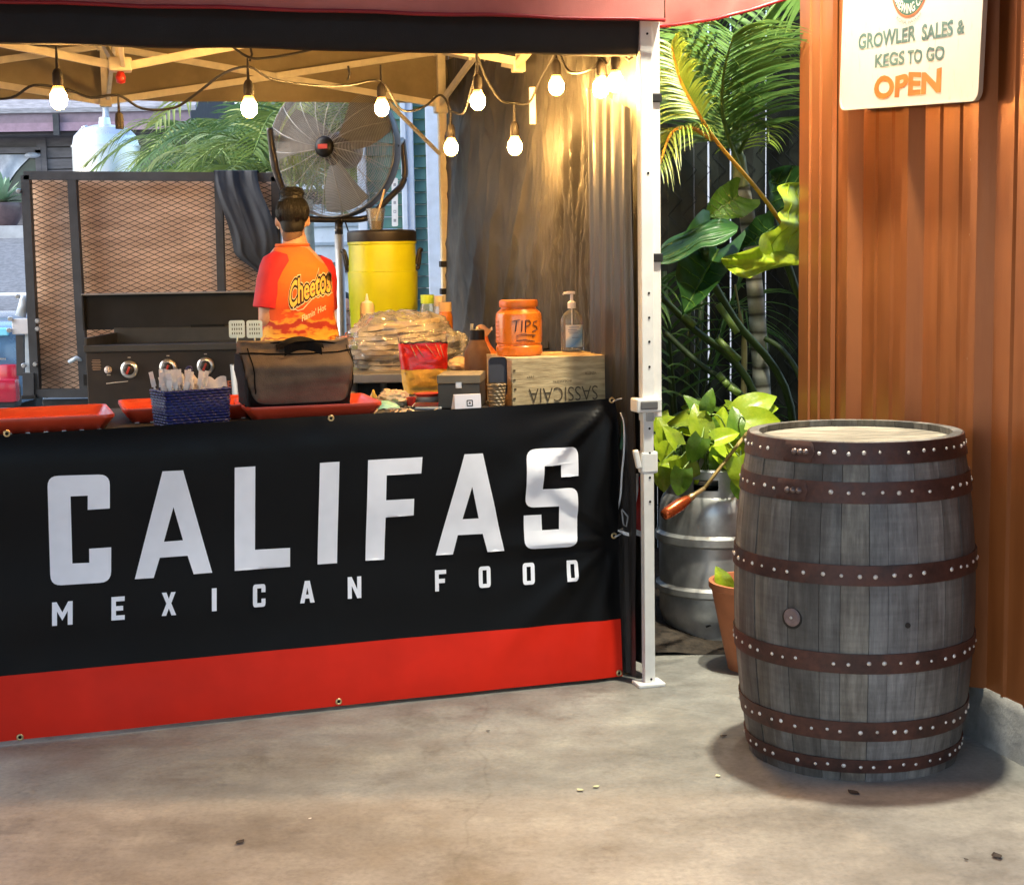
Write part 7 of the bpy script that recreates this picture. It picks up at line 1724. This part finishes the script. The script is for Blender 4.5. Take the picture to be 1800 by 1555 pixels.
# parked pickup, only its tail in view at the left
pk = thing('cargo_trailer', V((at(-60, 640, 10.5).x - .6, 11.6, 0)), 'low blue cargo trailer with a red lamp parked beside the mesh gate', 'trailer')
MBP = M('blue_car_paint', (.10, .20, .33), .25, .3, var=.08, coat=.6); xr = at(32, 600, 10.5).x; zt5, zb5 = at(0, 572, 10.5).z, at(0, 640, 10.5).z
mb = MB(); mb.box((xr - .92, 12.3, (zt5 + .42) / 2), (1.84, 3.6, zt5 - .42), None, .07); mb.build('body', MBP, pk, 40)
MB().box((xr - .92, 10.49, (zt5 + zb5) / 2), (1.45, .03, zt5 - zb5 - .04), None, .012).build('tailgate', MBP, pk, 40)
MB().box((xr - .5, 10.47, (zt5 + zb5) / 2 + .09), (.9, .03, .055), None, .01).build('trim_strip', M('aqua_trim', (.18, .55, .68), .3), pk)
mb = MB(); put_text(mb, 'E L', lambda x, y: V((xr - .30 + .22 * x, 10.470, (zt5 + zb5) / 2 - .10 + .08 * y)), .01); mb.build('badge', M('chrome', (.7, .72, .75), .15, .9), pk, normals=False)
MB().box((xr - .92, 10.42, .50), (1.86, .16, .16), None, .03).build('bumper', MTF, pk, 40)
for x in (xr - .07, xr - 1.77): MB().box((x, 10.485, zb5 - .10), (.12, .06, .2), None, .015).build('tail_lamp', M('lamp_red', (.38, .01, .03), .2, coat=.5), pk, 40)
for x in (xr - .12, xr - 1.72):
    for y in (11.2, 13.6):
        w1 = MB().lathe([(0, -.1), (.2, -.11), (.33, -.1), (.36, -.06), (.36, .06), (.33, .1), (.2, .11), (0, .1)], 32, (x, y, .36), Matrix(((0, 0, 1), (1, 0, 0), (0, 1, 0)))).build('tyre', M('rubber'), pk, 40); MB().lathe([(0, .115), (.19, .112), (.2, .1)], 20, (x, y, .36), Matrix(((0, 0, 1), (1, 0, 0), (0, 1, 0)))).build('rim', MSTEEL, w1, 40)
# red tow dolly nose under the truck's tail
MB().box((xr - .3, 10.36, zb5 - .17), (.66, .1, .16), None, .03).build('tow_plate', M('lamp_red'), pk, 40)

# steel tank
tkY = 20.5; kx2, kz = at(188, 300, tkY).x, at(188, 218, tkY).z; kr = 57 * tkY / FPX
tta = thing('steel_tank', V((kx2, tkY, 0)), 'polished stainless brewery tank with domed top behind the trailer', 'tank')
MTK = M('tank_steel', (.62, .65, .68), .3, .75, var=.05)
zd = at(188, 258, tkY).z
MB().lathe([(0, .3), (kr * .9, .35), (kr, .5), (kr, zd - .01), (kr + .012, zd - .01), (kr + .012, zd + .012), (kr * .99, zd + .015), (kr * .93, zd + .45 * (kz - zd)), (kr * .72, zd + .78 * (kz - zd)), (kr * .35, kz - .02), (0, kz)], 56, (kx2, tkY, 0)).build('shell', MTK, tta, 30)
MB().lathe([(0, .1), (.07, .1), (.08, 0)], 20, (kx2, tkY, kz - .02)).build('manway', MTK, tta, 40); MB().tube([(kx2 - kr * .55, tkY - kr * .5, zd + .62 * (kz - zd)), (kx2 - kr * .55, tkY - kr * .5, zd + .8 * (kz - zd)), (kx2 - kr * .4, tkY - kr * .5, zd + .86 * (kz - zd))], .014, 8).build('lifting_eye', MTK, tta, True)
MB().tube([(kx2 + .02, tkY, kz), (kx2 + .02, tkY, kz + .9)], .045, 12).build('vent_pipe', MTK, tta, True)
for k in range(4): a = pi / 4 + k * pi / 2; MB().tube([(kx2 + kr * .8 * cos(a), tkY + kr * .8 * sin(a), -.05), (kx2 + kr * .8 * cos(a), tkY + kr * .8 * sin(a), .5)], .05, 10).build('leg', MTK, tta, True)

# house across the street
HY = 27.0
def hp(px, py, d=0): return at(px, py, HY + d)
thh = thing('shop_building', V((hp(0, 300).x, HY, 1.9)), 'grey board-sided shop with deep mauve fascia across the street', 'building')
MSID = M('grey_siding', (.13, .12, .125), .8, var=.2, sc=3, stretch=(1, 1, 4), orand=.12); MFAS = M('mauve_fascia', (.20, .15, .18), .7, var=.1); MROOF = M('shingle_roof', (.25, .25, .27), .85, var=.3, sc=6, stretch=(1, 1, 9), bump=.4, bsc=30)
xa, xb = hp(-260, 300).x, hp(330, 300).x
zw0, zw1 = 1.9, hp(60, 238).z
MB().box(((xa + xb) / 2, HY + 2.5, (zw0 + zw1) / 2 + .6), (xb - xa, 4.9, zw1 - zw0 + 1.2)).build('wall', M('siding_back', (.06, .055, .06), .9), thh)
win = (hp(-160, 268), hp(68, 268), hp(68, 372))
bh = .19; z = zw0
while z < zw1:
    for s0, s1 in ((xa, win[0].x - .05), (win[1].x + .05, xb)) if win[2].z - .05 < z + bh / 2 < win[0].z + .05 else ((xa, xb),):
        MB().box(((s0 + s1) / 2, HY + .02, z + bh / 2), (s1 - s0, .03, bh - .02), Matrix.Rotation(R(4), 3, 'X')).build('siding_board', MSID, thh)
    z += bh
MB().box((hp(76, 300).x, HY - .02, (zw0 + zw1) / 2), (.16, .05, zw1 - zw0)).build('corner_board', MSID, thh)
wf = MB().box(((win[0].x + win[1].x) / 2, HY + .06, (win[0].z + win[2].z) / 2), (win[1].x - win[0].x, .04, win[0].z - win[2].z)).build('window', M('shop_glass', (.03, .05, .05), .12, var=.5, sc=1.2), thh)
for c, s in ((((win[0].x + win[1].x) / 2, HY - .0, win[0].z), (win[1].x - win[0].x + .1, .1, .1)), (((win[0].x + win[1].x) / 2, HY - .0, win[2].z), (win[1].x - win[0].x + .1, .12, .1)), ((win[1].x, HY, (win[0].z + win[2].z) / 2), (.1, .1, win[0].z - win[2].z)), ((win[0].x, HY, (win[0].z + win[2].z) / 2), (.1, .1, win[0].z - win[2].z))): MB().box(c, s).build('frame', MSID, wf)
mb = MB(); mb.grid(lambda u, v: hp(-40 + (52 + 46 * (1 - v) ** 1.6) * u * 1.0 - 0, 272 + 62 * v, -.02 - .03 * sin(u * 12)), 20, 14); mb.build('curtain', M('pale_curtain', (.42, .46, .55), .8, var=.5, sc=2.2, c2=(.62, .66, .72)), wf, True)
MB().ball(hp(57, 273, -.05), (.14, .08, .05)).build('curtain_knot', M('pale_curtain'), wf, True)
zf_a, zf_b = hp(60, 240).z, hp(60, 203).z
MB().box(((xa + xb) / 2, HY - .55, (zf_a + zf_b) / 2 + .05), (xb - xa + .4, .06, zf_b - zf_a)).build('fascia', MFAS, thh); MB().box(((xa + xb) / 2, HY - .62, zf_a + .10), (xb - xa + .4, .05, .14)).build('gutter', M('gutter', (.26, .17, .22), .5), thh)
MB().box(((xa + xb) / 2, HY + .0, zf_a - .0), (xb - xa + .3, 1.1, .05)).build('soffit', M('siding_back'), thh)
mb = MB(); zq = hp(60, 160).z; mb.add([(xa - .3, HY - .62, zf_b - .02), (xb + .3, HY - .62, zf_b - .02), (xb + .3, HY + 3.2, zq + 1.6), (xa - .3, HY + 3.2, zq + 1.6), (xa - .3, HY - .62, zf_b + .06), (xb + .3, HY - .62, zf_b + .06), (xb + .3, HY + 3.2, zq + 1.7), (xa - .3, HY + 3.2, zq + 1.7)], [(3, 2, 1, 0), (4, 5, 6, 7), (0, 1, 5, 4), (1, 2, 6, 5), (2, 3, 7, 6), (3, 0, 4, 7)]); mb.build('roof', MROOF, thh)
MB().box((hp(119, 225).x, HY - .66, hp(119, 225).z), (.1, .08, .36)).build('downpipe', MTF, thh)
# potted agave on the pavement
agY = 25.2; ap = at(8, 424, agY); ap.z = 2.01
tag_ = thing('potted_agave', ap, 'pale agave in a big brown glazed pot outside the shop', 'plant'); ah = at(8, 352 + 5, agY).z - ap.z; ar = 36 * agY / FPX
MB().lathe([(0, 0), (ar * .55, 0), (ar * .9, ah * .45), (ar * 1.0, ah * .85), (ar * .96, ah), (ar * .88, ah), (0, ah * .9)], 32, ap).build('pot', M('glazed_pot', (.10, .06, .06), .35, var=.2), tag_, 40)
MAG = leaf_mat('agave', (.16, .27, .17), (.26, .38, .25), .1, .5, 4)
for k in range(26):
    a = 2.4 * k; el_ = R(12 + 68 * k / 26); L = rnd.uniform(.42, .6); d = V((cos(a) * cos(el_), sin(a) * cos(el_), sin(el_))); sd = d.cross(V((0, 0, 1))).normalized(); p0 = ap + V((0, 0, ah)); mb = MB()
    mb.grid(lambda u, v: p0 + d * L * v + sd * (u - .5) * .10 * (1 - v) ** .6 * (1 + v) + V((0, 0, -.12 * v * v * cos(el_) + .03 * abs(u - .5))), 2, 6); mb.build('leaf', MAG, tag_, True)

# green slat fence with pale posts behind the stall
GFY = 10.6
def gf(px, py, d=0): return at(px, py, GFY + d)
tgf = thing('green_fence', V((gf(735, 400).x, GFY, 0)), 'teal green horizontal slat fence with pale blue posts behind the stall', 'fence')
xa, xb = gf(636, 400).x, gf(806, 400).x; MGS = M('teal_slat', (.055, .16, .135), .55, var=.2, sc=4, orand=.15); MGP = M('pale_post', (.42, .50, .60), .45, var=.1)
z = .08; bm_ = MB().box((0, 0, 0), (xb - xa, .02, .074), Matrix.Rotation(R(-14), 3, 'X')).mesh('slat'); bm_.materials.append(MGS)
while z < 3.05:
    o = bpy.data.objects.new('slat', bm_); col.objects.link(o); o.parent = tgf; o.location = V(((xa + xb) / 2, GFY, z)) - tgf.location; z += .081
for px, wd in ((640, .06), (720, .085), (768, .12), (800, .06)): MB().box((gf(px, 400).x, GFY - .045, 1.55), (wd, .05, 3.1), None, .006).build('post', MGP, tgf)
MB().box((gf(715.5, 400).x, GFY - .078, 1.55), (.022, .012, 3.1)).build('post_rib', MGP, tgf)
mb = MB(); w0_ = gf(694, 352, -.05)
t_ = thing('hanging_tag', w0_, 'narrow white printed strip hanging on the green fence', 'sign'); zz0, zz1 = gf(694, 398, -.05).z, gf(694, 313, -.05).z
MB().poly(rr(w0_.x - .021, zz0, w0_.x + .021, zz1, .01), [], lambda x, z, h: V((x + .02 * (z - w0_.z), w0_.y - h, z)), .004).build('strip', M('strip_white', (.62, .62, .6), .5), t_)
mb = MB()
for k in range(5): zq = zz1 - .035 - k * .06; mb.poly(rr(w0_.x - .009, zq - .02, w0_.x + .009, zq, .002), [rr(w0_.x - .005, zq - .015, w0_.x + .005, zq - .005, .001)] if k % 2 else [], lambda x, z, h: V((x + .02 * (z - w0_.z), w0_.y - .0046, z)))
mb.build('print', M('tag_ink', (.25, .25, .26), .6), t_, normals=False)
# white van seen past the cook's head
vY = 14.5; xv = at(692, 400, vY).x
tva = thing('parked_van', V((xv - 1.1, vY + .9, 0)), 'pale blue-white van parked beyond the fan', 'van')
MVN = M('van_white', (.52, .60, .68), .3, var=.06, coat=.4); zv = at(600, 322, vY).z
MB().box((xv - 1.15, vY + .95, (zv + .35) / 2), (2.3, 1.9, zv - .35), None, .09).build('body', MVN, tva, 40)
for k, py in enumerate((362, 395, 428)): z = at(600, py, vY).z; MB().box((xv - 1.0, vY - .006, z), (1.7, .02, .03)).build('body_rib', M('van_rib', (.28, .36, .44), .4), tva)
MB().box((xv - 1.05, vY - .004, at(600, 345, vY).z), (1.4, .02, .14), None, .01).build('side_window', M('dark_glass'), tva)
MB().box((xv - 1.1, vY - .01, at(600, 470, vY).z), (2.1, .05, .10), None, .02).build('grille', M('van_grille', (.1, .1, .11), .5), tva)
for x in (xv - .35, xv - 1.9): w1 = MB().lathe([(0, -.12), (.2, -.13), (.31, -.11), (.33, 0), (.31, .1), (0, .1)], 28, (x, vY + .1, .33), mk).build('tyre', M('rubber'), tva, 40); MB().lathe([(0, .14), (.18, .13), (.19, .1)], 20, (x, vY + .1, .33), mk).build('rim', MSTEEL, w1, 40)

# palms filling the yard behind
MBG = [leaf_mat('yard_palm_a', (.10, .17, .035), (.20, .27, .07), .35, .5, 3), leaf_mat('yard_palm_b', (.06, .13, .03), (.12, .20, .055), .35, .5, 3), leaf_mat('yard_palm_c', (.17, .22, .05), (.28, .33, .10), .35, .5, 3)]
yl = ['feathery yellow-green palm rising beside the steel tank', 'arching green palm above the plywood gate', 'dense lime palm crown behind the draped cover', 'tall palm whose fronds hang in front of the fan', 'grey-green palm showing through the fan guard', 'palm with fronds reaching over the green fence', 'broad palm low behind the trailer']
for i, (px, Y, hpx, n_, fl) in enumerate(((318, 15.5, 290, 11, 1.05), (385, 13.2, 270, 12, 1.15), (445, 12.2, 255, 11, 1.1), (505, 11.2, 215, 11, 1.25), (600, 16.0, 250, 12, 1.9), (735, 12.3, 185, 9, 1.2), (430, 18.0, 260, 13, 1.5))):
    bb = at(px, 470, Y); bb.z = 0; top = at(px, hpx, Y); t_ = thing('yard_palm', bb, yl[i], 'palm', 'palms in the yard behind the stall')
    for k in range(3):
        e = top + V(((k - 1) * .12, .1 * (k % 2), -.35 - .1 * k)); MB().tube(spl([bb + V(((k - 1) * .1, 0, 0)), bb.lerp(e, .5) + V(((k - 1) * .08, 0, 0)), e], 5), .045, 8).build('trunk', M('yard_trunk', (.26, .28, .24), .7, var=.3, sc=6), t_, True)
    for k in range(n_):
        a = 2 * pi * k / n_ + rnd.uniform(-.3, .3) + i; el_ = rnd.uniform(.35, 1.25); d = V((cos(a), sin(a), 0)); L = fl * rnd.uniform(.75, 1.1); s0 = top + V((rnd.uniform(-.12, .12), rnd.uniform(-.12, .12), -.5))
        pts = [s0, s0 + d * L * .25 * cos(el_) + V((0, 0, L * .42 * sin(el_) + .12)), s0 + d * L * .62 * cos(el_ * .7) + V((0, 0, L * .60 * sin(el_) + .08)), s0 + d * L * .98 * cos(el_ * .5) + V((0, 0, L * (.62 * sin(el_) - .22)))]
        frond(t_, pts, .46 * fl / 1.3, 30, .9, MBG[(i + k) % 3] if i != 4 else MBG[1], MSTEM, .024 * fl / 1.2, seed=100 + 20 * i + k, start=.15)
    if i == 3:
        for k in range(2): frond(t_, [at(540, 150, Y - .9), at(520, 185, Y - 1.1), at(515, 230, Y - 1.2), at(512, 285, Y - 1.2)], .16, 26, 1.0, leaf_mat('fan_palm_lime', (.22, .30, .03), (.33, .40, .05)), MSTEM, .02, seed=300 + k, side_dir=V((1, -.2 * k, 0)).normalized())
# hedge-like rise closing the view far behind
mb = MB(); mb.grid(lambda u, v: V((-60 + 120 * u, 40 + 30 * v, 1.5 + 7.5 * v + 1.2 * NZ(u * 14, v * 3))), 40, 8); tag(mb.build('hillside', M('hill_green', (.05, .08, .04), .9, var=.4, sc=.6), None, True), kind='structure')

# ------------------------------------------------------------------ small things on the floor
MLEAF = M('dry_leaf', (.03, .022, .016), .8, var=.3); MCONF = M('pale_petal', (.62, .62, .36), .6)
for i, (px, py, L, m_, lab) in enumerate(((422, 1482, .028, MLEAF, 'small dark leaf fleck alone on the open concrete before the banner'), (1500, 1395, .036, MLEAF, 'dark leaf scrap just in front of the oak barrel'), (1272, 1295, .022, MLEAF, 'dark leaf scrap lying in the barrel shadow'), (1752, 1507, .034, MLEAF, 'curled dark leaf scrap out on the bright floor before the tin shed'), (858, 1286, .012, MLEAF, 'tiny dark speck on the floor near the red stripe'), (545, 1440, .010, M('paper_white'), 'tiny white paper speck on the brown floor'), (1262, 1365, .018, MCONF, 'pale petal lying left of the barrel foot'), (1020, 1390, .022, MCONF, 'pale petal lying alone on the concrete'), (1048, 1384, .020, MCONF, 'pale petal beside another on the concrete'), (1698, 1512, .012, MLEAF, 'tiny leaf crumb near a curled leaf scrap'))):
    p = onz(px, py); a = rnd.uniform(0, 6); mb = MB(); mb.grid(lambda u, v: p + V((L * (v - .5) * cos(a) - (u - .5) * L * .7 * sin(pi * v) * sin(a), L * (v - .5) * sin(a) + (u - .5) * L * .7 * sin(pi * v) * cos(a), .003 + .15 * L * abs(u - .5) + .25 * L * (v - .5) ** 2)), 4, 8)
    o = mb.build('leaf_scrap' if m_ is MLEAF else ('petal' if m_ is MCONF else 'paper_speck'), m_, None, True); tag(o, lab, 'leaf' if m_ is MLEAF else ('petal' if m_ is MCONF else 'paper'))
